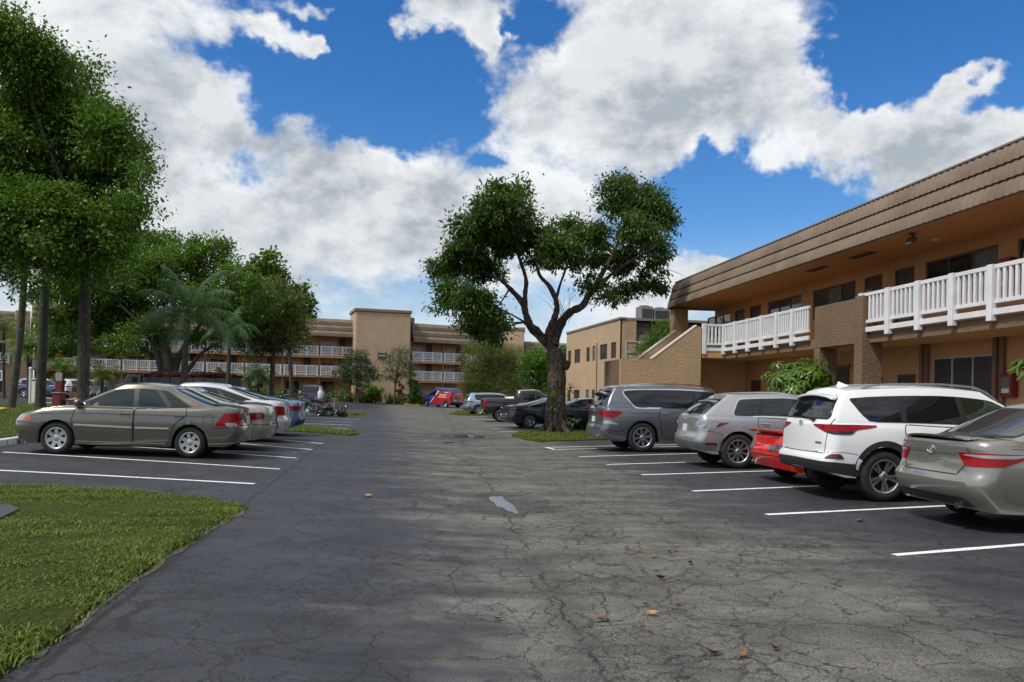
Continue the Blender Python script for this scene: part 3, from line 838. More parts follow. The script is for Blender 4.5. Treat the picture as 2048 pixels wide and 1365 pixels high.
class Shell:
    """a car body as a stack of plan outlines; x runs from the tail (0) to the nose (L), y to the left, z up"""
    def __init__(s, S):
        s.S = S
        NE, NC, NS = 9, 7, 120
        L = S['L']; hw = S['W'] / 2
        zb, bot = pchip(S['belt']), lin(S['bot'])
        fp, rp = pchip(S['front']), pchip(S['rear'])
        wp = pchip(S.get('wprof', [(0, .93), (.2, .965), (.45, .995), (.62, 1.0), (.82, .985), (.94, .965), (1, .93)]))
        roof = pchip(S.get('roof', [(0, 1), (1, 1)]))
        fr = np.linspace(0, 1, NS)
        def outline(xr, xf, w, rr, rf, br, bf, taper):
            xm, hl = (xr + xf) / 2, (xf - xr) / 2
            def side_w(x): return w * (1 - taper * np.abs((x - xm) / hl) ** 3)
            ax, ay = rr; cx, cy = rf
            x, y = [], []
            wr = side_w(xr + br + ax); wf = side_w(xf - bf - cx)
            for k in range(NE):
                yy = (wr - ay) * k / NE
                x.append(xr + br * (yy / max(wr, .01)) ** 2); y.append(yy)
            x0 = xr + br * ((wr - ay) / max(wr, .01)) ** 2
            for k in range(NC):
                a = (k / NC) * math.pi / 2
                x.append(x0 + ax * (1 - math.cos(a)) + (br - (x0 - xr)) * 0.6 * k / NC); y.append(wr - ay + ay * math.sin(a))
            xa = x0 + ax + (br - (x0 - xr)) * 0.6
            x1 = xf - bf * ((wf - cy) / max(wf, .01)) ** 2
            xb = x1 - cx - (bf - (xf - x1)) * 0.6
            sx = xa + (xb - xa) * fr
            x += list(sx); y += list(side_w(sx))
            for k in range(1, NC + 1):
                a = (1 - k / NC) * math.pi / 2
                x.append(x1 - cx * (1 - math.cos(a)) - (bf - (xf - x1)) * 0.6 * (1 - k / NC)); y.append(wf - cy + cy * math.sin(a))
            for k in range(NE - 1, -1, -1):
                yy = (wf - cy) * k / NE
                x.append(xf - bf * (yy / max(wf, .01)) ** 2); y.append(yy)
            return np.array(x), np.array(y)
        loops = []
        rr, rf = S.get('rr', (.22, .26)), S.get('rf', (.34, .34))
        br, bf = S.get('bow', (.08, .14))
        tp = S.get('taper', .05)
        wheels = S['wheels']; RA = S['arch']; RW = S['rw']
        def arch(x):
            z = np.full_like(x, -9.0)
            for xw in wheels:
                q = RA ** 2 - (x - xw) ** 2
                z = np.where(q > 0, RW + np.sqrt(np.maximum(q, 0)) * S.get('archk', 1.0), z)
            return z
        T = [0, .05, .12, .2, .3, .4, .5, .6, .7, .8, .88, .94, .98, 1.0]
        for t in T:
            zR = float(bot(0)) * (1 - t) + float(zb(0)) * t; zF = float(bot(L)) * (1 - t) + float(zb(L)) * t
            x, y = outline(float(rp(zR)), float(fp(zF)), hw * float(wp(t)), rr, rf, br, bf, tp)
            xc = np.clip(x, 0, L)
            z = bot(xc) * (1 - t) + zb(xc) * t
            z = np.maximum(z, np.where(y > hw * .5, arch(x), -9))
            loops.append(np.stack([x, y, z], 1))
        low = loops[0]
        if S.get('open') is None:
            G_ = S['gh']; hb, hr = G_['hwb'], G_['hwr']
            rrg, rfg = G_.get('rr', (.14, .16)), G_.get('rf', (.14, .2))
            brg, bfg = G_.get('bow', (.07, .13))
            xB, yB = outline(G_['rb'], G_['fb'], hb, rrg, rfg, brg, bfg, G_.get('taper', .05))
            zB = zb(np.clip(xB, 0, L)) + 0.012 + G_.get('crown', .035) * (1 - (yB / hb) ** 2)
            Bl = np.stack([xB, yB, zB], 1)
            Sh = loops[-1]
            for k in range(1, 8):
                f = k / 7
                P = Sh * (1 - f) + Bl * f
                dist = np.linalg.norm((Bl - Sh)[:, :2], axis=1)
                P[:, 2] += np.minimum(.05, .055 * dist) * math.sin(math.pi * f) * S.get('puff', 1.0)
                loops.append(P)
            for t in (.04, .14, .26, .38, .5, .62, .74, .84, .92, .97, 1.0):
                bl = G_.get('bulge', .03) * math.sin(math.pi * t)
                xr = G_['rb'] + (G_['rt'] - G_['rb']) * t - bl * G_.get('rbulge', 1.0)
                xf = G_['fb'] + (G_['ft'] - G_['fb']) * t + bl
                wv = hb + (hr - hb) * (t ** 1.25)
                sc = 1 - .25 * t
                x, y = outline(xr, xf, wv, (rrg[0] * sc, rrg[1] * sc), (rfg[0] * sc, rfg[1] * sc), brg, bfg, G_.get('taper', .05))
                zt = roof(np.clip(x, G_['rt'], G_['ft']))
                zlow = zb(np.clip(x, 0, L)) + 0.012 + G_.get('crown', .035) * (1 - np.minimum(1, (y / hb)) ** 2)
                z = zlow * (1 - t) + zt * t
                loops.append(np.stack([x, y, z], 1))
            top = loops[-1]; xm = (G_['rt'] + G_['ft']) / 2
            for q in (.03, .08, .18, .36, .6, .85, 1.0):
                P = top.copy()
                P[:, 1] *= (1 - q); P[:, 0] = xm + (P[:, 0] - xm) * (1 - .10 * q)
                P[:, 2] = roof(np.clip(P[:, 0], G_['rt'], G_['ft'])) + G_.get('rcrown', .06) * (1 - (1 - q) ** 2)
                loops.append(P)
        else:      # closed deck without a cabin
            Sh = loops[-1]
            for q in (.04, .15, .35, .6, .85, 1.0):
                P = Sh.copy(); P[:, 1] *= (1 - q)
                P[:, 0] = L / 2 + (P[:, 0] - L / 2) * (1 - .08 * q)
                P[:, 2] = zb(np.clip(P[:, 0], 0, L)) + .05 * (1 - (1 - q) ** 2)
                loops.append(P)
        s.loops = loops; s.low = low
        s.roof, s.zb = roof, zb
    @staticmethod
    def skin(loops):
        n = len(loops[0]); m = 2 * n - 2
        V = []
        for P in loops:
            V.append(P); V.append(P[1:-1][::-1] * np.array([1, -1, 1]))
        V = np.concatenate(V)
        i = np.arange(len(loops) * m).reshape(len(loops), m)
        j = np.roll(i, -1, axis=1)
        F = np.stack([i[:-1], j[:-1], j[1:], i[1:]], -1).reshape(-1, 4)
        return V, F
    def build(s, parent, paint):
        V, F = s.skin(s.loops)
        me = np_mesh('body', V, F.reshape(-1), 4, smooth=True)
        bm = bmesh.new(); bm.from_mesh(me)
        bmesh.ops.remove_doubles(bm, verts=bm.verts, dist=0.0015)
        bmesh.ops.dissolve_degenerate(bm, edges=bm.edges, dist=0.0008)
        bmesh.ops.recalc_face_normals(bm, faces=bm.faces)
        s.bvh = BVHTree.FromBMesh(bm)
        bm.to_mesh(me); bm.free()
        me.set_sharp_from_angle(angle=R(38))
        s.body = link('body', me, paint, parent)
        lo = s.low; ls = [lo]
        for q in (.04, .12, .5, 1.0):
            P = lo.copy(); P[:, 1] *= (1 - q); P[:, 0] = s.S['L'] / 2 + (P[:, 0] - s.S['L'] / 2) * (1 - .12 * q); P[:, 2] += 0.005
            ls.append(P)
        V, F = s.skin(ls)
        link('underbody', np_mesh('underbody', V, F.reshape(-1), 4), plain('underbody_black', (0.012, 0.012, 0.013), 0.8), parent)
        return s.body
    def wrap_at(s, a, z, side, rear=True):
        """the point at height z whose distance along the bumper from the centre line is a"""
        if not hasattr(s, 'arcs'):
            s.arcs = {}
            for rv in (True, False):
                rows = []
                for P in s.loops[:14]:
                    Q = P if rv else P[::-1]
                    d = np.concatenate([[0], np.cumsum(np.hypot(np.diff(Q[:, 0]), np.diff(Q[:, 1])))])
                    rows.append((d, Q))
                s.arcs[rv] = rows
        pts = np.array([[np.interp(a, d, Q[:, k]) for k in range(3)] for d, Q in s.arcs[rear]])
        zz = np.maximum.accumulate(pts[:, 2] + np.arange(len(pts)) * 1e-6)
        return Vector((float(np.interp(z, zz, pts[:, 0])), side * float(np.interp(z, zz, pts[:, 1])), z))
    def hit(s, plane, a, c, side=1):
        L = s.S['L']; W = s.S['W']
        if plane in ('wrap', 'wrapf'):
            p = s.wrap_at(abs(a), c, side if a >= 0 else -side, plane == 'wrap')
            h, n, _, _ = s.bvh.find_nearest(p)
            if n.dot(p - Vector((L / 2, 0, c))) < 0: n = -n
            return p, n
        if plane == 'side': o, d = Vector((a, side * 3, c)), Vector((0, -side, 0))
        elif plane == 'rear': o, d = Vector((-3, a, c)), Vector((1, 0, 0))
        elif plane == 'front': o, d = Vector((L + 3, a, c)), Vector((-1, 0, 0))
        else: o, d = Vector((a, c, 5)), Vector((0, 0, -1))
        h, n, _, _ = s.bvh.ray_cast(o, d)
        if h is None:
            q = Vector((a, side * W / 2, c)) if plane == 'side' else Vector((0 if plane == 'rear' else L, a, c))
            h, n, _, _ = s.bvh.find_nearest(q)
        if n.dot(d) > 0: n = -n
        return h, n
    def panel(s, plane, poly, off, side=1, mb=None, step=0.06):
        mb = mb or MB()
        P = [Vector(q[:2]) for q in poly]
        pts = []
        n = len(P)
        for i in range(n):
            a, c = P[i], P[(i + 1) % n]
            k = max(1, int((c - a).length / step))
            pts += [a.lerp(c, j / k) for j in range(k)]
        nb = len(pts)
        xs = [p.x for p in pts]; ys = [p.y for p in pts]
        gx, gy = np.meshgrid(np.arange(min(xs) + step / 2, max(xs), step), np.arange(min(ys) + step / 2, max(ys), step))
        gx, gy = gx.ravel(), gy.ravel()
        ins = inset([(p.x, p.y) for p in pts], step * .3)
        k = inside([(p.x, p.y) for p in ins], gx, gy)
        allp = pts + [Vector((a, c)) for a, c in zip(gx[k], gy[k])]
        vs, _, fs, _, _, _ = delaunay_2d_cdt(allp, [], [list(range(nb))], 1, 1e-5)
        out = []
        for p in vs:
            h, nn = s.hit(plane, p.x, p.y, side)
            out.append(h + nn * off)
        return mb.add(out, [tuple(f) for f in fs])
    def strip(s, plane, path, w, off, side=1, mb=None, closed=False, step=0.05):
        mb = mb or MB()
        P = [Vector(q[:2]) for q in path]
        if closed: P = P + [P[0]]
        pts = []
        for a, c in zip(P, P[1:]):
            k = max(1, int((c - a).length / step))
            pts += [a.lerp(c, j / k) for j in range(k)]
        pts.append(P[-1])
        vs, fs = [], []
        for i, p in enumerate(pts):
            t = pts[min(i + 1, len(pts) - 1)] - pts[max(i - 1, 0)]
            if closed and i in (0, len(pts) - 1): t = pts[1] - pts[-2]
            t.normalize(); nrm = Vector((-t.y, t.x)) * (w / 2)
            for e in (-1, 1):
                q = p + nrm * e
                h, nn = s.hit(plane, q.x, q.y, side)
                vs.append(h + nn * off)
            if i: fs.append((2 * i - 2, 2 * i - 1, 2 * i + 1, 2 * i))
        return mb.add(vs, fs)

M_GLASS = glassy('tinted_glass', (0.016, 0.020, 0.024))
M_GLASS_D = glassy('dark_tinted_glass', (0.008, 0.009, 0.011))
M_TRIM = plain('black_trim', (0.014, 0.014, 0.015), 0.5, var=0.2)
M_CLAD = plain('black_cladding', (0.022, 0.022, 0.023), 0.65, var=0.25, bump=0.1, bscale=200)
M_GAP = plain('panel_gap', (0.006, 0.006, 0.006), 0.9)
M_CHROME = plain('chrome', (0.75, 0.75, 0.76), 0.12, metal=1.0, var=0.04)
M_RED = glassy('tail_lamp_red', (0.26, 0.004, 0.006), 0.12, 0.3)
M_REDD = glassy('tail_lamp_dark_red', (0.13, 0.004, 0.006), 0.08)
M_CLEAR = glassy('clear_lens', (0.30, 0.30, 0.31), 0.06)
M_AMBER = glassy('amber_lens', (0.42, 0.13, 0.03), 0.08)
M_TYRE = plain('tyre_rubber', (0.017, 0.017, 0.018), 0.85, var=0.25, bump=0.2, bscale=90)
M_ALLOY = plain('alloy', (0.50, 0.51, 0.53), 0.28, metal=0.9, var=0.08)
M_ALLOYD = plain('dark_alloy', (0.16, 0.165, 0.17), 0.3, metal=0.9, var=0.1)
M_COVER = plain('wheel_cover', (0.46, 0.46, 0.45), 0.38, metal=0.6, var=0.15)

WHEELS = {}
def wheel_meshes(Rw, w, r0, style):
    key = (Rw, w, r0, style)
    if key in WHEELS: return WHEELS[key]
    MY = Matrix.Rotation(R(-90), 3, 'X')       # local Z axis -> +Y (outward)
    t = MB(); hgt = Rw - r0
    prof = [(r0 - .01, -w / 2 + .02), (r0 + .45 * hgt, -w / 2), (Rw - .028, -w / 2 + .012), (Rw - .006, -w / 2 + .035)]
    for k in range(5):
        zz = -w / 2 + .05 + k * (w - .1) / 4
        prof += [(Rw, zz - .008), (Rw, zz + .008), (Rw - .008, zz + .011)]
    prof += [(Rw - .006, w / 2 - .035), (Rw - .028, w / 2 - .012), (r0 + .45 * hgt, w / 2), (r0 + .12 * hgt, w / 2 - .006), (r0 - .01, w / 2 - .02), (r0 - .03, w / 2 - .10), (0.01, w / 2 - .10)]
    t.lathe(prof, 44, MY)
    tm = t.mesh('tyre', 35); tm.materials.append(M_TYRE)
    r = MB(); zf = w / 2 - .012
    r.lathe([(r0 + .004, zf - .012), (r0 + .004, zf + .002), (r0 - .008, zf + .004), (r0 - .02, zf - .006), (r0 - .026, zf - .07)], 44, MY)
    def wedge(a, ri, ro, wi, wo, zi, zo, th=.03):
        c, sn = math.cos(a), math.sin(a)
        pts = [(ri, -wi / 2, zi), (ri, wi / 2, zi), (ro, wo / 2, zo), (ro, -wo / 2, zo)]
        vs = []
        for dz in (0, -th):
            for (rr_, q, z) in pts:
                e = q * (0.82 if dz == 0 else 1.1)
                vs.append(MY @ Vector((rr_ * c - e * sn, rr_ * sn + e * c, z + dz)))
        r.add(vs, [(0, 1, 2, 3), (7, 6, 5, 4), (0, 4, 5, 1), (1, 5, 6, 2), (2, 6, 7, 3), (3, 7, 4, 0)])
    kind, n = style[0], style[1]
    hub = .07
    if kind == 'cover':
        r.lathe([(0.001, zf - .012), (.05, zf - .012), (.06, zf - .018), (r0 * .42, zf - .016), (r0 * .5, zf - .014), (r0 * .52, zf - .03)], 44, MY)
        r.lathe([(r0 * .86, zf - .03), (r0 * .87, zf - .006), (r0 * .99, zf - .002), (r0, zf - .02)], 44, MY)
        for i in range(n): wedge(2 * math.pi * i / n + .2, r0 * .45, r0 * .9, r0 * .36, r0 * .44, zf - .012, zf - .006, .02)
    elif kind == 'twin':
        for i in range(n):
            a = 2 * math.pi * i / n + style[2]
            for e in (-1, 1):
                wedge(a + e * style[3], hub * .6, r0 - .012, .030, style[4], zf - .022, zf - .008)
        r.lathe([(0.001, zf - .008), (.038, zf - .008), (.05, zf - .016), (hub, zf - .03), (hub, zf - .06)], 30, MY)
    else:
        for i in range(n):
            a = 2 * math.pi * i / n + style[2]
            wedge(a, hub * .6, r0 - .012, style[3], style[4], zf - .022, zf - .008)
        r.lathe([(0.001, zf - .008), (.038, zf - .008), (.05, zf - .016), (hub, zf - .03), (hub, zf - .06)], 30, MY)
    rm = r.mesh('rim', 32)
    rm.materials.append(M_COVER if kind == 'cover' else (M_ALLOYD if 'dark' in style else M_ALLOY))
    WHEELS[key] = (tm, rm)
    return tm, rm
def add_wheels(root, S):
    tm, rm = wheel_meshes(S['rw'], S.get('tw', .205), S['rim'], S['style'])
    y = S['W'] / 2 - S.get('tw', .205) / 2 - S.get('tuck', .025)
    for xw in S['wheels']:
        for sd in (1, -1):
            wh = link('wheel', tm, None, root)
            wh.location = (xw, sd * y, S['rw'])
            st = S.get('steer', 0) if xw > S['L'] / 2 else 0
            wh.rotation_euler = (0, (xw * 3.1 + sd) % 1.0, (0 if sd > 0 else math.pi) + st)
            link('rim', rm, None, wh)
    # dark axle tube and subframe between the wheels
    mb = MB()
    for xw in S['wheels']: mb.tube([(xw, -y, S['rw']), (xw, y, S['rw'])], .035, 8)
    mb.span(S['wheels'][0] - .3, S['wheels'][1] + .3, -.45, .45, S['rw'] * .75, S['rw'] + .12)
    obj('axle', mb, MATS['underbody_black'], root)

def surf_box(sh, plane, a, c, dims, off, side=1, mb=None):
    """a small block lying on the surface: dims along (first plane axis, second plane axis, outward)"""
    mb = mb or MB()
    h, n = sh.hit(plane, a, c, side)
    u = Vector((1, 0, 0)) if plane in ('side', 'top') else Vector((0, 1, 0))
    v = Vector((0, 0, 1)) if plane != 'top' else Vector((0, 1, 0))
    u = (u - n * u.dot(n)).normalized(); v = n.cross(u).normalized()
    M = Matrix((u, v, n)).transposed()
    mb.box(h + n * (off + dims[2] / 2), dims, M=M)
    return mb

def dress(sh, root, S):
    """the parts every car has: panes, doors, handles, lamps, mirrors, wheels"""
    paint = S['paint']; glass = S.get('glass', M_GLASS)
    roof, zb = sh.roof, sh.zb
    D = S['dlo']
    def top(x): return float(roof(x)) - D.get('drop', .085)
    def bottom(x): return float(zb(x)) + D.get('rise', .035)
    def glass_poly(x0b, x1b, x0t, x1t):
        n = 8
        lo = [(x0b + (x1b - x0b) * i / n, bottom(x0b + (x1b - x0b) * i / n)) for i in range(n + 1)]
        hi = [(x1t + (x0t - x1t) * i / n, top(x1t + (x0t - x1t) * i / n)) for i in range(n + 1)]
        lo[0] = lo[0] + (D.get('rc', .06),); hi[-1] = hi[-1] + (D.get('rct', .08),); lo[-1] = lo[-1] + (.03,); hi[0] = hi[0] + (.1,)
        return lo + hi
    full = rounded(glass_poly(D['rb'], D['fb'], D['rt'], D['ft']), 0.005)
    sides = (1, -1)
    if D.get('chrome'):
        for sd in sides: obj('window_trim', sh.panel('side', inset(full, -D['chrome']), .003, sd), M_CHROME, root, 40)
    for sd in sides: obj('window_frame', sh.panel('side', full, .0055, sd), M_TRIM, root, 40)
    # panes between the pillars
    cuts = [(D['rb'], D['rt'])] + D['pillars'] + [(D['fb'], D['ft'])]
    for sd in sides:
        for i in range(len(cuts) - 1):
            (b0, t0), (b1, t1) = cuts[i], cuts[i + 1]
            g = .02
            pw = D.get('pw', .035)
            p = glass_poly(b0 + (g if i == 0 else pw), b1 - (g if i == len(cuts) - 2 else pw), t0 + (g if i == 0 else pw), t1 - (g if i == len(cuts) - 2 else pw))
            n = len(p)
            if i > 0: p[0] = p[0][:2] + (.02,); p[-1] = p[-1][:2] + (.02,)
            if i < len(cuts) - 2: p[n // 2 - 1] = p[n // 2 - 1][:2] + (.02,); p[n // 2] = p[n // 2][:2] + (.03,)
            p = inset(rounded(p, .005), .012)
            obj('window', sh.panel('side', p, .008, sd), S.get('front_glass', glass) if i == len(cuts) - 2 else glass, root, 40)
    # rear and front screens
    q = S['backlight']
    bp = rounded([(-q['wb'], q['zb'], .06), (q['wb'], q['zb'], .06), (q['wt'], q['zt'], .07), (-q['wt'], q['zt'], .07)])
    obj('screen_frame', sh.panel('rear', inset(bp, -.018), .004), M_TRIM, root, 40)
    obj('rear_window', sh.panel('rear', bp, .007), S.get('rear_glass', glass), root, 40)
    q = S['windshield']
    bp = rounded([(-q['wb'], q['zb'], .06), (q['wb'], q['zb'], .06), (q['wt'], q['zt'], .07), (-q['wt'], q['zt'], .07)])
    obj('windshield', sh.panel('front', bp, .006), M_GLASS, root, 40)
    # doors: a raised skin over a dark gap
    for dp in S['doors']:
        for sd in sides:
            pl = rounded(dp, .05)
            dr = obj('door', sh.panel('side', pl, .003, sd, step=.05), paint, root, 40)
            obj('door_gap', sh.strip('side', pl, .014, .0045, sd, closed=True), M_GAP, dr, 40)
            xs = [p[0] for p in dp]; zs = [p[1] for p in dp]
            hx = min(xs) + S.get('hx', .16); hz = S['hz']
            if S.get('flush'):
                m2 = MB(); surf_box(sh, 'side', hx, hz, (.16, .035, .006), .001, sd, m2)
                obj('handle', m2, M_TRIM, dr, bevel=.004)
            else:
                m2 = MB(); surf_box(sh, 'side', hx, hz, (.19, .028, .016), .020, sd, m2)
                surf_box(sh, 'side', hx - .07, hz, (.03, .024, .022), 0, sd, m2); surf_box(sh, 'side', hx + .07, hz, (.03, .024, .022), 0, sd, m2)
                obj('handle', m2, S.get('handle', paint), dr, bevel=.007)
    for nm, plane_poly, mat, off in S.get('panels', []):
        for sd in sides:
            if nm in S.get('skip', ()): continue
            mb = MB()
            for plane, poly in plane_poly:
                if plane in ('side', 'wrap', 'wrapf'): sh.panel(plane, rounded(poly, .03), off, sd, mb, step=.045)
                else: sh.panel(plane, rounded([(a * sd,) + tuple(r_) for a, *r_ in poly], .03), off, 1, mb)
            obj(nm, mb, mat, root, 40)
    for nm, plane, poly, mat, off in S.get('mid', []):
        obj(nm, sh.panel(plane, rounded(poly, .03), off), mat, root, 40)
    for nm, plane, path, w, mat, off, both in S.get('strips', []):
        if both:
            for sd in sides:
                obj(nm, sh.strip('side', path, w, off, sd) if plane == 'side' else sh.strip(plane, [(a * sd, c) for a, c in path], w, off, 1), mat, root, 40)
        else: obj(nm, sh.strip(plane, path, w, off, 1), mat, root, 40)
    # mirrors
    mx, mz = S['mirror']
    for sd in sides:
        mb = MB()
        h, n = sh.hit('side', mx, mz, sd)
        mb.lathe([(0.002, -.06), (.06, -.055), (.085, -.02), (.09, .02), (.082, .035), (0.01, .037)], 14, Matrix(((0, 0, -1), (0, 1.25, 0), (.85, 0, 0))))
        mb.v = [tuple(Vector(p) + Vector((h.x, h.y + sd * .12, mz + .02))) for p in mb.v]
        mb.bar((h.x, h.y - sd * .01, mz - .02), (h.x, h.y + sd * .10, mz - .01), .05, .04)
        obj('mirror', mb, S.get('mirror_mat', paint), root, 40)
    # arch cladding
    if S.get('clad'):
        rb_, w = S['arch'] + S['clad'] / 2 - .004, S['clad']
        for sd in sides:
            for xw in S['wheels']:
                pts = [(xw + rb_ * math.cos(a), S['rw'] + rb_ * math.sin(a)) for a in np.linspace(R(2), R(178), 30)]
                pts = [(a, c) for a, c in pts if c > S['rw'] - .05]
                obj('arch_trim', sh.strip('side', pts, w, .006, sd), S.get('clad_mat', M_CLAD), root, 40)
    if S.get('plate'):
        a, z = S['plate']
        mb = MB(); surf_box(sh, 'rear', a, z, (.31, .155, .012), .004, 1, mb)
        obj('licence_plate', mb, plain('plate', (0.55, 0.60, 0.56), 0.5, var=0.25, scale=14), root, bevel=.004)
    if S.get('exhaust'):
        for a in S['exhaust']:
            MX = Matrix(((0, 0, -1), (0, 1, 0), (1, 0, 0)))
            mb = MB(); mb.lathe([(.03, -.15), (.034, .0), (.034, .03), (.027, .03), (.025, -.1)], 16, MX)
            mb.v = [tuple(Vector(p) + Vector((.12, a, S['bot'][0][1] - .005))) for p in mb.v]
            obj('exhaust', mb, M_CHROME, root, 40)
    add_wheels(root, S)

def rails(sh, root, x0, x1, y, mat, lift=.05, w=.04):
    for sd in (1, -1):
        pts = []
        for i in range(13):
            x = x0 + (x1 - x0) * i / 12
            h, _ = sh.hit('top', x, y * sd)
            k = min(1, i / 2, (12 - i) / 2)
            pts.append(h + Vector((0, 0, .004 + lift * math.sin(k * math.pi / 2))))
        mb = MB()
        for a, c in zip(pts, pts[1:]): mb.bar(a, c, w, .028)
        obj('roof_rail', mb, mat, root, 30)
def emblem(sh, root, y, z, s, plane='rear', kind='rings'):
    h, n = sh.hit(plane, y, z)
    mb = MB()
    def ring(ry, rz, oy=0, oz=0, t=.006):
        pts = [h + n * .008 + Vector((0, oy + ry * math.cos(a), oz + rz * math.sin(a))) for a in np.linspace(0, 2 * math.pi, 25)]
        pts = [p + Vector((n.x, 0, 0)) * 0 for p in pts]
        mb.tube(pts, t * s / .07, 6, False)
    ring(s, s * .68)
    if kind == 'rings': ring(s * .30, s * .62, 0, 0); ring(s * .62, s * .26, 0, s * .3)
    elif kind == 'wing':
        mb.tube([h + n * .008 + Vector((0, q * s, abs(q) * s * .35 - s * .1)) for q in np.linspace(-.85, .85, 9)], .006 * s / .07, 6)
    obj('emblem', mb, M_CHROME, root, 40)

def place_car(root, S, px, py, wheel_x, side, heading_px=None, heading=None):
    """put the car so that the wheel at wheel_x on that side (1 left, -1 right) touches the ground seen at (px, py)"""
    p = G(px, py)
    if heading is None:
        q = G(*heading_px); heading = math.atan2(q.y - p.y, q.x - p.x)
    y = side * (S['W'] / 2 - .10)
    c, s_ = math.cos(heading), math.sin(heading)
    wheel_x *= S.get('lx', 1)
    k = S.get('scale', 1.0)
    off = Vector((c * wheel_x - s_ * y, s_ * wheel_x + c * y, 0)) * k
    o = Vector((p.x, p.y, 0)) - off
    # lie on the slope
    def zz(lx, ly):
        w = o + Vector((c * lx - s_ * ly, s_ * lx + c * ly, 0)) * k
        return H(w.x, w.y)
    x0, x1 = [q * S.get('lx', 1) for q in S['wheels']]; yw = S['W'] / 2 - .1
    zr = (zz(x0, yw) + zz(x0, -yw)) / 2; zf = (zz(x1, yw) + zz(x1, -yw)) / 2
    zl = (zz(x0, yw) + zz(x1, yw)) / 2; zri = (zz(x0, -yw) + zz(x1, -yw)) / 2
    pitch = math.atan2(zf - zr, (x1 - x0) * k); roll = math.atan2(zl - zri, 2 * yw * k)
    z0 = zr - math.tan(pitch) * x0 * k
    e = [zz(a, q) - (z0 + math.tan(pitch) * a * k + math.tan(roll) * q * k) for a in (x0, x1) for q in (yw, -yw)]
    z0 += max(0.0, max(e) - .004)
    root.location = (o.x, o.y, z0); root.rotation_mode = 'XYZ'
    root.rotation_euler = (roll, -pitch, heading)
    root.scale = (k * S.get('lx', 1), k, k * S.get('lz', 1))

# ------------------------------------------------------------------ the cars
def base_spec(L, W, **k):
    S = dict(L=L, W=W)
    S.update(k)
    return S
def car(name, label, cat, S, group='parked cars', extra=None, **pl):
    root = thing(name, label, cat, group=group)
    sh = Shell(S); sh.build(root, S['paint'])
    dress(sh, root, S)
    if extra: extra(sh, root, S)
    place_car(root, S, **pl)
    return root

P_TAN = carpaint('paint_tan', (0.158, 0.147, 0.118), 0.6, 0.28)
P_BEIGE = carpaint('paint_beige_silver', (0.40, 0.375, 0.345), 0.6, 0.34)
P_PEARL = carpaint('paint_pearl_white', (0.62, 0.63, 0.64), 0.35, 0.28)
P_STEEL = carpaint('paint_steel_blue', (0.13, 0.26, 0.44), 0.55, 0.28)
P_GREY = carpaint('paint_slate_grey', (0.15, 0.158, 0.18), 0.65, 0.26)
P_SILVER = carpaint('paint_silver', (0.42, 0.425, 0.43), 0.65, 0.3)
P_RED = carpaint('paint_red', (0.62, 0.014, 0.012), 0.0, 0.22)
P_WHITE = carpaint('paint_white', (0.80, 0.805, 0.81), 0.0, 0.25)
P_CHAMP = carpaint('paint_champagne', (0.30, 0.28, 0.24), 0.65, 0.26)
P_GUN = carpaint('paint_gunmetal', (0.06, 0.07, 0.09), 0.6, 0.26)
P_NAVY = carpaint('paint_navy', (0.015, 0.03, 0.085), 0.5, 0.24)
P_BLACK = carpaint('paint_black', (0.016, 0.016, 0.018), 0.3, 0.24)
P_ICE = carpaint('paint_ice_blue', (0.33, 0.42, 0.52), 0.55, 0.28)
P_BLUE = carpaint('paint_van_blue', (0.035, 0.05, 0.30), 0.1, 0.3)

def sedan(L, W, Hh, deck, belt, wb, rov, rw=.30, nose=.70, hood=.84, cowl=.9, rb=.62, rt=1.42, ft=2.62, fb=3.42, hwr=.56, hwb=None, rear=None, front=None, rc=.06, **k):
    """a four door saloon; heights and stations in metres from the tail"""
    wheels = (rov, rov + wb)
    S = base_spec(L, W, wheels=wheels, rw=rw, rim=rw * .66, arch=rw + .045,
        belt=[(0, deck - .05), (.12, deck - .01), (.5, deck), (1.2, belt + .02), (2.2, belt), (fb - .1, cowl - .03), (fb + .45, hood - .02), (L - .35, nose + .045), (L, nose - .03)],
        bot=[(0, .34), (.35, .24), (rov + .3, .21), (L - 1.2, .20), (L - .3, .19), (L, .24)],
        front=front or [(.15, L - .14), (.3, L - .04), (.46, L), (.56, L - .005), (.66, L - .07), (.9, L - .22)],
        rear=rear or [(.2, .14), (.36, .05), (.52, .0), (.60, .01), (.66, .06), (deck - .08, .09), (deck + .02, .12)],
        roof=[(rt - .25, Hh - .135), (rt, Hh - .10), (rt + .35, Hh - .065), ((rt + ft) / 2, Hh - .055), (ft - .25, Hh - .075), (ft + .05, Hh - .105)],
        gh=dict(rb=rb, rt=rt, ft=ft, fb=fb, hwb=hwb or W / 2 - .075, hwr=hwr, bulge=.035, rcrown=.055),
        backlight=dict(wb=W / 2 - .23, zb=deck + .06, wt=hwr - .06, zt=Hh - .13), windshield=dict(wb=W / 2 - .18, zb=cowl + .08, wt=hwr - .04, zt=Hh - .15),
        dlo=dict(rb=rov - .02, rt=rt + .12, fb=fb - .12, ft=ft - .05, pillars=[(rov + .42, rt + .32), (rov + 1.08, rov + 1.12)], rise=.035, drop=.075, rc=rc),
        doors=[[(rov + 1.08, .27), (rov + 1.08, belt + .0), (rov + .12, deck - .02), (rov + .06, deck - .14), (rov + .32, .62), (rov + .42, .27)],
               [(rov + 1.10, .27), (rov + 2.2, .27), (rov + 2.26, .62), (rov + 2.2, cowl - .03), (rov + 1.10, belt)]],
        hz=belt - .11, mirror=(fb - .22, cowl + .05))
    S.update(k)
    return S

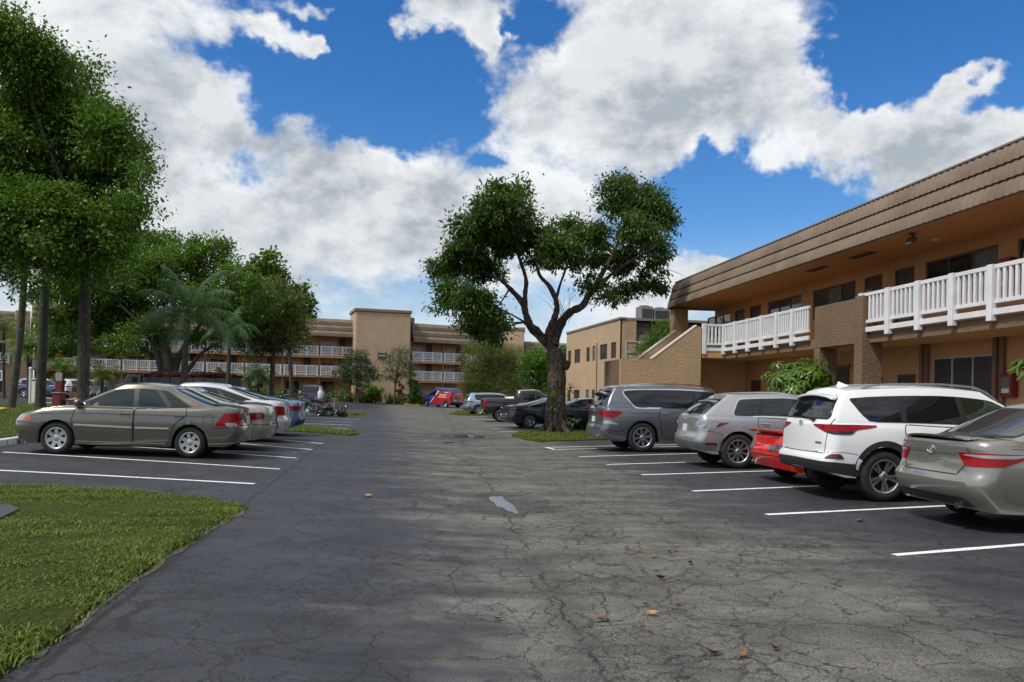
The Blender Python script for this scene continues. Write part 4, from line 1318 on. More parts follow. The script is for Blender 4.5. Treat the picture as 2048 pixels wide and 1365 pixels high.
# tan four door, the nearest of the left row
S = sedan(4.51, 1.71, 1.41, .97, .90, 2.535, 1.04, rw=.30, paint=P_TAN, style=('cover', 7), glass=glassy('clear_tint', (0.012, 0.024, 0.028), .03), tw=.185,
    strips=[('moulding', 'side', [(1.45, .555), (2.09, .55)], .035, plain('pale_moulding', (0.40, .38, .34), .4, var=.1), .012, True),
            ('moulding', 'side', [(2.16, .55), (3.24, .565)], .035, MATS['pale_moulding'], .012, True),
            ('moulding', 'side', [(1.50, .265), (3.2, .262)], .014, MATS['pale_moulding'], .006, True),
            ('crease', 'side', [(.45, .80), (1.2, .795), (2.1, .79), (3.3, .775), (3.9, .74)], .007, M_GAP, .004, True),
            ('fuel_door', 'side', [(.60, .68), (.60, .83), (.78, .83), (.79, .70), (.77, .68)], .007, M_GAP, .003, True),
            ('bumper_gap', 'side', [(.02, .60), (.35, .60), (.62, .585)], .009, M_GAP, .003, True),
            ('bumper_gap', 'side', [(4.46, .575), (4.2, .575), (3.98, .56)], .009, M_GAP, .003, True),
            ('bumper_strip', 'side', [(.06, .33), (.4, .30), (.68, .285)], .014, MATS['pale_moulding'], .004, True),
            ('boot_gap', 'rear', [(-.62, .90), (-.55, .64), (.55, .64), (.62, .90)], .009, M_GAP, .003, False)],
    panels=[('tail_light', [('wrap', [(.50, .87), (.46, .64), (1.155, .63), (1.155, .67), (.955, .885)])], M_RED, .007),
            ('reversing_lens', [('wrap', [(.74, .637), (.97, .635), (.97, .70), (.74, .70)])], M_CLEAR, .010),
            ('headlight', [('wrapf', [(.40, .59), (1.10, .60), (1.02, .70), (.90, .715), (.44, .68)])], M_CLEAR, .006),
            ('indicator', [('wrapf', [(.90, .605), (1.09, .605), (1.015, .695), (.93, .705)])], M_AMBER, .009)],
    mid=[('grille', 'front', [(-.34, .60), (.34, .60), (.38, .69), (-.38, .69)], M_TRIM, .005)], plate=(0, .74), exhaust=[.45], handle=M_TRIM)
S['handle'] = plain('handle_dark', (0.05, .045, .035), .4); S['lx'] = .93; S['lz'] = 1.01
car('parked_car', 'tan four door sedan with plastic wheel covers, nearest car of the left row', 'car', S, px=379, py=917, wheel_x=1.04, side=1, heading=R(189))

# beige silver two door with oval lamps and a rope over its boot
def rope(sh, root, S):
    pts = []
    for t in np.linspace(0, 1, 16):
        if t < .5:
            x = .62 - t * 1.15; h, n = sh.hit('top', max(.06, x), -.30 + t * .2)
        else:
            h, n = sh.hit('rear', -.2, .93 - (t - .5) * 1.15)
        pts.append(h + n * .012)
    obj('luggage_cord', MB().tube(pts, .011, 6), plain('cord_dark', (.03, .035, .04), .8), root, 40)
    mb = MB(); surf_box(sh, 'rear', -.2, .42, (.05, .10, .03), .01, 1, mb); obj('cord_hook', mb, plain('hook_steel', (.45, .47, .5), .35, metal=.8), root)
S = sedan(4.6, 1.73, 1.37, 1.0, .92, 2.64, 1.08, rw=.30, paint=P_BEIGE, style=('spoke', 5, .2, .06, .09), hwr=.52, rt=1.62, rb=.72, ft=2.75, rear=[(.2, .13), (.36, .05), (.55, .0), (.66, .03), (.8, .03), (.93, .10), (1.02, .20)],
    strips=[('bumper_gap', 'side', [(.02, .59), (.4, .59), (.68, .58)], .010, M_GAP, .003, True), ('bumper_gap', 'rear', [(-.8, .60), (.8, .60)], .010, M_GAP, .003, False)],
    panels=[('tail_light', [('wrap', [(.78, .72, .06), (1.08, .69, .1), (1.18, .77, .08), (1.04, .86, .12), (.80, .86, .06)])], M_REDD, .007)],
    plate=None)
S['dlo'].update(rb=1.18, rt=1.78, pillars=[(1.78, 1.98)]); S['doors'] = [[(1.85, .27), (3.3, .27), (3.36, .62), (3.28, .87), (1.80, .92)]]
car('parked_car', 'beige silver coupe with oval tail lamp and dark cord over its boot', 'car', S, extra=rope, px=438, py=900.5, wheel_x=1.08, side=1, heading=R(189))

# pearl white saloon with a chrome lined arched window
S = sedan(4.86, 1.83, 1.49, 1.06, .97, 2.78, 1.08, rw=.325, paint=P_PEARL, style=('twin', 5, .3, .13, .05), rb=.60, rt=1.55, ft=2.8, fb=3.72, hwr=.58, glass=M_GLASS_D,
    strips=[('bumper_gap', 'side', [(.02, .66), (.32, .665), (.62, .63)], .008, M_GAP, .003, True), ('crease', 'side', [(.35, .90), (1.4, .86), (3.6, .82)], .006, M_GAP, .003, True)],
    panels=[('tail_light', [('wrap', [(.52, .93), (.46, .71), (1.255, .70), (1.155, .86), (1.035, .95)])], M_RED, .007),
            ('bumper_chrome', [('rear', [(.3, .47), (.72, .47), (.70, .52), (.3, .51)])], M_CHROME, .012)],
    plate=(0, .80))
S['dlo'].update(chrome=.022, rb=.82, rt=1.72, pillars=[(1.5, 1.78), (2.2, 2.2)], rc=.2)
car('parked_car', 'pearl white sedan with big red tail lamps between the coupe and the blue hatchback', 'car', S, px=484, py=884, wheel_x=1.08, side=1, heading=R(189))

# steel blue hatch saloon
S = sedan(4.65, 1.80, 1.43, 1.04, .93, 2.70, 1.02, rw=.32, paint=P_STEEL, style=('spoke', 5, .1, .05, .08), rb=.36, rt=1.75, ft=2.75, fb=3.6, hwr=.56,
    rear=[(.2, .16), (.34, .06), (.5, .0), (.62, .02), (.75, .04), (.9, .03), (1.06, .08)],
    strips=[('bumper_gap', 'side', [(.03, .69), (.34, .70), (.64, .64)], .008, M_GAP, .003, True)],
    panels=[('tail_light', [('wrap', [(.34, .91), (.34, .80), (.98, .76), (1.30, .86), (1.24, .90)])], M_RED, .007),
            ('rear_lip', [('rear', [(.0, .97), (.70, .95), (.70, 1.0), (.0, 1.02)])], P_STEEL, .02)], plate=(0, .66), mid=[('rear_valance', 'rear', [(-.8, .36), (.8, .36), (.74, .5), (-.74, .5)], M_CLAD, .006)])
car('parked_car', 'steel blue sedan beside the grass strip, farthest of the left row', 'car', S, px=528, py=872, wheel_x=1.02, side=1, heading=R(188))

# ------------------------------------------------------------------ tall cars
def suv(L, W, Hh, belt, wb, rov, rw=.37, nose=.98, cowl=1.12, rt=.30, rb=.10, ft=3.2, fb=4.0, hwr=.66, bellyz=.30, rear=None, front=None, **k):
    wheels = (rov, rov + wb)
    S = base_spec(L, W, wheels=wheels, rw=rw, rim=rw * .66, arch=rw + .055,
        belt=[(0, belt - .02), (.3, belt), (1.4, belt - .005), (2.6, belt - .03), (fb - .1, cowl - .03), (fb + .3, cowl - .05), (L - .3, nose + .02), (L, nose - .08)],
        bot=[(0, bellyz + .10), (.4, bellyz), (rov + .3, bellyz - .05), (L - 1.2, bellyz - .06), (L - .3, bellyz - .06), (L, bellyz + .02)],
        front=front or [(.2, L - .14), (.4, L - .03), (.6, L), (.8, L - .02), (.95, L - .08), (1.2, L - .2)],
        rear=rear or [(.25, .14), (.42, .05), (.56, .0), (.66, .02), (.74, .07), (belt - .05, .10), (belt + .05, .12)],
        roof=[(rt - .1, Hh - .14), (rt + .3, Hh - .095), (rt + 1.1, Hh - .06), ((rt + ft) / 2 + .3, Hh - .055), (ft - .25, Hh - .09), (ft + .05, Hh - .13)],
        gh=dict(rb=rb, rt=rt, ft=ft, fb=fb, hwb=W / 2 - .07, hwr=hwr, bulge=.03, rcrown=.055, rr=(.12, .14), bow=(.05, .14), taper=.06),
        backlight=dict(wb=W / 2 - .20, zb=belt + .08, wt=hwr - .05, zt=Hh - .20), windshield=dict(wb=W / 2 - .18, zb=cowl + .1, wt=hwr - .05, zt=Hh - .18),
        dlo=dict(rb=.55, rt=.62, fb=fb - .15, ft=ft - .05, pillars=[(rov + .30, rov + .30), (rov + 1.25, rov + 1.25)], rise=.04, drop=.10, rc=.05),
        doors=[[(rov + 1.24, bellyz + .06), (rov + 1.24, belt - .01), (rov + .28, belt + .01), (rov + .24, belt - .2), (rov + .46, .72), (rov + .50, bellyz + .06)],
               [(rov + 1.27, bellyz + .06), (rov + 2.35, bellyz + .06), (rov + 2.42, .75), (rov + 2.36, cowl - .03), (rov + 1.27, belt - .01)]],
        hz=belt - .12, mirror=(fb - .30, cowl + .06), rr=(.16, .22), rf=(.3, .34), tw=.235, wprof=[(0, .95), (.15, .975), (.4, 1.0), (.62, 1.0), (.8, .985), (.94, .965), (1, .94)])
    S.update(k)
    return S
def spoiler(sh, root, z, x0, x1, w, mat, th=.035):
    mb = MB()
    vs, fs = [], []
    n = 10
    for i in range(n + 1):
        y = -w + 2 * w * i / n
        h, _ = sh.hit('top', x0 + .06, y)
        e = 1 - (abs(y) / w) ** 4 * .35
        zz = h.z + .012
        vs += [(x1, y, zz), (x0 - (x0 - (x0 - .10)) * e, y, zz - .035), (x0 - .10 * e, y, zz - .035 - th), (x1, y, zz - .10)]
        if i:
            o = 4 * i
            for a, b_ in ((0, 1), (1, 2), (2, 3)): fs.append((o - 4 + a, o - 4 + b_, o + b_, o + a))
    fs += [(0, 3, 2, 1), (4 * n, 4 * n + 1, 4 * n + 2, 4 * n + 3)]
    mb.add(vs, fs)
    obj('spoiler', mb, mat, root, 40, bevel=.008)
def wiper(sh, root, z, y0=.0):
    a, n = sh.hit('rear', y0, z); c, _ = sh.hit('rear', y0 + .42, z + .04)
    obj('rear_wiper', MB().bar(a + n * .03, c + n * .025, .018, .02).box(a + n * .02, (.05, .06, .05)), M_TRIM, root)

# slate grey full size
def ex_qx(sh, root, S):
    rails(sh, root, .75, 3.2, .66, M_CHROME, .055, .05)
    spoiler(sh, root, 1.8, .30, .62, .60, S['paint'])
    wiper(sh, root, 1.20, -.05)
    emblem(sh, root, 0, 1.12, .07, kind='plain')
S = suv(5.2, 1.98, 1.84, 1.17, 3.05, 1.22, rw=.40, paint=P_GREY, style=('twin', 8, .15, .10, .045), hwr=.69, rt=.42, rb=.14, ft=3.45, fb=4.1, glass=M_GLASS_D, front_glass=glassy('tinted_front', (.012, .018, .024)),
    panels=[('tail_light', [('wrap', [(.42, 1.09), (.42, 1.0), (.95, .92), (1.09, .90), (1.25, .98), (1.35, 1.05), (1.25, 1.10)])], M_RED, .008),
            ('bumper_reflector', [('wrap', [(.80, .76), (1.29, .74), (1.05, .84), (.85, .84)])], plain('silver_insert', (.55, .55, .56), .3, metal=.6), .007)],
    strips=[('crease', 'side', [(.5, .93), (1.6, .945), (3.8, .93)], .006, M_GAP, .002, True), ('bumper_gap', 'side', [(.03, .60), (.35, .58), (.66, .56)], .010, M_GAP, .004, True)],
    mid=[('tailgate_trim', 'rear', [(-.5, 1.02), (.5, 1.02), (.5, 1.06), (-.5, 1.06)], M_CHROME, .012)], plate=(0, .86), clad=.05, clad_mat=P_GREY, exhaust=[.6, -.6])
S['dlo'].update(chrome=.028, rb=1.02, rt=.66, pillars=[(1.72, 1.72), (2.75, 2.75)], rise=.03, rct=.2, rc=.12)
S['doors'] = [[(2.72, .40), (2.72, 1.17), (1.72, 1.18), (1.70, .95), (1.80, .40)], [(2.75, .40), (3.85, .40), (3.95, .75), (3.86, 1.10), (2.75, 1.17)]]
S['handle'] = M_CHROME
S['lz'] = 1.03
car('parked_car', 'slate grey full size SUV with chrome window line beside the grass island', 'car', S, extra=ex_qx, px=1283, py=905, wheel_x=1.22, side=-1, heading=R(9))

# silver crossover
def ex_cx(sh, root, S):
    spoiler(sh, root, 1.6, .62, .90, .56, S['paint'])
    emblem(sh, root, 0, 1.04, .065, kind='wing')
    wiper(sh, root, 1.12, -.1)
    h, n = sh.hit('side', 4.1, 1.05, -1)
    obj('antenna', MB().tube([(4.0, -.6, 1.1), (3.8, -.62, 1.45)], .004, 5), M_TRIM, root)
S = suv(4.68, 1.87, 1.63, 1.06, 2.75, .98, rw=.365, paint=P_SILVER, style=('spoke', 10, .3, .045, .05), hwr=.60, rt=.80, rb=.14, ft=2.75, fb=3.72, cowl=1.04, nose=.88,
    panels=[('tail_light', [('wrap', [(.58, .97, .08), (.56, .87, .08), (.9, .83, .1), (1.12, .82, .1), (1.395, .92), (1.435, .975, .02), (1.155, 1.0)])], M_CLEAR, .008),
            ('tail_lens', [('wrap', [(1.135, .86), (1.195, .86), (1.385, .935), (1.415, .965), (1.195, .945)])], M_REDD, .011),
            ('reflector', [('wrap', [(.995, .50), (1.295, .49), (1.295, .53), (.995, .54)])], M_REDD, .009),
            ('lower_bumper', [('wrap', [(0, .40), (.9, .38), (1.375, .35), (1.375, .52), (.9, .54), (0, .56)])], plain('grey_cladding', (.10, .105, .11), .45, var=.15), .006)],
    strips=[('bumper_gap', 'side', [(.05, .80), (.45, .76), (.62, .70)], .008, M_GAP, .003, True)], plate=(0, .82), exhaust=[.55, -.55])
S['dlo'].update(chrome=.02, rb=.86, rt=1.05, pillars=[(1.45, 1.60), (2.35, 2.30)], rc=.10, rct=.12, drop=.095)
S['doors'] = [[(2.36, .36), (2.36, 1.03), (1.42, 1.07), (1.40, .9), (1.58, .70), (1.62, .36)], [(2.39, .36), (3.42, .36), (3.48, .7), (3.42, 1.0), (2.39, 1.03)]]
S['handle'] = M_CHROME
def lamp_ring(sh, root, S):
    ex_cx(sh, root, S)
    for sd in (1, -1):
        h, n = sh.hit('side', .20, .905, sd)
        a = n.cross(Vector((0, 0, 1))).normalized(); c = n.cross(a)
        pts = [h + n * .013 + a * .085 * math.cos(t) + c * .065 * math.sin(t) for t in np.linspace(0, 2 * math.pi, 21)]
        obj('lamp_ring', MB().tube(pts, .007, 6, False), M_CHROME, root, 40)
S['lz'] = 1.045
car('parked_car', 'silver crossover with round clear tail lamps left of the red convertible', 'car', S, extra=lamp_ring, px=1474, py=938, wheel_x=.98, side=-1, heading=R(5))

# white crossover
def ex_rav(sh, root, S):
    rails(sh, root, .75, 2.95, .60, plain('rail_silver', (.45, .46, .47), .3, metal=.8), .05, .035)
    spoiler(sh, root, 1.62, .36, .72, .60, S['paint'])
    wiper(sh, root, 1.13, -.35)
    emblem(sh, root, 0, 1.07, .062)
    h, n = sh.hit('top', .80, 0)
    mb = MB(); mb.add([(h.x - .11, -.035, h.z - .005), (h.x - .11, .035, h.z - .005), (h.x + .12, .03, h.z - .01), (h.x + .12, -.03, h.z - .01), (h.x - .09, 0, h.z + .07)], [(0, 1, 2, 3), (0, 4, 1), (1, 4, 2), (2, 4, 3), (3, 4, 0)])
    obj('roof_fin', mb, S['paint'], root)
S = suv(4.60, 1.845, 1.67, 1.08, 2.66, 1.0, rw=.36, paint=P_WHITE, style=('twin', 5, .35, .17, .05), hwr=.64, rt=.42, rb=.14, ft=2.85, fb=3.72, cowl=1.06, nose=.92, glass=M_GLASS_D, front_glass=glassy('green_tint', (.016, .024, .014)), bellyz=.34,
    rear=[(.25, .16), (.42, .06), (.55, .0), (.62, .015), (.68, .07), (.85, .08), (1.02, .10), (1.14, .13)],
    panels=[('tail_light', [('wrap', [(.40, 1.055, .01), (.62, .995), (.86, .95), (1.12, .95), (1.20, 1.005), (1.48, 1.045), (1.48, 1.07), (1.22, 1.075), (.60, 1.075), (.40, 1.07, .01)])], M_RED, .009),
            ('lamp_base', [('wrap', [(.66, .985), (.86, .94), (1.12, .94), (1.18, .98), (1.02, .975), (.84, .98)])], M_TRIM, .012),
            ('reflector', [('wrap', [(.80, .60), (1.08, .60), (.98, .67), (.86, .67)])], plain('reflector_dark', (.10, .02, .02), .2), .008),
            ('lower_bumper', [('wrap', [(0, .445), (.9, .40), (1.30, .345), (1.37, .52), (.95, .555), (0, .575)])], M_CLAD, .007),
            ('sill_trim', [('side', [(1.45, .30), (3.2, .30), (3.2, .40), (1.45, .40)])], M_CLAD, .007)],
    strips=[('tailgate_gap', 'rear', [(-.78, 1.16), (-.76, .95), (-.74, .67), (.74, .67), (.76, .95), (.78, 1.16)], .010, M_GAP, .004, False),
            ('bumper_gap', 'side', [(.05, .685), (.40, .69), (.58, .66)], .006, M_GAP, .003, True)],
    mid=[('tailgate_badge', 'rear', [(.42, .80), (.62, .80), (.62, .825), (.42, .825)], plain('badge_grey', (.30, .31, .32), .3, metal=.8), .006)], clad=.09, plate=None)
S['mid'] = [('tailgate_badge', 'rear', [(-.66, .80), (-.50, .80), (-.50, .825), (-.66, .825)], plain('badge_grey', (.30, .31, .32), .3, metal=.8), .006)]
S['dlo'].update(rb=.74, rt=.52, pillars=[(1.32, 1.32), (2.28, 2.24)], rc=.25, rct=.04, drop=.11)
S['doors'] = [[(2.28, .40), (2.28, 1.05), (1.32, 1.09), (1.30, .95), (1.46, .70), (1.50, .40)], [(2.31, .40), (3.34, .40), (3.42, .72), (3.36, 1.02), (2.31, 1.05)]]
S['lz'] = 1.07
car('parked_car', 'white crossover with black wheel arches between the red convertible and champagne sedan', 'car', S, extra=ex_rav, px=1764, py=1004, wheel_x=1.0, side=-1, heading=R(4.5))

# champagne saloon at the right edge
def ex_camry(sh, root, S):
    emblem(sh, root, 0, .93, .075)
    for body, y, z, sz in (('CAMRY', .44, .70, .045), ('SE', -.52, .70, .045)):
        me = text_mesh(body, sz, 'lettering', .002)
        h, n = sh.hit('rear', y, z)
        o = link('lettering', me, M_CHROME, root)
        o.location = h + Vector((-.012, 0, 0)); o.rotation_euler = (R(90), 0, R(-90))
    vs, fs = [], []
    n = 16
    for i in range(n + 1):
        y = -.60 + 1.2 * i / n
        e = 1 - (abs(y) / .60) ** 3
        h0, _ = sh.hit('top', .36, y); h1, _ = sh.hit('top', .22, y)
        vs += [(h0.x, y, h0.z + .004), (.10 - .035 * e + .04 * (1 - e), y, h1.z + .035 * e + .006), (.11 - .03 * e + .04 * (1 - e), y, h1.z + .010 * e + .002), (h1.x, y, h1.z)]
        if i:
            o = 4 * i
            for a in range(3): fs.append((o - 4 + a, o - 4 + a + 1, o + a + 1, o + a))
    obj('spoiler', MB().add(vs, fs), S['paint'], root, 40)
S = sedan(4.86, 1.82, 1.56, 1.06, .97, 2.78, 1.12, rw=.335, paint=P_CHAMP, style=('twin', 5, .2, .14, .05), rb=.58, rt=1.40, ft=2.85, fb=3.78, hwr=.60, glass=M_GLASS_D, rear_glass=glassy('rear_tint', (.03, .034, .04)),
    rear=[(.2, .18), (.34, .10), (.46, .02), (.56, .0), (.62, .025), (.68, .09), (.88, .115), (.96, .10), (1.04, .13)],
    panels=[('tail_light', [('wrap', [(.46, .925), (.58, .765), (1.02, .775), (1.26, .86), (1.33, .90), (1.27, .92), (.86, .93)])], M_RED, .008),
            ('lamp_strip', [('wrap', [(.56, .893), (.84, .872), (1.12, .872), (1.28, .895), (1.25, .91), (.9, .912), (.56, .908)])], M_CLEAR, .011),
            ('bumper_vent', [('wrap', [(1.11, .40), (1.23, .34), (1.35, .34), (1.15, .50)])], carpaint('paint_champagne_dark', (.25, .235, .20), .65, .3), .004)],
    strips=[('boot_gap', 'rear', [(-.60, .97), (-.66, .915), (-.50, .66), (.50, .66), (.66, .915), (.60, .97)], .012, M_GAP, .003, False),
            ('crease', 'side', [(.5, .985), (1.4, .975)], .006, M_GAP, .003, True)],
    mid=[('boot_trim', 'rear', [(-.46, .895), (.46, .895), (.44, .925), (-.44, .925)], M_CHROME, .012), ('rear_valance', 'rear', [(-.72, .30), (.72, .30), (.60, .40), (-.60, .40)], M_CLAD, .007)],
    exhaust=[-.52], scale=1.0)
S['bot'][0] = (0, .30)
car('parked_car', 'champagne sedan with boot spoiler cut off by the right edge of the photo', 'car', S, extra=ex_camry, px=1958, py=1070, wheel_x=.16, side=-1, heading=R(5))

# red convertible, mostly hidden
S = base_spec(4.0, 1.70, wheels=(.85, 3.15), rw=.30, rim=.20, arch=.34, paint=P_RED, style=('spoke', 5, 0, .05, .07), open=True,
    belt=[(0, .80), (.15, .86), (.7, .90), (1.4, .88), (2.4, .84), (3.4, .76), (4.0, .60)], bot=[(0, .30), (.4, .22), (3.6, .2), (4.0, .24)],
    front=[(.15, 3.86), (.3, 3.96), (.45, 4.0), (.6, 3.93), (.8, 3.7)], rear=[(.2, .15), (.34, .06), (.5, .0), (.6, .0), (.66, .05), (.8, .07), (.9, .12)], rr=(.3, .34))
root = thing('parked_car', 'red open convertible mostly hidden behind the white crossover', 'car', group='parked cars')
sh = Shell(S); sh.build(root, P_RED)
for sd in (1, -1):
    mb = MB()
    sh.panel('wrap', rounded([(.34, .57, .08), (.80, .58, .08), (1.06, .60, .07), (1.06, .69, .07), (.80, .71, .08), (.34, .70, .08)]), .006, sd, mb, step=.045)
    obj('tail_light', mb, plain('smoked_lens', (.05, .045, .045), .15, coat=.8), root, 40)
obj('bumper_gap', sh.strip('rear', [(-.8, .50), (.8, .50)], .012, .004), M_GAP, root)
mb = MB()
for i in range(9):
    pass
mb.prism([(.10, .90), (.34, .91), (.36, .93), (.02, .965), (.0, .95)], 'y', -.62, .62)
obj('spoiler', mb, P_RED, root, bevel=.01)
mb = MB(); mb.span(1.25, 2.35, -.62, .62, .90, .935); obj('cockpit', mb, M_TRIM, root, bevel=.02)
for y in (.35, -.35):
    mb = MB(); mb.prism([(1.38, .9), (1.62, .9), (1.50, 1.14), (1.38, 1.16)], 'y', y - .22, y + .22); obj('seat', mb, M_TRIM, root, bevel=.04)
mb = MB(); mb.prism([(2.45, .92), (2.50, .92), (2.12, 1.18), (2.08, 1.18)], 'y', -.58, .58); obj('windshield', mb, M_GLASS, root, bevel=.01)
add_wheels(root, S)
place_car(root, S, 1564, 971, .10, -1, heading=R(5))

# ------------------------------------------------------------------ the far right row
S = sedan(4.95, 1.86, 1.44, 1.03, .94, 2.83, 1.05, rw=.335, paint=P_GUN, style=('spoke', 5, .2, .10, .14), rb=.42, rt=1.75, ft=2.9, fb=3.85, hwr=.56, glass=M_GLASS_D,
    panels=[('tail_light', [('wrap', [(.1, .89), (.1, .83), (.88, .80), (1.13, .80), (1.35, .90)])], M_REDD, .008)],
    mid=[('rear_valance', 'rear', [(-.8, .36), (.8, .36), (.74, .46), (-.74, .46)], M_CLAD, .006)])
S['dlo'].update(chrome=.018, rb=.98, rt=1.85, pillars=[(1.55, 1.95), (2.2, 2.2)])
car('parked_car', 'dark grey fastback sedan behind the tree trunk on the far side of the drive', 'car', S, px=1059, py=857.5, wheel_x=1.05, side=-1, heading=R(13))
S = sedan(4.6, 1.80, 1.47, 1.05, .96, 2.70, 1.0, rw=.325, paint=P_NAVY, style=('spoke', 5, .2, .05, .08), glass=glassy('green_tint', (.016, .024, .014)),
    panels=[('tail_light', [('wrap', [(.5, .92), (.46, .78), (.84, .76), (1.14, .78), (1.18, .92)])], M_CLEAR, .008)])
car('parked_car', 'navy blue sedan half hidden behind the thick tree trunk', 'car', S, px=1137, py=861.5, wheel_x=1.0, side=-1, heading=R(8))

def ex_high(sh, root, S):
    rails(sh, root, .8, 3.0, .62, M_TRIM, .045, .035); spoiler(sh, root, 1.7, .36, .7, .60, S['paint'])
S = suv(4.95, 1.93, 1.73, 1.10, 2.85, 1.02, rw=.37, paint=P_ICE, style=('spoke', 5, .3, .09, .12), hwr=.65, rt=.48, rb=.14, ft=3.1, fb=4.0, cowl=1.08, nose=.95, glass=M_GLASS_D, clad=.04,
    panels=[('tail_light', [('wrap', [(.3, 1.06), (.3, 1.02), (.9, .99), (1.165, .99), (1.425, 1.04), (1.0, 1.075)])], M_RED, .009),
            ('lower_bumper', [('wrap', [(0, .42), (.94, .41), (1.32, .39), (1.36, .58), (.95, .68), (0, .62)])], plain('grey_cladding', (.10, .105, .11), .45), .007)])
S['dlo'].update(rb=.80, rt=.70, rc=.2, pillars=[(1.35, 1.35), (2.35, 2.3)])
HIGH = dict(S)
car('parked_car', 'ice blue crossover parked at the far island next to the red van', 'car', S, extra=ex_high, px=957, py=831, wheel_x=1.02, side=-1, heading=R(14))
S = sedan(4.7, 1.80, 1.46, 1.08, .96, 2.7, 1.0, paint=P_WHITE, style=('spoke', 5, .2, .05, .08), glass=M_GLASS_D,
    panels=[('tail_light', [('wrap', [(.5, .94), (.46, .80), (.84, .78), (1.14, .80), (1.18, .94)])], M_RED, .008)], plate=(0, .6))
car('parked_car', 'white sedan almost hidden behind the black pickup', 'car', S, px=999, py=836.5, wheel_x=1.0, side=-1, heading=R(8))
far_suv = dict(HIGH); far_suv['paint'] = carpaint('paint_dusk_blue', (.07, .085, .14), .5, .3)
car('parked_car', 'dusk blue SUV by the tan block at the far left edge', 'car', far_suv, px=48, py=795, wheel_x=1.02, side=-1, heading=R(2))
far_suv = dict(HIGH); far_suv['paint'] = P_WHITE
car('parked_car', 'white SUV behind the low brown bins at far left', 'car', far_suv, px=150, py=797, wheel_x=1.02, side=-1, heading=R(62))
far_suv = dict(HIGH); far_suv['paint'] = P_BLACK
car('parked_car', 'black SUV seen over the bonnet of the tan sedan', 'car', far_suv, px=226, py=799, wheel_x=1.02, side=-1, heading=R(70))
far_suv = dict(HIGH); far_suv['paint'] = P_NAVY
car('parked_car', 'dark SUV facing away behind the leaning bicycles', 'car', far_suv, px=648, py=820.5, wheel_x=1.02, side=-1, heading=R(100))

# black pickup
def pickup():
    L, W = 5.85, 2.0
    S = suv(L, W, 1.90, 1.22, 3.6, 1.22, rw=.40, paint=P_BLACK, style=('spoke', 6, .2, .07, .10), bellyz=.45, rt=2.15, rb=2.02, ft=3.55, fb=4.35, hwr=.70, glass=M_GLASS_D, cowl=1.18, nose=1.08,
        rear=[(.3, .20), (.5, .04), (.6, .0), (.72, .02), (.76, .08), (1.3, .08)],
        panels=[('tail_light', [('wrap', [(.80, .88), (1.12, .88), (1.12, 1.17), (.80, 1.17)])], M_RED, .010)],
        mid=[('bumper', 'rear', [(-.92, .52), (.92, .52), (.92, .68), (-.92, .68)], M_CHROME, .03)], plate=(0, .62))
    S['dlo'].update(rb=2.25, rt=2.32, fb=4.15, ft=3.5, pillars=[(3.15, 3.15)])
    S['doors'] = [[(3.12, .5), (3.12, 1.2), (2.2, 1.2), (2.2, .5)], [(3.15, .5), (4.2, .5), (4.2, 1.16), (3.15, 1.2)]]
    S['backlight'].update(wb=.62, zb=1.32, wt=.58, zt=1.72)
    root = thing('pickup_truck', 'black pickup truck with closed bed at the far right row', 'pickup', group='parked cars')
    sh = Shell(S); sh.build(root, P_BLACK); dress(sh, root, S)
    mb = MB(); mb.prism([(.14, 1.215), (2.05, 1.215), (2.05, 1.33), (1.6, 1.355), (.5, 1.335), (.14, 1.29)], 'y', -.86, .86)
    obj('bed_cover', mb, plain('cover_vinyl', (.10, .10, .10), .5), root, bevel=.03)
    place_car(root, S, 1003, 844.5, 1.22, -1, heading=R(6))
pickup()

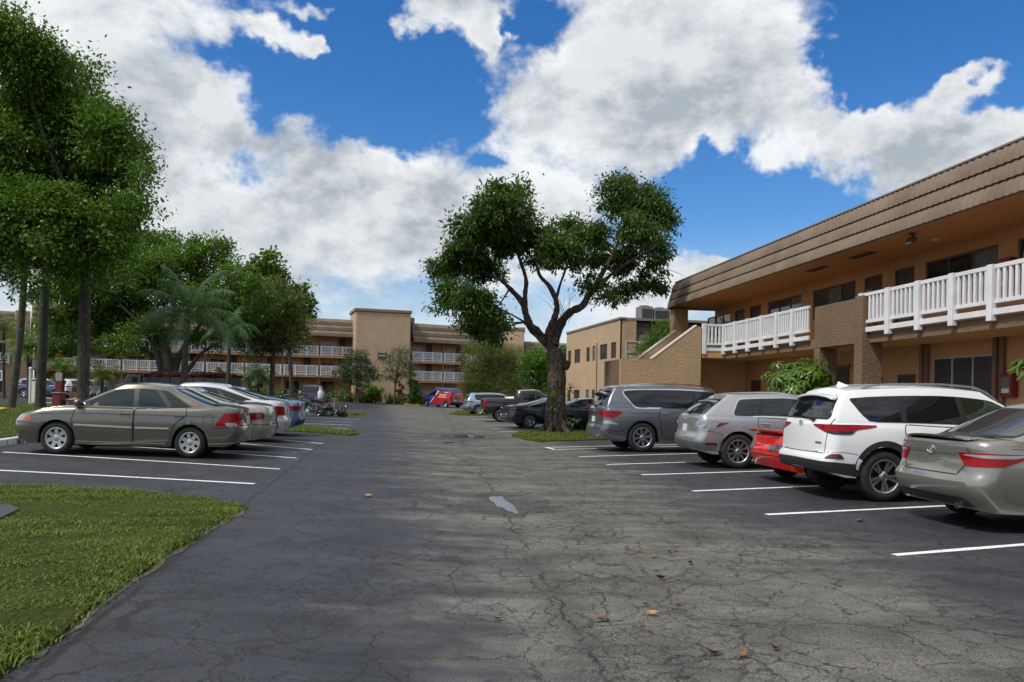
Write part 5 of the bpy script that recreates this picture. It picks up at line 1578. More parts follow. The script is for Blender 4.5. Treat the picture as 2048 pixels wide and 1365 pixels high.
# work van
def van():
    L, W = 4.75, 1.83
    S = suv(L, W, 1.90, 1.16, 3.1, .82, rw=.32, paint=P_BLUE, style=('cover', 8), bellyz=.26, rt=.16, rb=.06, ft=3.15, fb=4.05, hwr=.74, cowl=1.08, nose=.86, glass=M_GLASS_D,
        rear=[(.2, .10), (.4, .02), (.55, .0), (.7, .03), (1.2, .04)],
        panels=[('tail_light', [('wrap', [(.78, .72), (.93, .72), (.93, 1.13), (.78, 1.13)])], M_REDD, .012)],
        mid=[('bumper', 'rear', [(-.9, .36), (.9, .36), (.9, .58), (-.9, .58)], M_CLAD, .012)], plate=(.3, .72))
    S['dlo'].update(rb=2.35, rt=2.40, fb=3.98, ft=3.1, pillars=[], drop=.2, rise=.05, rc=.03, rct=.03)
    S['backlight'].update(wb=.05, zb=1.28, wt=.05, zt=1.30)
    S['doors'] = [[(1.25, .34), (2.25, .34), (2.25, 1.62), (1.25, 1.62)], [(2.30, .34), (3.45, .34), (3.50, .75), (3.45, 1.10), (2.30, 1.14)]]
    root = thing('work_van', 'red and blue work van with white lettering and roof ladders', 'van', group='parked cars')
    sh = Shell(S); sh.build(root, P_BLUE)
    dors = S['doors']; S['doors'] = []
    dress(sh, root, S)
    red = carpaint('paint_van_red', (.42, .016, .018), .05, .3)
    mb = MB()
    for sd in (1, -1): sh.panel('side', [(.04, .34), (.45, .34), (.50, .70), (1.15, .70), (1.22, .34), (3.25, .34), (2.55, .95), (2.1, 1.66), (.10, 1.66)], .010, sd, mb, step=.08)
    sh.panel('rear', rounded([(-.80, .60), (.80, .60), (.72, 1.66), (-.72, 1.66)]), .010, 1, mb)
    obj('red_wrap', mb, red, root, 50)
    mb = MB()
    for sd in (1, -1): sh.panel('side', [(3.30, .34), (3.42, .34), (2.72, .98), (2.60, .98)], .013, sd, mb); sh.panel('side', [(2.42, 1.25), (2.56, 1.25), (2.18, 1.70), (2.0, 1.70)], .013, sd, mb)
    obj('white_stripe', mb, plain('wrap_white', (.75, .75, .76), .4), root, 50)
    for body, sz, x, z in (('Snyder', .42, 1.30, 1.28),):
        me = text_mesh(body, sz, 'lettering', .006)
        h, n = sh.hit('side', x, z, 1)
        o = link('lettering', me, MATS['wrap_white'], root)
        o.location = h + n * .03; o.rotation_euler = (R(86), 0, R(180))
        mb = MB()
        for z0, xa, xb in ((1.05, .75, 2.0), (1.54, .55, 1.2)): mb.panel = None; sh.strip('side', [(xa, z0), (xb, z0)], .05, .016, 1, mb)
        obj('lettering_bar', mb, MATS['wrap_white'], root)
    me = text_mesh('Snyder', .26, 'lettering', .006)
    h, n = sh.hit('rear', -.1, 1.40)
    o = link('lettering', me, MATS['wrap_white'], root); o.location = h + Vector((-.03, 0, 0)); o.rotation_euler = (R(88), 0, R(-90))
    obj('door_gap', sh.strip('rear', [(0, .6), (0, 1.66)], .014, .014), M_GAP, root)
    mb = MB()
    for y in (-.5, -.2, .25, .55): mb.bar((.2, y, 1.98), (3.0, y, 1.98), .035, .05)
    for x in np.linspace(.3, 2.9, 9): mb.bar((x, -.5, 1.985), (x, -.2, 1.985), .03, .03); mb.bar((x, .25, 1.985), (x, .55, 1.985), .03, .03)
    for x in (.6, 1.6, 2.6):
        mb.bar((x, -.66, 1.93), (x, .66, 1.93), .05, .04); mb.bar((x, -.66, 1.78), (x, -.66, 1.95), .04, .04); mb.bar((x, .66, 1.78), (x, .66, 1.95), .04, .04)
    obj('roof_rack', mb, plain('rack_aluminium', (.55, .56, .57), .35, metal=.7), root)
    place_car(root, S, 892, 816, .82, 1, heading_px=(847, 812.6))
van()

# ------------------------------------------------------------------ buildings
TAN = stucco('tan_stucco', (0.48, 0.325, 0.190), 0.10, 0.5)
TAN2 = stucco('pale_tan_stucco', (0.50, 0.36, 0.23), 0.10, 0.4)
ORANGE = stucco('ochre_stucco', (0.62, 0.355, 0.165), 0.10, 0.4)
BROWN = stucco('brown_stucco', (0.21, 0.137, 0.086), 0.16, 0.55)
SOFFIT = stucco('soffit_paint', (0.54, 0.30, 0.135), 0.08, 0.15)
RAILW = plain('white_rail_paint', (0.74, 0.745, 0.76), 0.5, var=0.13, scale=2.5)
DOORM = plain('brown_door', (0.085, 0.055, 0.042), 0.5, var=0.15)
FRAME = plain('bronze_frame', (0.10, 0.085, 0.075), 0.45, var=0.15)
FRAMEW = plain('pale_frame', (0.45, 0.44, 0.42), 0.5, var=0.1)
COPING = plain('cream_coping', (0.70, 0.64, 0.54), 0.7, var=0.12)
PANE = glassy('window_pane', (0.022, 0.026, 0.032), 0.03, 0.8)
PANE_M = glassy('sky_tint_pane', (0.075, 0.082, 0.09), 0.04, 0.8)  # blue grey base stands in for sky reflected in the upper gallery windows
PANE_L = glassy('curtain_sky_pane', (0.16, 0.17, 0.17), 0.06, 0.6)  # pale base for curtains, and for sky reflection painted into upper panes
BLIND = plain('blind_slats', (0.05, 0.045, 0.04), 0.6, var=0.2)
CONC = plain('walk_concrete', (0.30, 0.285, 0.26), 0.9, var=0.2, scale=2, bump=0.4)
REDP = plain('red_enamel', (0.22, 0.012, 0.014), 0.4, var=0.1)

def tile_mat():
    m, b, p = pbr('roof_tile')
    v = b.pos()
    n = b.noise(v, 1.1, 5, 0.65); f = b.noise(b.mapping(v, (5, 5, 5)), 2.0, 5, 0.7)
    c = b.mix(b.ramp(n, 0.3, 0.7), (0.150, 0.108, 0.076), (0.215, 0.160, 0.115))
    c = b.mix(b.m('MULTIPLY', b.ramp(f, 0.55, 0.75), 0.6), c, (0.10, 0.08, 0.065))
    st = b.ramp(b.noise(b.mapping(v, (1.2, 1.2, 0.25)), 1.6, 5, 0.7), 0.5, 0.75)
    c = b.mix(b.m('MULTIPLY', st, 0.35), c, (0.12, 0.10, 0.085))
    b.L.new(c, p.inputs['Base Color']); p.inputs['Roughness'].default_value = 0.85
    b.L.new(b.bump(f, 0.4, 0.02), p.inputs['Normal'])
    return m
TILE = tile_mat()
TILE_D = plain('dark_roof_tile', (0.105, 0.08, 0.062), 0.85, var=0.25, scale=2.5, bump=0.4)

def wall_holes(mb, x0, x1, z0, z1, y, holes, depth=.12, flip=1):
    """a wall face in the plane y with openings (x0,x1,z0,z1) and their reveals going back by depth"""
    xs = sorted(set([x0, x1] + [max(x0, min(x1, h[i])) for h in holes for i in (0, 1)]))
    zs = sorted(set([z0, z1] + [max(z0, min(z1, h[i])) for h in holes for i in (2, 3)]))
    for a, c in zip(xs, xs[1:]):
        for e, f in zip(zs, zs[1:]):
            mx, mz = (a + c) / 2, (e + f) / 2
            if any(h[0] < mx < h[1] and h[2] < mz < h[3] for h in holes): continue
            mb.add([(a, y, e), (c, y, e), (c, y, f), (a, y, f)], [(0, 1, 2, 3)])
    for h in holes:
        a, c, e, f = max(x0, h[0]), min(x1, h[1]), max(z0, h[2]), min(z1, h[3])
        q = y + depth
        mb.add([(a, y, e), (c, y, e), (c, y, f), (a, y, f), (a, q, e), (c, q, e), (c, q, f), (a, q, f)], [(0, 1, 5, 4), (1, 2, 6, 5), (2, 3, 7, 6), (3, 0, 4, 7)])
def window(root, x0, x1, z0, z1, y, cols=3, rows=1, frame=FRAME, pane=PANE, t=.05, axis='x', panes=None):
    """a glazed frame standing in an opening; the pane is a part of it"""
    mb = MB()
    def S(a, c, e, f, d0, d1):
        if axis == 'x': mb.span(a, c, y + d0, y + d1, e, f)
        else: mb.span(y + d0, y + d1, a, c, e, f)
    S(x0, x1, z0, z0 + t, .03, .09); S(x0, x1, z1 - t, z1, .03, .09)
    S(x0, x0 + t, z0 + t, z1 - t, .032, .088); S(x1 - t, x1, z0 + t, z1 - t, .032, .088)
    for i in range(1, cols):
        x = x0 + (x1 - x0) * i / cols; S(x - t * .5, x + t * .5, z0 + t, z1 - t, .034, .086)
    for i in range(1, rows):
        z = z0 + (z1 - z0) * i / rows; S(x0 + t, x1 - t, z - t * .4, z + t * .4, .036, .084)
    w = obj('window', mb, frame, root)
    for i in range(cols):
        a = x0 + (x1 - x0) * i / cols; c = x0 + (x1 - x0) * (i + 1) / cols
        g = MB()
        if axis == 'x': g.add([(a, y + .06, z0), (c, y + .06, z0), (c, y + .06, z1), (a, y + .06, z1)], [(0, 1, 2, 3)])
        else: g.add([(y + .06, a, z0), (y + .06, c, z0), (y + .06, c, z1), (y + .06, a, z1)], [(0, 1, 2, 3)])
        obj('pane', g, (panes[i] if panes else pane), w)
    return w
def door(root, x0, x1, z0, z1, y, screen=False, mat=DOORM):
    mb = MB()
    mb.span(x0, x1, y + .05, y + .09, z0, z1)
    fx = (x1 - x0)
    for i in range(2):
        a = x0 + fx * (.14 + .40 * i); mb.span(a, a + fx * .32, y + .04, y + .05, z0 + .25, z0 + .95); mb.span(a, a + fx * .32, y + .04, y + .05, z0 + 1.1, z1 - .18)
    d = obj('door', mb, mat, root, bevel=.006)
    mb = MB(); mb.span(x0, x0 + .06, y + .012, y + .10, z0, z1); mb.span(x1 - .06, x1, y + .012, y + .10, z0, z1); mb.span(x0 + .06, x1 - .06, y + .012, y + .10, z1 - .06, z1)
    obj('frame', mb, FRAME, d)
    if screen:
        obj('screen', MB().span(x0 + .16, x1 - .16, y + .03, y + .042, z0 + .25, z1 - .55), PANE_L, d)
        mb = MB()
        for i in range(9): mb.bar((x0 + .16, y + .02, z0 + .35 + i * .13), (x1 - .16, y + .02, z0 + .35 + i * .13), .012, .02)
        obj('grille', mb, FRAME, d)
    mb = MB(); mb.lathe([(.003, 0), (.028, .0), (.03, .03), (.02, .05), (.003, .055)], 12, Matrix.Rotation(R(90), 3, 'X'))
    mb.v = [tuple(Vector(p) + Vector((x1 - .13, y + .045, z0 + 1.0))) for p in mb.v]
    obj('handle', mb, M_CHROME, d, 40)
def mansard(mb, x0, x1, y0, z0, y1, z1, n=3, period=.2, amp=.05, seg=6, over=.07):
    """n courses of barrel tiles between the eave line and the ridge line"""
    cols = max(2, int((x1 - x0) / period * seg)) if amp else 2
    for k in range(n):
        a, c = k / n, (k + 1) / n
        ya, za = y0 + (y1 - y0) * a, z0 + (z1 - z0) * a
        yc, zc = y0 + (y1 - y0) * c, z0 + (z1 - z0) * c
        vs, fs = [], []
        for i in range(cols + 1):
            x = x0 + (x1 - x0) * i / cols
            w = amp * abs(math.sin(math.pi * (x - x0) / period)) if amp else 0
            vs += [(x, ya - over + .10, za - .004), (x, ya - over - w, za + .0), (x, ya - over * .5 - w, (za + zc) / 2), (x, yc - .005 - w * .8, zc + .02)]
            if i:
                o = 4 * i
                for q in range(3): fs.append((o - 4 + q, o + q, o + q + 1, o - 4 + q + 1))
        mb.add(vs, fs)
    return mb
def rail_bay(x0, x1, z0, y=0.0, hgt=1.06, nb=7, d=.05, post=True, axis='x', last=False):
    mb = MB()
    def B(xa, xb, ya, yb, za, zb_):
        if axis == 'x': mb.span(xa, xb, y + ya, y + yb, za, zb_)
        else: mb.span(y + ya, y + yb, xa, xb, za, zb_)
    if post: B(x0 - .075, x0 + .075, -.09, .05, z0 - .12, z0 + hgt)
    if last: B(x1 - .075, x1 + .075, -.09, .05, z0 - .12, z0 + hgt)
    a, c = x0 + .09, x1 - .09
    B(a, c, -.04, .04, z0 + hgt - .10, z0 + hgt - .01)
    B(a, c, -.035, .035, z0 + .24, z0 + .32)
    B(a - .012, c + .012, -.045, .02, z0 + .0, z0 + .13)
    for i in range(nb):
        x = a + (c - a) * (i + .5) / nb
        B(x - .035, x + .035, -.03, .03, z0 + .32, z0 + hgt - .10)
    return mb

class Plan:
    """a building's own axes: x along its front, y into it"""
    def __init__(s, P, Q):
        s.P = Vector((P[0], P[1], 0)); d = Vector((Q[0] - P[0], Q[1] - P[1], 0)); s.len = d.length
        s.u = d.normalized(); s.w = Vector((-s.u.y, s.u.x, 0)); s.rz = math.atan2(s.u.y, s.u.x)
    def px(s, px, py, y0=0.0):
        a, b = ray(px, py)
        o = Vector((0, 0, CAMH)) - s.P; d = Vector((a, 1, b))
        t = (y0 - o.dot(s.w)) / d.dot(s.w)
        p = o + d * t
        return p.dot(s.u), p.z
    def px_end(s, px, py, x0=0.0):
        """the point (y, z) of the plane x = x0"""
        a, b = ray(px, py)
        o = Vector((0, 0, CAMH)) - s.P; d = Vector((a, 1, b))
        t = (x0 - o.dot(s.u)) / d.dot(s.u)
        p = o + d * t
        return p.dot(s.w), p.z

def right_building():
    A = ATZ(1452, 717, 3.1); C = ATZ(2048, 650, 3.1)
    B = Plan(A, C)
    root = thing('apartment_building', 'two storey ochre apartment building with tiled mansard and white balcony rails on the right', 'building', (A.x, A.y, 0), B.rz)
    YW = 1.75; XE = 27.0
    ye = -.45
    xfar, ze1 = B.px(1338, 613, ye); _, ze2 = B.px(2048, 392, ye)
    ze = (ze1 + ze2) / 2
    yt = -.15
    zt = (B.px(1338, 571, yt)[1] + B.px(2048, 289, yt)[1]) / 2
    print('RB', A, C, 'eave', ze1, ze2, 'top', zt, 'xfar', xfar)
    zf = 3.36
    # openings seen on the back wall
    def hole(p0, p1, top, z0, z1=None):
        xa, za = B.px(p0, top[0], YW); xb, zb_ = B.px(p1, top[1], YW)
        return [xa, xb, z0, z1 if z1 else (za + zb_) / 2]
    up_w = [hole(1414, 1460, (640, 630), zf + 1.0, zf + 2.1), hole(1536, 1603, (609, 594), zf + .95), hole(1626, 1711, (581, 566), zf + .95), hole(1851, 1997, (528, 492), zf + .95), hole(2036, 2230, (480, 430), zf + .95)]
    up_d = [hole(1470, 1489, (620, 617), zf), hole(1500, 1522, (612, 609), zf), hole(1729, 1765, (551, 546), zf), hole(1790, 1829, (535, 531), zf)]
    lo_w = [hole(1414, 1460, (735, 735), .45, 2.5), hole(1538, 1600, (735, 735), .45, 2.5), hole(1864, 1988, (690, 678), .25, 2.72), hole(1746, 1767, (722, 721), 1.0, 2.25), hole(2060, 2230, (690, 678), .25, 2.72)]
    lo_d = [hole(1470, 1489, (743, 743), .13, 2.3), hole(1502, 1522, (743, 743), .13, 2.3), hole(1795, 1832, (718, 716), .13, 2.3)]
    tops = [h[3] for h in up_w[1:4] + up_d]
    ztop = min(ze - .25, sum(tops) / len(tops))
    for h in up_w: h[3] = ztop
    for h in up_d: h[3] = min(ztop, zf + 2.15)
    for x0 in (15.5, 18.5):
        up_w.append([x0 + 1.2, x0 + 2.9, zf + .95, ztop]); lo_w.append([x0 + 1.2, x0 + 2.9, .25, 2.72])
    mb = MB()
    wall_holes(mb, xfar, XE, zf, ze + .02, YW, up_w + up_d)
    wall_holes(mb, -2.4, XE, 0, 3.1, YW, lo_w + lo_d)
    mb.span(xfar, XE, YW + .14, YW + .2, 0, zt - .3)      # dark rooms behind the openings are closed by this
    obj('wall', mb, ORANGE, root)
    mb = MB(); mb.span(xfar, xfar + .3, YW + .21, 12, 0, zt - .05); mb.span(XE - .3, XE, YW + .21, 12, 0, zt - .05); mb.span(xfar, XE, 11.7, 12, 0, zt - .05)
    obj('end_wall', mb, TAN, root)
    for i, h in enumerate(up_w): window(root, *h, YW, 3, 1, panes=[[PANE, PANE_M, PANE_M], [PANE_M, PANE_M, PANE_L], [PANE_M, PANE_L, PANE_M], [PANE, PANE, PANE_L]][i % 4])  # paler panes carry a painted sky reflection, some of them curtains
    for i, h in enumerate(lo_w):
        if i in (2, 4): window(root, *h, YW, 3, 2, FRAMEW, BLIND)
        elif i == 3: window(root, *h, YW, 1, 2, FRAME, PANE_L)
        else: window(root, *h, YW, 3, 2, FRAME, PANE)
    for i, h in enumerate(up_d): door(root, *h, YW, screen=i != 2)
    for i, h in enumerate(lo_d): door(root, *h, YW, screen=i < 2)
    # blind slats inside the big lower window
    h = lo_w[2]; mb = MB()
    for k in range(34):
        z = h[2] + .06 + k * (h[3] - h[2] - .1) / 34
        mb.span(h[0] + .05, h[1] - .05, YW + .048, YW + .056, z, z + .03)
    obj('blind', mb, plain('blind_slat_dark', (.075, .068, .062), .6), root)
    # pilaster pairs beside the big window
    for x in (h[0] - .38, h[0] - .18, h[1] + .06, h[1] + .28):
        obj('pilaster', MB().span(x, x + .12, YW - .10, YW - .002, .12, 3.1), plain('pilaster_paint', (.20, .115, .075), .7), root, bevel=.01)
    # floor of the gallery
    mb = MB(); mb.span(-2.45, XE, 0.0, YW + .1, 3.1, zf - .004)
    obj('gallery_slab', mb, SOFFIT, root)
    mb = MB(); mb.span(-.02, XE, -.03, -.002, 3.08, zf - .02)
    obj('slab_edge', mb, BROWN, root)
    # soffit and roof
    mb = MB(); mb.span(xfar + .02, XE, ye + .03, YW + .1, ze + .01, ze + .12)
    obj('soffit', mb, SOFFIT, root)
    mb = MB(); mansard(mb, xfar, XE, ye, ze, yt, zt)
    rf = obj('roof', mb, TILE, root, 50)
    mb = MB(); mb.span(xfar + .03, XE - .02, yt - .02, 11.9, zt - .2, zt + .035); mb.span(xfar + .02, XE - .04, yt - .06, yt + .22, zt + .036, zt + .075)
    obj('roof_deck', mb, plain('roof_cap', (.24, .20, .165), .9, var=.15), root)
    mb = MB(); mb.prism([(ye - .03, ze - .05), (ye - .03, ze + .15), (yt - .05, zt - .02), (yt + 2, zt - .02), (YW + .1, ze - .05)], 'x', xfar - .14, xfar - .005)
    obj('gable_end', mb, TAN, root)
    # ceiling vents and the flood lamp under the eave
    for px_, py_ in ((1645, 524), (1737, 498)):
        x, _ = B.px(px_, py_, .6)
        mb = MB(); mb.span(x - .5, x + .5, .3, .55, ze - .012, ze + .008)
        for k in range(9): mb.span(x - .48, x + .48, .31 + k * .026, .318 + k * .026, ze - .02, ze - .0125)
        obj('soffit_vent', mb, FRAME, root)
    for px_, py_ in ((1872, 470), (1480, 590)):
        x, _ = B.px(px_, py_, .9)
        MX = MB().lathe([(.002, 0), (.09, 0), (.10, .02), (.10, .035)], 20)
        MX.v = [tuple(Vector(p) + Vector((x, .9, ze - .03))) for p in MX.v]; obj('ceiling_lamp', MX, COPING, root, 40)
    # end pier
    xp, _ = B.px(1353, 640, .1)
    mb = MB(); mb.span(xfar - .12, xfar + .45, ye + .1, ye + .75, 0, ze - .05)
    obj('pier', mb, TAN, root)
    # rails
    x_a = B.px(1452, 680)[0] + .06; x_b = B.px(1628, 650)[0]; x_c = B.px(1732, 640)[0]
    xs2 = [B.px(p, 640)[0] for p in (1732, 1787, 1848, 1914, 1993)]
    sp = (xs2[-1] - xs2[0]) / 4
    n1 = max(4, round((x_b - x_a) / sp))
    for i in range(n1):
        obj('railing', rail_bay(x_a + (x_b - x_a) * i / n1, x_a + (x_b - x_a) * (i + 1) / n1, zf, -.1, nb=6), RAILW, root, bevel=.006)
    k = 0
    while x_c + k * sp < XE - sp:
        obj('railing', rail_bay(x_c + k * sp, x_c + (k + 1) * sp, zf, -.1, nb=6), RAILW, root, bevel=.006); k += 1
    # brown box panel and its posts
    x0p, x1p = B.px(1630, 640, -.2)[0], B.px(1722, 640, -.2)[0]
    zp1 = (B.px(1630, 615, -.2)[1] + B.px(1722, 596, -.2)[1]) / 2; zp0 = (B.px(1630, 697, -.2)[1] + B.px(1722, 688, -.2)[1]) / 2
    mb = MB(); mb.span(x0p, x1p - .25, -.22, .02, zp0, zp1); obj('parapet_panel', mb, BROWN, root, bevel=.02)
    mb = MB(); mb.span(x1p - .25, x1p + .12, -.24, .35, .0, zp1 + .05); obj('column', mb, BROWN, root, bevel=.02)
    mb = MB(); mb.span(x0p, x0p + .3, -.22, .35, .0, zp0 - .003); obj('column', mb, BROWN, root, bevel=.02)
    # slatted screen under the panel
    xa, xb = B.px(1663, 740, YW)[0], B.px(1700, 740, YW)[0]
    mb = MB()
    for i in range(14):
        x = xa + (xb - xa) * (i + .5) / 14; mb.span(x - .02, x + .02, YW - .06, YW - .03, .3, 2.6)
    mb.span(xa - .05, xb + .05, YW - .05, YW - .025, 2.6, 2.68); mb.span(xa - .05, xb + .05, YW - .05, YW - .025, .25, .3)
    obj('slat_screen', mb, FRAME, root)
    # pale wall behind the slats, walkway, lintel shadow gap
    mb = MB(); mb.span(xfar, XE, -.3, YW - .005, -.1, .12); obj('walkway', mb, CONC, root)
    # stairs: two parallel walls with cream copings, the landing and its rail
    yl = B.px_end(1405, 700)[0]
    y1, zlow = B.px_end(1242, 718); y2, _ = B.px_end(1304, 717); y3, zhi = B.px_end(1393, 653); y4 = B.px_end(1403, 655)[0]
    print('stairs', yl, y1, zlow, y2, y3, zhi, y4)
    poly = [(y1, 0), (y4, 0), (y4, zhi - .02), (y3, zhi), (y2, zlow), (y1, zlow)]
    mb = MB(); mb.prism(poly, 'x', -.22, 0); obj('stair_wall', mb, TAN, root)
    mb = MB(); mb.prism(poly, 'x', -2.5, -2.28); obj('stair_wall', mb, TAN, root)
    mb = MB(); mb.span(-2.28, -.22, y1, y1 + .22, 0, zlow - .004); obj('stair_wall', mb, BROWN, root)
    mb = MB(); mb.span(-2.52, .012, y1 - .012, y1 + .9, .02, zlow - .02)
    for x in (-.11, -2.39):
        c = MB(); c.bar((x, y2 - .02, zlow + .03), (x, y3, zhi + .035), .25, .05); obj('coping', c, COPING, root)
    mb = MB(); n = 9
    for i in range(n):
        ya = y2 + (y3 - y2) * i / n; yb = y2 + (y3 - y2) * (i + 1) / n
        z = zlow - 1.0 + (zf - zlow + 1.0) * (i + 1) / n
        mb.span(-2.28, -.22, ya, yb, z - .9, z)
    obj('stairs', mb, CONC, root)
    mb = MB(); mb.span(-2.45, -.005, yl, -.005, 3.1, zf - .01); obj('landing', mb, SOFFIT, root)
    for i in range(1): obj('railing', rail_bay(yl + .06, -.12, zf, 0.0, nb=4, axis='y'), RAILW, root, bevel=.006)
    mb = MB(); mb.span(-2.3, -2.1, yl, YW, 0, 3.1); obj('back_wall', mb, ORANGE, root)
    # grass strip in front
    c0, c1 = B.P + B.u * -1 + B.w * -.32, B.P + B.u * 24 + B.w * -.32
    d0, d1 = B.P + B.u * 24 + B.w * -1.7, B.P + B.u * -1 + B.w * -1.7
    pl = [(q.x, q.y) for q in (c0, c1, d0, d1)]
    struct(sheet('lawn', pl, LAWN, .03, .8, .03, .02)); blades('grass', pl, 9000, .08, .02)
    # things fixed to it
    def cabinet(p0, p1, ztop_, zbot, label):
        xa, xb = B.px(p0, 700, YW - .1)[0], B.px(p1, 700, YW - .1)[0]
        cx = (xa + xb) / 2; w = max(.24, xb - xa)
        P = B.P + B.u * cx + B.w * (YW - .004)
        t = thing('extinguisher_cabinet', label, 'cabinet', (P.x, P.y, zbot), B.rz, 'red extinguisher cabinets on the gallery wall')
        hh = ztop_ - zbot
        mb = MB(); mb.span(-w / 2, w / 2, -.18, 0, 0, hh); obj('case', mb, REDP, t, bevel=.008)
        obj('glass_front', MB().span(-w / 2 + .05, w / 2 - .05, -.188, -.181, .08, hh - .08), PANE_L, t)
        mb = MB(); mb.lathe([(.002, .1), (.05, .1), (.055, .14), (.055, .38), (.03, .44), (.018, .5), (.002, .52)], 14)
        mb.v = [(p[0], p[1] - .255 + .02, p[2]) for p in mb.v]
        obj('label_plate', MB().span(-w / 2 + .07, w / 2 - .07, -.194, -.189, .10, .20), COPING, t)
    xz = B.px(2011, 516, YW - .18)[1]
    cabinet(2001, 2023, xz, xz - .75, 'red extinguisher cabinet on the upper gallery wall')
    zt_, zb_ = B.px(2018, 747, YW - .18)[1], B.px(2018, 795, YW - .18)[1]
    cabinet(2007, 2031, zt_, zb_, 'red extinguisher cabinet on the ground floor wall')
    x, _ = B.px(1826, 476, -.05)
    P = B.P + B.u * x + B.w * -.05
    t = thing('flood_lamp', 'small grey flood lamp under the tiled eave', 'lamp', (P.x, P.y, ze), B.rz)
    mb = MB(); mb.span(-.06, .06, -.05, .05, -.03, .0); mb.bar((0, 0, -.03), (0, -.02, -.12), .03, .03); obj('bracket', mb, FRAME, t)
    mb = MB(); mb.box((0, -.05, -.17), (.26, .10, .18), M=Matrix.Rotation(R(-35), 3, 'X')); obj('housing', mb, FRAME, t, bevel=.01)
    mb = MB(); mb.box((0, -.095, -.195), (.22, .012, .14), M=Matrix.Rotation(R(-35), 3, 'X')); obj('lens', mb, COPING, t)
    # potted plant by the parapet
    xq, _ = B.px(1728, 600, -.05)
    P = B.P + B.u * xq + B.w * .05
    t = thing('potted_plant', 'small potted plant at the end of the brown balcony panel', 'plant', (P.x, P.y, zp1 + .05), 0)
    mb = MB()
    for k in range(14):
        a = k * 2.4; mb.add([(0, 0, .0), (.05 * math.cos(a + .6), .05 * math.sin(a + .6), .08), (.13 * math.cos(a), .13 * math.sin(a), .06 + .08 * (k % 3)), (.05 * math.cos(a - .6), .05 * math.sin(a - .6), .08)], [(0, 1, 2, 3)])
    obj('leaves', mb, plain('pot_leaf', (.16, .20, .04), .6, var=.3), t)
    obj('pot', MB().lathe([(.04, -.05), (.06, .02), (.05, .02), (.002, .01)], 14), plain('terracotta', (.2, .09, .05), .8), t, 40)
    return B
RB = right_building()

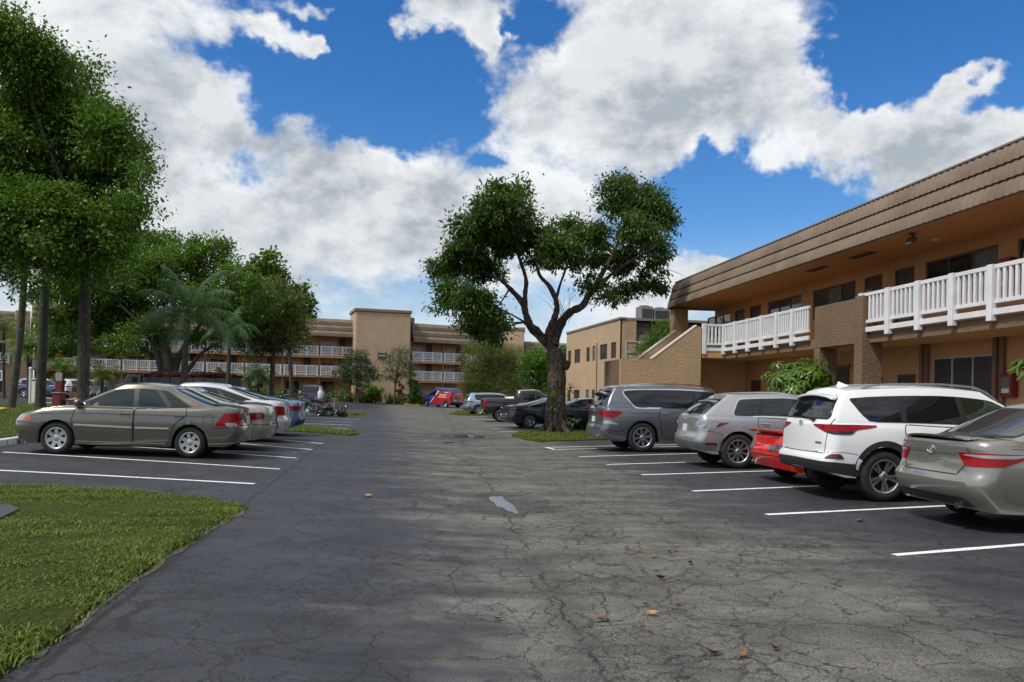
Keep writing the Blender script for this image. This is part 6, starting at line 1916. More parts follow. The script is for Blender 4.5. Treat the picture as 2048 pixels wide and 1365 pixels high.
def far_right_building():
    A = AT(1133, 700, 57.0); C = AT(1240, 700, 45.5)
    B = Plan(A, C)
    root = thing('apartment_building', 'two storey plain tan block with small windows behind the main tree trunk', 'building', (A.x, A.y, 0), B.rz)
    L = B.len
    zt = (B.px(1133, 666)[1] + B.px(1240, 634)[1]) / 2
    print('B2', L, zt)
    def hole(p0, p1, t, bt):
        a, z1 = B.px(p0, t); c, z0 = B.px(p1, bt)
        return [a, c, z0, z1]
    wins = [hole(1136, 1142, 706, 728), hole(1149, 1160, 703, 726), hole(1173, 1179, 696, 724), hole(1185, 1192, 693, 719), hole(1200, 1214, 688, 717), hole(1222, 1232, 685, 719)]
    z0u = sum(w[2] for w in wins[1:]) / 5; z1u = sum(w[3] for w in wins[1:]) / 5
    lows = [[w[0], w[1], z0u - 2.75, z1u - 2.85] for w in wins]
    for w in wins: w[2], w[3] = z0u, z1u
    mb = MB(); wall_holes(mb, 0, L, 0, zt - .12, 0, wins + lows)
    mb.span(0, L, .13, .3, 0, zt - .2); mb.span(0, .3, .3, 9, 0, zt - .14)
    obj('wall', mb, TAN2, root)
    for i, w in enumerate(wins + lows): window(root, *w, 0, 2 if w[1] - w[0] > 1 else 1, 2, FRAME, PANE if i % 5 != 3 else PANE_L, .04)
    mb = MB(); mb.span(-.06, L + .06, -.06, .34, zt - .118, zt); mb.span(.0, L + .02, .341, 9, zt - .16, zt - .02); obj('parapet_cap', mb, plain('roof_cap', (.24, .2, .165), .9), root)
    # the end turned to the camera: tan pier, tiled mansard, big pale window
    end = MB(); end.span(L - .15, L, .3, 1.0, 0, zt - .1); end.span(L - .35, L - .05, 1.0, 12, 0, zt - 1.6); obj('end_wall', end, TAN, root)
    mb = MB()
    mansard(mb, 1.0, 12, -.05, zt - 1.75, .5, zt - .05, 4, .25, .0, 2, .06)
    M = Matrix(((0, -1, 0), (1, 0, 0), (0, 0, 1)))
    mb.v = [tuple(M @ Vector(p) + Vector((L - .05, 0, 0))) for p in mb.v]
    obj('roof', mb, TILE_D, root)
    y0, z1 = B.px_end(1252, 683, L); y1, _ = B.px_end(1330, 683, L); _, z0 = B.px_end(1252, 726, L)
    w = MB()
    xx = L - .04
    for yy in np.linspace(y0, y1, 4): w.span(xx, xx + .08, yy - .05, yy + .05, z0, z1)
    for zz in (z0, (z0 + z1) / 2, z1): w.span(xx + .004, xx + .076, y0, y1, zz - .04, zz + .04)
    wo = obj('window', w, FRAMEW, root)
    obj('pane', MB().add([(xx + .03, y0, z0), (xx + .03, y1, z0), (xx + .03, y1, z1), (xx + .03, y0, z1)], [(0, 1, 2, 3)]), plain('blind_cream', (.22, .22, .17), .5, coat=.8), wo)
    xp, zp = B.px(1195, 690)
    obj('drain_pipe', MB().tube([(xp, -.08, 0), (xp, -.08, zp), (xp, -.02, zp + .15), (xp - .35, -.08, zp + .25)], .05, 8), TAN2, root, 40)
    # machines on the roof
    for i, (p0, p1, t, lab) in enumerate(((1277, 1300, 621, 'square dark roof fan unit above the brown mansard'), (1303, 1334, 625, 'long grey air conditioning unit above the brown mansard'))):
        ya, za = B.px_end(p0, t, L - 3); yb, _ = B.px_end(p1, t, L - 3)
        P = B.P + B.u * (L - 3) + B.w * ((ya + yb) / 2)
        r = thing('air_conditioner', lab, 'air conditioner', (P.x, P.y, zt - .02), B.rz, 'machines on the tan block roof')
        w = abs(yb - ya); hh = za - zt + .25
        mb = MB(); mb.span(-.5, .5, -w / 2, w / 2, 0.1, hh); obj('case', mb, plain('unit_grey', (.22, .22, .22), .6, metal=.3), r, bevel=.02)
        mb = MB(); mb.span(-.45, .45, -w / 2 + .05, w / 2 - .05, 0, .1); obj('base', mb, M_CLAD, r)
        mb = MB()
        for k in range(9): mb.span(.502, .53, -w / 2 + .06, w / 2 - .06, .2 + k * (hh - .35) / 9, .235 + k * (hh - .35) / 9)
        obj('grille', mb, M_CLAD, r)
        obj('fan_guard', MB().lathe([(.3, hh), (.32, hh + .06), (.28, hh + .07), (.05, hh + .05), (.002, hh + .05)], 20), M_CLAD, r, 40)
far_right_building()

def wing(root, B, x0, x1, floors, eave, top, bay=3.9, rails=4, seed=1, dx0=0.0, nolow=()):
    """a three storey gallery front: recessed wall, slabs, rails, posts and a tiled mansard"""
    rnd = random.Random(seed)
    YW = 1.7
    n = max(1, round((x1 - x0) / bay)); b = (x1 - x0) / n
    levels = [0.0] + [f + .25 for f in floors]
    tops = list(floors) + [eave]
    holes, wins, drs = [], [], []
    for i in range(n):
        for z0, z1 in zip(levels, tops):
            xa = x0 + i * b
            k = rnd.random()
            w = [xa + .5, xa + 2.1, z0 + .95, z1 - .45]; d = [xa + 2.5, xa + 3.35, z0 + .02, z0 + 2.05]
            if xa + 3.4 > x1 - .1: d = None
            holes.append(w); wins.append(w)
            if d: holes.append(d); drs.append(d)
    mb = MB(); wall_holes(mb, x0, x1, 0, eave + .1, YW, holes); mb.span(x0, x1, YW + .13, YW + .3, 0, top - .3)
    obj('wall', mb, ORANGE, root)
    for i, w in enumerate(wins): window(root, *w, YW, 2, 2, FRAMEW if i % 3 else FRAME, PANE if i % 4 else PANE_L, .06)
    for i, d in enumerate(drs):
        obj('door', MB().span(d[0] + .02, d[1] - .02, YW + .05, YW + .09, d[2], d[3] - .02), DOORM if i % 3 else FRAMEW, root)
    for f in floors:
        obj('gallery_slab', MB().span(x0, x1, -.02, YW + .1, f, f + .25), SOFFIT, root)
        obj('slab_edge', MB().span(x0, x1, -.06, -.022, f - .03, f + .22), ORANGE, root)
        for i in range(n):
            for k in range(rails - 1):
                xa = x0 + i * b + .18 + (b - .36) * k / (rails - 1); xb = x0 + i * b + .18 + (b - .36) * (k + 1) / (rails - 1)
                obj('railing', rail_bay(xa, xb, f + .25, -.05, nb=6, last=k == rails - 2), RAILW, root)
    for i in range(n + 1):
        obj('post', MB().span(x0 + i * b - .11, x0 + i * b + .11, -.02, .24, 0, eave), plain('post_brown', (.15, .085, .055), .7), root)
    obj('soffit', MB().span(x0, x1, -.45, YW + .1, eave, eave + .1), SOFFIT, root)
    obj('roof', mansard(MB(), x0, x1, -.5, eave + .02, .35, top, 3, .3, .0, 2, .10), TILE, root)
    obj('roof_deck', MB().span(x0, x1, .36, 11, top - .3, top), plain('roof_cap', (.24, .2, .165), .9), root)

def centre_building():
    # stair tower with the house number
    A = AT(709, 760, 86.0); C = AT(820, 760, 88.0)
    B = Plan(A, C)
    gz = H((A.x + C.x) / 2, 87)
    zt = B.px(765, 625)[1]
    root = thing('stair_tower', 'tall windowless tan stair tower with a dark number plate', 'tower', (A.x, A.y, 0), B.rz)
    L = B.len
    mb = MB(); mb.span(0, L, 0, 5, gz - 1, zt); obj('wall', mb, TAN2, root, bevel=.12)
    mb = MB(); mb.span(-.12, L + .12, -.12, 5.1, zt + .002, zt + .35); mb.span(L * .55, L + .5, .4, 4, zt - 1.0, zt - .4); obj('parapet_cap', mb, plain('tower_cap', (.27, .175, .11), .9, var=.25, bump=.5), root, bevel=.05)
    # the number on the tower
    x0, z1 = B.px(756, 706); x1, z0 = B.px(772, 718)
    P = B.P + B.u * ((x0 + x1) / 2) + B.w * -.01
    sg = thing('number_sign', 'dark plate with white house number on the tan stair tower', 'sign', (P.x, P.y, (z0 + z1) / 2), B.rz)
    w, hh = x1 - x0 + .06, z1 - z0
    obj('plate', MB().span(-w / 2, w / 2, -.05, 0, -hh / 2, hh / 2), plain('sign_brown', (.03, .022, .018), .6), sg)
    me = text_mesh('5241', .40, 'lettering', .01)
    o = link('lettering', me, RAILW, sg); o.rotation_euler = (R(90), 0, 0); o.location = (0, -.062, 0)
    # right wing
    A2 = AT(822, 760, 89.0); C2 = AT(1002, 760, 95.0)
    B2 = Plan(A2, C2)
    f1 = B2.px(870, 764)[1]; f2 = B2.px(870, 726)[1]; ev = B2.px(870, 687)[1]; tp = B2.px(870, 650, .4)[1]
    print('wing right', f1, f2, ev, tp, B2.len, 'tower', zt, gz)
    r2 = thing('apartment_building', 'three storey wing with white galleries right of the stair tower', 'building', (A2.x, A2.y, 0), B2.rz)
    wing(r2, B2, 0, B2.len, [f1 - .1, f2 - .1], ev, tp, 3.6, 4, 3)
    # left wing, mostly behind the trees
    A3 = AT(62, 760, 76.0); C3 = AT(708, 760, 88.5)
    B3 = Plan(A3, C3)
    f1 = (B3.px(690, 756)[1] + B3.px(100, 741)[1]) / 2; f2 = B3.px(690, 717)[1]; ev = B3.px(690, 675)[1]; tp = B3.px(690, 640, .4)[1]
    print('wing left', f1, f2, ev, tp, B3.len, H(A3.x, A3.y))
    r3 = thing('apartment_building', 'long three storey building with white galleries behind the trees on the left', 'building', (A3.x, A3.y, 0), B3.rz)
    wing(r3, B3, 0, B3.len, [f1, f2], ev, tp, 3.95, 4, 5)
    # block at the far left edge
    A4 = AT(-160, 760, 66.0); C4 = AT(58, 760, 71.0)
    B4 = Plan(A4, C4)
    zt4 = B4.px(45, 622)[1]
    r4 = thing('apartment_building', 'tan corner block with brown mansard at the left edge behind the palms', 'building', (A4.x, A4.y, 0), B4.rz)
    L = B4.len
    xw = B4.px(30, 700)[0]
    mb = MB(); mb.span(xw, L, -.3, 8, 0, zt4); obj('wall', mb, TAN, r4, bevel=.03)
    hs = []
    for k in range(3):
        x = xw - 2.2 - k * 3.2
        hs += [[x, x + 1.5, 1.0, 2.6], [x, x + 1.5, 3.8, 5.6], [x, x + 1.5, 6.5, 7.9]]
    mb = MB(); wall_holes(mb, 0, xw, 0, zt4 - 1.8, .2, hs); mb.span(0, xw - .01, .33, 8, 0, zt4 - 1.9); obj('wall', mb, TAN, r4)
    for h in hs:
        window(r4, *h, .2, 2, 2, FRAME, PANE, .06)
        if h[2] > 3: obj('railing', rail_bay(h[0] - .2, h[1] + .2, h[2] - .1, .05, .9, 5, last=True), RAILW, r4)
    obj('roof', mansard(MB(), 0, xw, -.2, zt4 - 1.8, .6, zt4 - .1, 4, .3, 0, 2, .10), TILE, r4)
    # low stub and mansard between the wing and the block on the right
    A5 = AT(985, 760, 93.0); C5 = AT(1047, 760, 93.0); B5 = Plan(A5, C5)
    z5 = B5.px(1016, 660)[1]
    r5 = thing('stair_tower', 'tan stair tower half hidden behind the leaning tree', 'tower', (A5.x, A5.y, 0), B5.rz)
    mb = MB(); mb.span(0, B5.len, 0, 5, 0, z5); obj('wall', mb, TAN2, r5, bevel=.1)
    obj('parapet_cap', MB().span(-.1, B5.len + .1, -.1, 5.1, z5 + .002, z5 + .3), MATS['tower_cap'], r5)
    A6 = AT(1048, 760, 96.0); C6 = AT(1150, 760, 99.0); B6 = Plan(A6, C6)
    ev, tp = B6.px(1100, 709)[1], B6.px(1100, 686, .4)[1]
    r6 = thing('apartment_building', 'brown roofed wing seen between the tree trunk and the plain tan block', 'building', (A6.x, A6.y, 0), B6.rz)
    wing(r6, B6, 0, B6.len, [3.2], ev, tp, 3.4, 4, 9)
centre_building()

# ------------------------------------------------------------------ trees and plants
L_DARK = leafmat('leaf_deep_green', (0.018, 0.055, 0.005), (0.105, 0.20, 0.022), (0.18, 0.17, 0.03), 0.4, 0.38)
L_MID = leafmat('leaf_mid_green', (0.04, 0.115, 0.006), (0.18, 0.32, 0.026), (0.18, 0.19, 0.03), 0.36, 0.4)
L_FICUS = leafmat('leaf_ficus', (0.036, 0.105, 0.006), (0.17, 0.31, 0.026), (0.22, 0.24, 0.03), 0.42, 0.38)
L_OLIVE = leafmat('leaf_olive', (0.065, 0.095, 0.012), (0.20, 0.225, 0.04), (0.24, 0.17, 0.045), 0.32, 0.5)
L_GREY = leafmat('leaf_grey_green', (0.026, 0.055, 0.022), (0.095, 0.145, 0.055), None, 0.28, 0.5)
L_PALM = leafmat('leaf_palm', (0.026, 0.085, 0.028), (0.12, 0.235, 0.08), (0.22, 0.18, 0.05), 0.32, 0.5)
L_BRIGHT = leafmat('leaf_bright', (0.045, 0.105, 0.012), (0.145, 0.24, 0.035), None, 0.3, 0.3)
L_RED = leafmat('leaf_red', (0.06, 0.008, 0.015), (0.17, 0.025, 0.035), None, 0.25, 0.4)
B_MAIN = bark('bark_flaky', (0.030, 0.021, 0.015), (0.15, 0.115, 0.085), 1.6, 0, 1.0, flake=True)
B_GREY = bark('bark_grey', (0.050, 0.043, 0.034), (0.13, 0.118, 0.10), 2.5)
B_PALM = bark('bark_palm', (0.075, 0.068, 0.058), (0.155, 0.145, 0.125), 2.0, 5.0, 0.6)
B_PALMG = bark('bark_palm_mossy', (0.050, 0.050, 0.036), (0.105, 0.105, 0.075), 2.0, 4.0, 0.6)

def leaf_quads(C, n, size, aspect=.42, droop=.5, clump=.42, per=26, sparse=1.0):
    """C: list of (centre, radii, share). Leaves sit in small clumps spread through each mass."""
    tot = sum(c[2] for c in C)
    P, T, O = [], [], []
    for c, r, s in C:
        k = int(n * s / tot)
        m = max(4, k // per)
        d = rng.normal(size=(m, 3)); d /= np.linalg.norm(d, axis=1)[:, None]
        rad = rng.uniform(0, 1, m) ** (1 / 2.6)
        cc = np.array(c) + d * rad[:, None] * np.array(r) * (0.86 + .28 * rng.uniform(size=(m, 1)))
        w = rng.integers(0, m, k)
        cs = clump * (0.6 + .8 * rng.uniform(size=m))
        p = cc[w] + rng.normal(size=(k, 3)) * cs[w][:, None] * np.array([.5, .5, .36])
        tone = np.clip(rng.normal(.45, .17, m), .05, .85)[w] + rng.normal(0, .12, k)
        P.append(p); T.append(tone); O.append(p - np.array(c))
    P, T, O = np.concatenate(P), np.clip(np.concatenate(T), 0, .89), np.concatenate(O)
    n = len(P)
    O /= np.linalg.norm(O, axis=1)[:, None] + 1e-6
    D = rng.normal(size=(n, 3)) + O * .7; D[:, 2] -= droop; D /= np.linalg.norm(D, axis=1)[:, None]
    S = np.cross(D, rng.normal(size=(n, 3)) * .6 + np.array([0, 0, 1.0])); S /= np.linalg.norm(S, axis=1)[:, None] + 1e-6
    L = size * rng.uniform(.6, 1.3, n)[:, None]
    N = np.cross(D, S)
    V = np.stack([P, P + D * L * .45 + S * L * aspect / 2 + N * L * .06, P + D * L, P + D * L * .45 - S * L * aspect / 2 + N * L * .06], 1).reshape(-1, 3)
    yel = rng.uniform(size=n) < .012
    T = np.where(yel, 1.0, T)
    return V, T
def crown(name, C, n, size, mat, parent, origin, **k):
    V, T = leaf_quads(C, n, size, **k)
    V = V - np.array(origin)
    o = link(name, np_mesh(name, V, np.arange(len(V)), 4, T), mat, parent)
    return o
def wobble(pts, amp):
    return [pts[0]] + [p + Vector((random.uniform(-amp, amp), random.uniform(-amp, amp), random.uniform(-amp, amp) * .5)) for p in pts[1:-1]] + [pts[-1]]
def smooth_path(pts, k=4):
    P = [Vector(p) for p in pts]
    out = []
    for i in range(len(P) - 1):
        p0, p1, p2, p3 = P[max(0, i - 1)], P[i], P[i + 1], P[min(len(P) - 1, i + 2)]
        for j in range(k):
            t = j / k
            out.append(0.5 * ((2 * p1) + (p2 - p0) * t + (2 * p0 - 5 * p1 + 4 * p2 - p3) * t * t + (3 * p1 - p0 - 3 * p2 + p3) * t ** 3))
    out.append(P[-1])
    return out
def limb(mb, pts, r0, r1, n=9, k=4, lump=.0):
    P = smooth_path(pts, k)
    m = len(P)
    rad = [(r0 + (r1 - r0) * (i / (m - 1)) ** .8) * (1 + random.uniform(-lump, lump)) for i in range(m)]
    mb.tube(P, rad, n)
    return P
def twigs(mb, path_pts, targets, r=.05):
    for t in targets:
        t = Vector(t)
        a = min(path_pts, key=lambda p: (p - t).length)
        mid = a.lerp(t, .5) + Vector((random.uniform(-.3, .3), random.uniform(-.3, .3), random.uniform(-.1, .35)))
        limb(mb, [a, mid, t], r, r * .3, 6, 3)
        for _ in range(4):
            e = t + Vector((random.gauss(0, .45), random.gauss(0, .45), random.gauss(0, .3)))
            limb(mb, [mid, mid.lerp(e, .6) + Vector((0, 0, .12)), e], r * .45, r * .12, 5, 2)

def PXC(Y, items, depth=1.0):
    """crown masses given in the photograph, with depth of their own"""
    out = []
    s = Y / FPX
    for i, q in enumerate(items):
        px, py, rx, ry = q[:4]
        dy = q[4] if len(q) > 4 else random.uniform(-1, 1) * depth
        c = AT(px, py, Y + dy)
        rx, ry = rx * s, ry * s
        out.append((tuple(c), (rx, max(rx, ry) * .85, ry), rx * ry * max(rx, ry)))
    return out

def tree(name, label, cat, base, trunk, r0, r1, limbs, masses, n, size, leaf, barkm, group=None, Y=None, tw=.05, lump=.06, nseg=12, **k):
    root = thing(name, label, cat, tuple(base), 0, group)
    mb = MB()
    paths = limb(mb, [base - Vector((0, 0, .1))] + [Vector(p) for p in trunk], r0, r1, nseg, 5, lump)
    # root flare
    for i in range(5):
        a = i * 1.256 + .4
        f = base + Vector((math.cos(a) * r0 * 1.7, math.sin(a) * r0 * 1.7, -.05))
        limb(mb, [f, base + Vector((math.cos(a) * r0 * .9, math.sin(a) * r0 * .9, r0 * .7)), base + Vector((0, 0, r0 * 2.6))], r0 * .30, r0 * .35, 7, 3)
    allp = list(paths)
    for pts, a, c in limbs: allp += limb(mb, [Vector(p) for p in pts], a, c, 9, 5, lump)
    twigs(mb, allp, [m[0] for m in masses], tw)
    mb.v = [tuple(Vector(p) - Vector(base)) for p in mb.v]
    obj('trunk', mb, barkm, root, 60)
    crown('crown', masses, n, size, leaf, root, base, **k)
    return root

# the leaning tree on the island
Y0 = 32.2
base = ONG(1114, Y0)
def t(px, py, d=0): return AT(px, py, Y0 + d)
main = [(1000, 415, 52, 44), (962, 455, 50, 42), (1025, 385, 32, 22), (925, 505, 44, 38), (888, 535, 34, 26), (905, 588, 38, 28), (950, 600, 40, 34), (985, 640, 28, 34), (952, 650, 34, 26), (1022, 475, 44, 40), (880, 612, 22, 14), (970, 540, 40, 30), (1000, 660, 18, 22),
        (1085, 475, 36, 28), (1120, 505, 40, 28), (1085, 520, 30, 22), (1150, 462, 36, 24), (1185, 470, 36, 30), (1165, 525, 30, 18), (1232, 395, 36, 36), (1250, 365, 30, 22), (1295, 408, 42, 40), (1328, 440, 24, 32), (1272, 455, 36, 32), (1312, 500, 30, 38),
        (1255, 520, 36, 26), (1212, 505, 30, 28), (1292, 565, 30, 24), (1240, 580, 34, 14), (1190, 565, 28, 14), (1215, 598, 24, 10), (1325, 560, 18, 22), (1045, 435, 22, 26)]
masses = PXC(Y0, main, 2.2)
tree('leaning_tree', 'tall forked tree with flaky trunk on the small grass island', 'tree', base,
     [t(1112, 800), t(1113, 740), t(1108, 700, .1)], .44, .34,
     [([t(1110, 705), t(1088, 680, .1), t(1062, 655, .2), t(1052, 630, .3), t(1044, 605, .3), t(1022, 580, .4)], .24, .10),
      ([t(1050, 625, .3), t(1050, 590, .2), t(1052, 560, 0), t(1040, 520, -.3), t(1020, 460, -.6), t(1010, 400, -.8)], .13, .04),
      ([t(1022, 580, .4), t(1000, 560, .6), t(960, 540, .8), t(920, 520, .9)], .10, .03),
      ([t(1086, 678, .1), t(1075, 660, -.1), t(1062, 652, -.2), t(1050, 645, -.3)], .13, .10),
      ([t(1105, 700), t(1098, 665, -.2), t(1108, 640, -.4), t(1114, 610, -.5), t(1100, 575, -.6), t(1078, 548, -.7), t(1070, 500, -.8)], .20, .05),
      ([t(1110, 610, -.5), t(1120, 570, -.2), t(1135, 530, 0), t(1150, 480, 0)], .07, .03),
      ([t(1106, 690), t(1120, 650, .2), t(1140, 625, .4), t(1165, 612, .5), t(1180, 585, .5), t(1200, 555, .6), t(1230, 500, .8), t(1255, 430, 1.0)], .23, .06),
      ([t(1180, 590, .5), t(1210, 560, .2), t(1250, 530, -.2), t(1300, 500, -.6)], .11, .03),
      ([t(1122, 730, 0), t(1132, 735, -.1), t(1136, 722, -.15)], .20, .10)],
     masses, 60000, .21, L_DARK, B_MAIN, aspect=.38, droop=.75, clump=.40, per=90, tw=.045, lump=.13, nseg=16)
# sprouts on its trunk
mk = [(1106, 785, 8, 16, -.45), (1139, 778, 7, 10, -.3), (1136, 792, 5, 8, -.3), (1150, 835, 8, 5, -.3), (1110, 812, 5, 10, -.45)]
sp = thing('trunk_sprout', 'fresh green leaves sprouting from the flaky trunk', 'plant', tuple(t(1112, 800, -.4)))
crown('leaves', PXC(Y0, mk), 110, .20, L_BRIGHT, sp, t(1112, 800, -.4), aspect=.3, droop=.9, clump=.12, per=12)
# pale bare twigs in the fork
mb = MB()
for q in range(12):
    a = t(1130 + random.uniform(-12, 12), 640 + random.uniform(-6, 10)); e = t(1075 + q * 9, 575 + random.uniform(-15, 35), random.uniform(-.5, .5))
    limb(mb, [a, a.lerp(e, .5) + Vector((0, 0, .15)), e], .012, .004, 5, 3)
o = thing('bare_twigs', 'thin bare twigs in the fork of the leaning tree', 'twigs', tuple(t(1128, 645)))
mb.v = [tuple(Vector(p) - t(1128, 645)) for p in mb.v]; obj('twigs', mb, B_GREY, o)

# the great tree at the top left
Y1 = 31.0
big = [(20, 80, 60, 60), (70, 130, 66, 60), (130, 170, 52, 50), (60, 220, 70, 60), (160, 230, 60, 46), (215, 265, 56, 50), (250, 320, 48, 54), (272, 380, 30, 40), (175, 320, 66, 60), (85, 320, 70, 66), (10, 300, 66, 70), (-70, 200, 80, 90), (-70, 350, 80, 80),
       (245, 415, 42, 34), (190, 410, 56, 44), (110, 420, 62, 50), (30, 420, 60, 60), (-40, 470, 60, 50), (20, 490, 46, 30), (160, 470, 44, 30), (100, 480, 40, 24), (150, 495, 50, 24), (225, 480, 40, 26), (60, 510, 44, 22), (130, 530, 44, 20), (200, 520, 44, 22), (-10, 540, 40, 20), (245, 470, 30, 24), (235, 510, 20, 40), (255, 440, 18, 40), (150, 560, 24, 24), (60, 560, 30, 24), (195, 555, 16, 26), (-90, 60, 80, 80), (215, 215, 30, 24), (180, 140, 22, 22), (285, 345, 14, 30), (225, 460, 26, 24)]
b1 = ONG(166, Y1 + 1)
def t1(px, py, d=0): return AT(px, py, Y1 + d)
tree('shade_tree', 'huge leafy shade tree filling the upper left corner', 'tree', b1, [t1(168, 700, 1), t1(170, 600, .8), t1(172, 500, .4)], .26, .2,
     [([t1(172, 500, .4), t1(140, 400, 0), t1(90, 280, -.5), t1(50, 150, -.5)], .17, .05), ([t1(172, 490, .4), t1(200, 400, .6), t1(230, 320, .6)], .13, .04),
      ([t1(140, 400, 0), t1(60, 400, -.8), t1(-40, 380, -1)], .11, .04), ([t1(100, 300, -.5), t1(150, 240, .4), t1(190, 210, .6)], .08, .03), ([t1(160, 450, .2), t1(60, 440, -1), t1(-20, 480, -1.4)], .08, .03)],
     PXC(Y1, big, 2.6), 135000, .18, L_FICUS, B_GREY, aspect=.5, droop=.6, clump=.62, per=60, tw=.05)

# ------------------------------------------------------------------ palms
def frond(P, D, length, sag, leaf_len, n, wide, V, T, tone, curl=0.0, hang=1.0):
    """one feather leaf: rachis points and hanging leaflets appended to V, T"""
    D = Vector(D).normalized()
    side = D.cross(Vector((0, 0, 1)))
    if side.length < 1e-3: side = Vector((1, 0, 0))
    side.normalize()
    rach = []
    d = D.copy(); p = Vector(P); st = length / 14
    for i in range(15):
        rach.append(p.copy())
        d = (d + Vector((0, 0, -sag * (.35 + i / 14)))).normalized()
        p = p + d * st
    for i in range(n):
        f = .12 + .88 * i / n
        k = min(13, int(f * 14)); fr = f * 14 - k
        q = rach[k].lerp(rach[k + 1], fr); dd = (rach[k + 1] - rach[k]).normalized()
        ll = leaf_len * math.sin(math.pi * min(1, .18 + f * .84)) ** .7 * random.uniform(.8, 1.15)
        for s in (-1, 1):
            o = (side * s * random.uniform(.75, 1.1) + dd * .55 + Vector((0, 0, random.uniform(-.3, .25)))).normalized()
            m = q + o * ll * .5 + Vector((0, 0, -ll * .10 * hang)); e = q + o * ll * .82 + Vector((0, 0, -ll * .50 * hang))
            w = dd * wide / 2
            V += [q - w, q + w, m + w, m - w, m - w, m + w, e + w * .1, e - w * .1]
            t_ = tone + random.uniform(-.12, .12); T += [t_, t_]
    return rach
def palm(name, label, base, top, r0, r1, nf, length, leaf_len, group='palms on the left lawn', sag=.16, bark_m=B_PALM, wide=.035, up=.55, leaf=L_PALM, n=34, shaft=True, hang=1.0, dead=0, elevs=None):
    base, top = Vector(base), Vector(top)
    root = thing(name, label, 'palm', tuple(base), 0, group)
    mb = MB()
    mid = base.lerp(top, .5) + Vector((random.uniform(-.08, .08), random.uniform(-.08, .08), 0))
    P = smooth_path([base - Vector((0, 0, .1)), base.lerp(mid, .15), mid, top], 8)
    m = len(P)
    rad = [r0 * (1.35 if i == 0 else 1.15 if i < 3 else 1) + (r1 - r0) * i / (m - 1) for i in range(m)]
    mb.tube(P, rad, 14)
    mb.v = [tuple(Vector(p) - base) for p in mb.v]
    obj('trunk', mb, bark_m, root, 60)
    V, T, R_ = [], [], MB()
    for i in range(nf):
        a = i * 2.39996 + random.uniform(-.2, .2)
        e = up + (i / nf - .5) * 1.5 + random.uniform(-.15, .15) if elevs is None else elevs[i % len(elevs)]
        d = Vector((math.cos(a) * math.cos(e), math.sin(a) * math.cos(e), math.sin(e)))
        ra = frond(top + Vector((0, 0, .05)), d, length * random.uniform(.85, 1.1), sag, leaf_len, n, wide, V, T, 1.0 if i < dead else random.uniform(.25, .75), hang=hang)
        R_.tube(ra, [.028 * (1 - .8 * j / 14) for j in range(15)], 5)
    Va = np.array([tuple(v - base) for v in V])
    cr = link('crown', np_mesh('crown', Va, np.arange(len(Va)), 4, np.array(T)), leaf, root)
    R_.v = [tuple(Vector(p) - base) for p in R_.v]
    obj('leaf_stalks', R_, plain('palm_stalk', (.10, .12, .04), .6, var=.2), cr)
    if shaft:
        s = MB().tube([top - Vector((0, 0, r1 * 7)) - base, top - base + Vector((0, 0, .1))], [r1 * 1.05, r1 * .5], 12)
        obj('crownshaft', s, plain('crownshaft', (.075, .11, .04), .5, var=.25), root, 50)
    return root
b2 = G(80, 817); Yp = b2.y
palm('palm_tree', 'thick straight palm trunk rising into the big shade tree', b2, AT(98, 460, Yp), .27, .17, 15, 3.6, .75, sag=.17, bark_m=B_PALMG, dead=2)
b3 = G(22, 818)
palm('palm_tree', 'leaning pale palm trunk at the left edge', b3, AT(52, 500, b3.y), .2, .13, 13, 2.6, .6, sag=.2, up=.2)
b4 = ONG(361, 38)
palm('palm_tree', 'feathery queen palm with grey trunk before the spreading ficus', b4, AT(376, 628, 38), .17, .13, 18, 3.3, .85, sag=.155, up=.62, n=48, leaf=L_PALM, hang=1.25, wide=.034)
b5 = ONG(452, 50)
palm('palm_tree', 'slim dark palm trunk between the queen palm and the olive tree', b5, AT(459, 660, 50), .15, .12, 12, 2.4, .6, sag=.2, bark_m=B_PALMG)
def small_palm(px, py, Y, r, label, leaf=L_BRIGHT, h=.8, nf=16):
    b = ONG(px, Y); s = Y / FPX
    topz = AT(px, py, Y)
    palm('small_palm', label, b, topz, .12, .10, nf, r * s, r * s * .42, 'low palms by the left building', .12, B_GREY, .05, .55, leaf, 20, False)
small_palm(205, 752, 62, 46, 'low bright palm over the folding chairs', L_OLIVE)
small_palm(516, 752, 66, 44, 'low round palm above the blue sedan', L_PALM)
small_palm(56, 700, 55, 52, 'drooping green palm beside the tan corner block', L_MID, nf=20)
small_palm(440, 762, 64, 34, 'low yellowish palm right of the slim palm trunk', L_OLIVE)
small_palm(8, 660, 60, 60, 'yellow green palm cut off by the left edge', L_OLIVE)
small_palm(126, 735, 62, 40, 'low palm above the maroon posts', L_MID)

# ------------------------------------------------------------------ more trees
Y2 = 54
fic = [(150, 560, 60, 50), (120, 610, 54, 44), (200, 530, 60, 50), (190, 600, 60, 46), (250, 500, 56, 40), (255, 560, 60, 50), (240, 630, 56, 34), (300, 490, 50, 34), (310, 540, 56, 46), (310, 600, 50, 40), (360, 500, 50, 34), (370, 555, 50, 44), (400, 520, 44, 40), (430, 560, 44, 44),
       (440, 610, 44, 40), (140, 660, 50, 24), (200, 665, 50, 22), (285, 660, 46, 22), (400, 610, 46, 40), (420, 500, 30, 24), (450, 530, 26, 28), (460, 650, 40, 30), (180, 500, 30, 24), (95, 650, 36, 26), (330, 640, 40, 20), (110, 690, 40, 18), (165, 690, 44, 16), (240, 690, 44, 18), (300, 690, 36, 16), (420, 680, 40, 20), (340, 478, 30, 16), (470, 560, 36, 34), (480, 600, 36, 34), (440, 500, 30, 24), (500, 570, 34, 26), (520, 610, 34, 30), (455, 495, 22, 18), (500, 640, 30, 30)]
b6 = ONG(338, Y2)
def t2(px, py, d=0): return AT(px, py, Y2 + d)
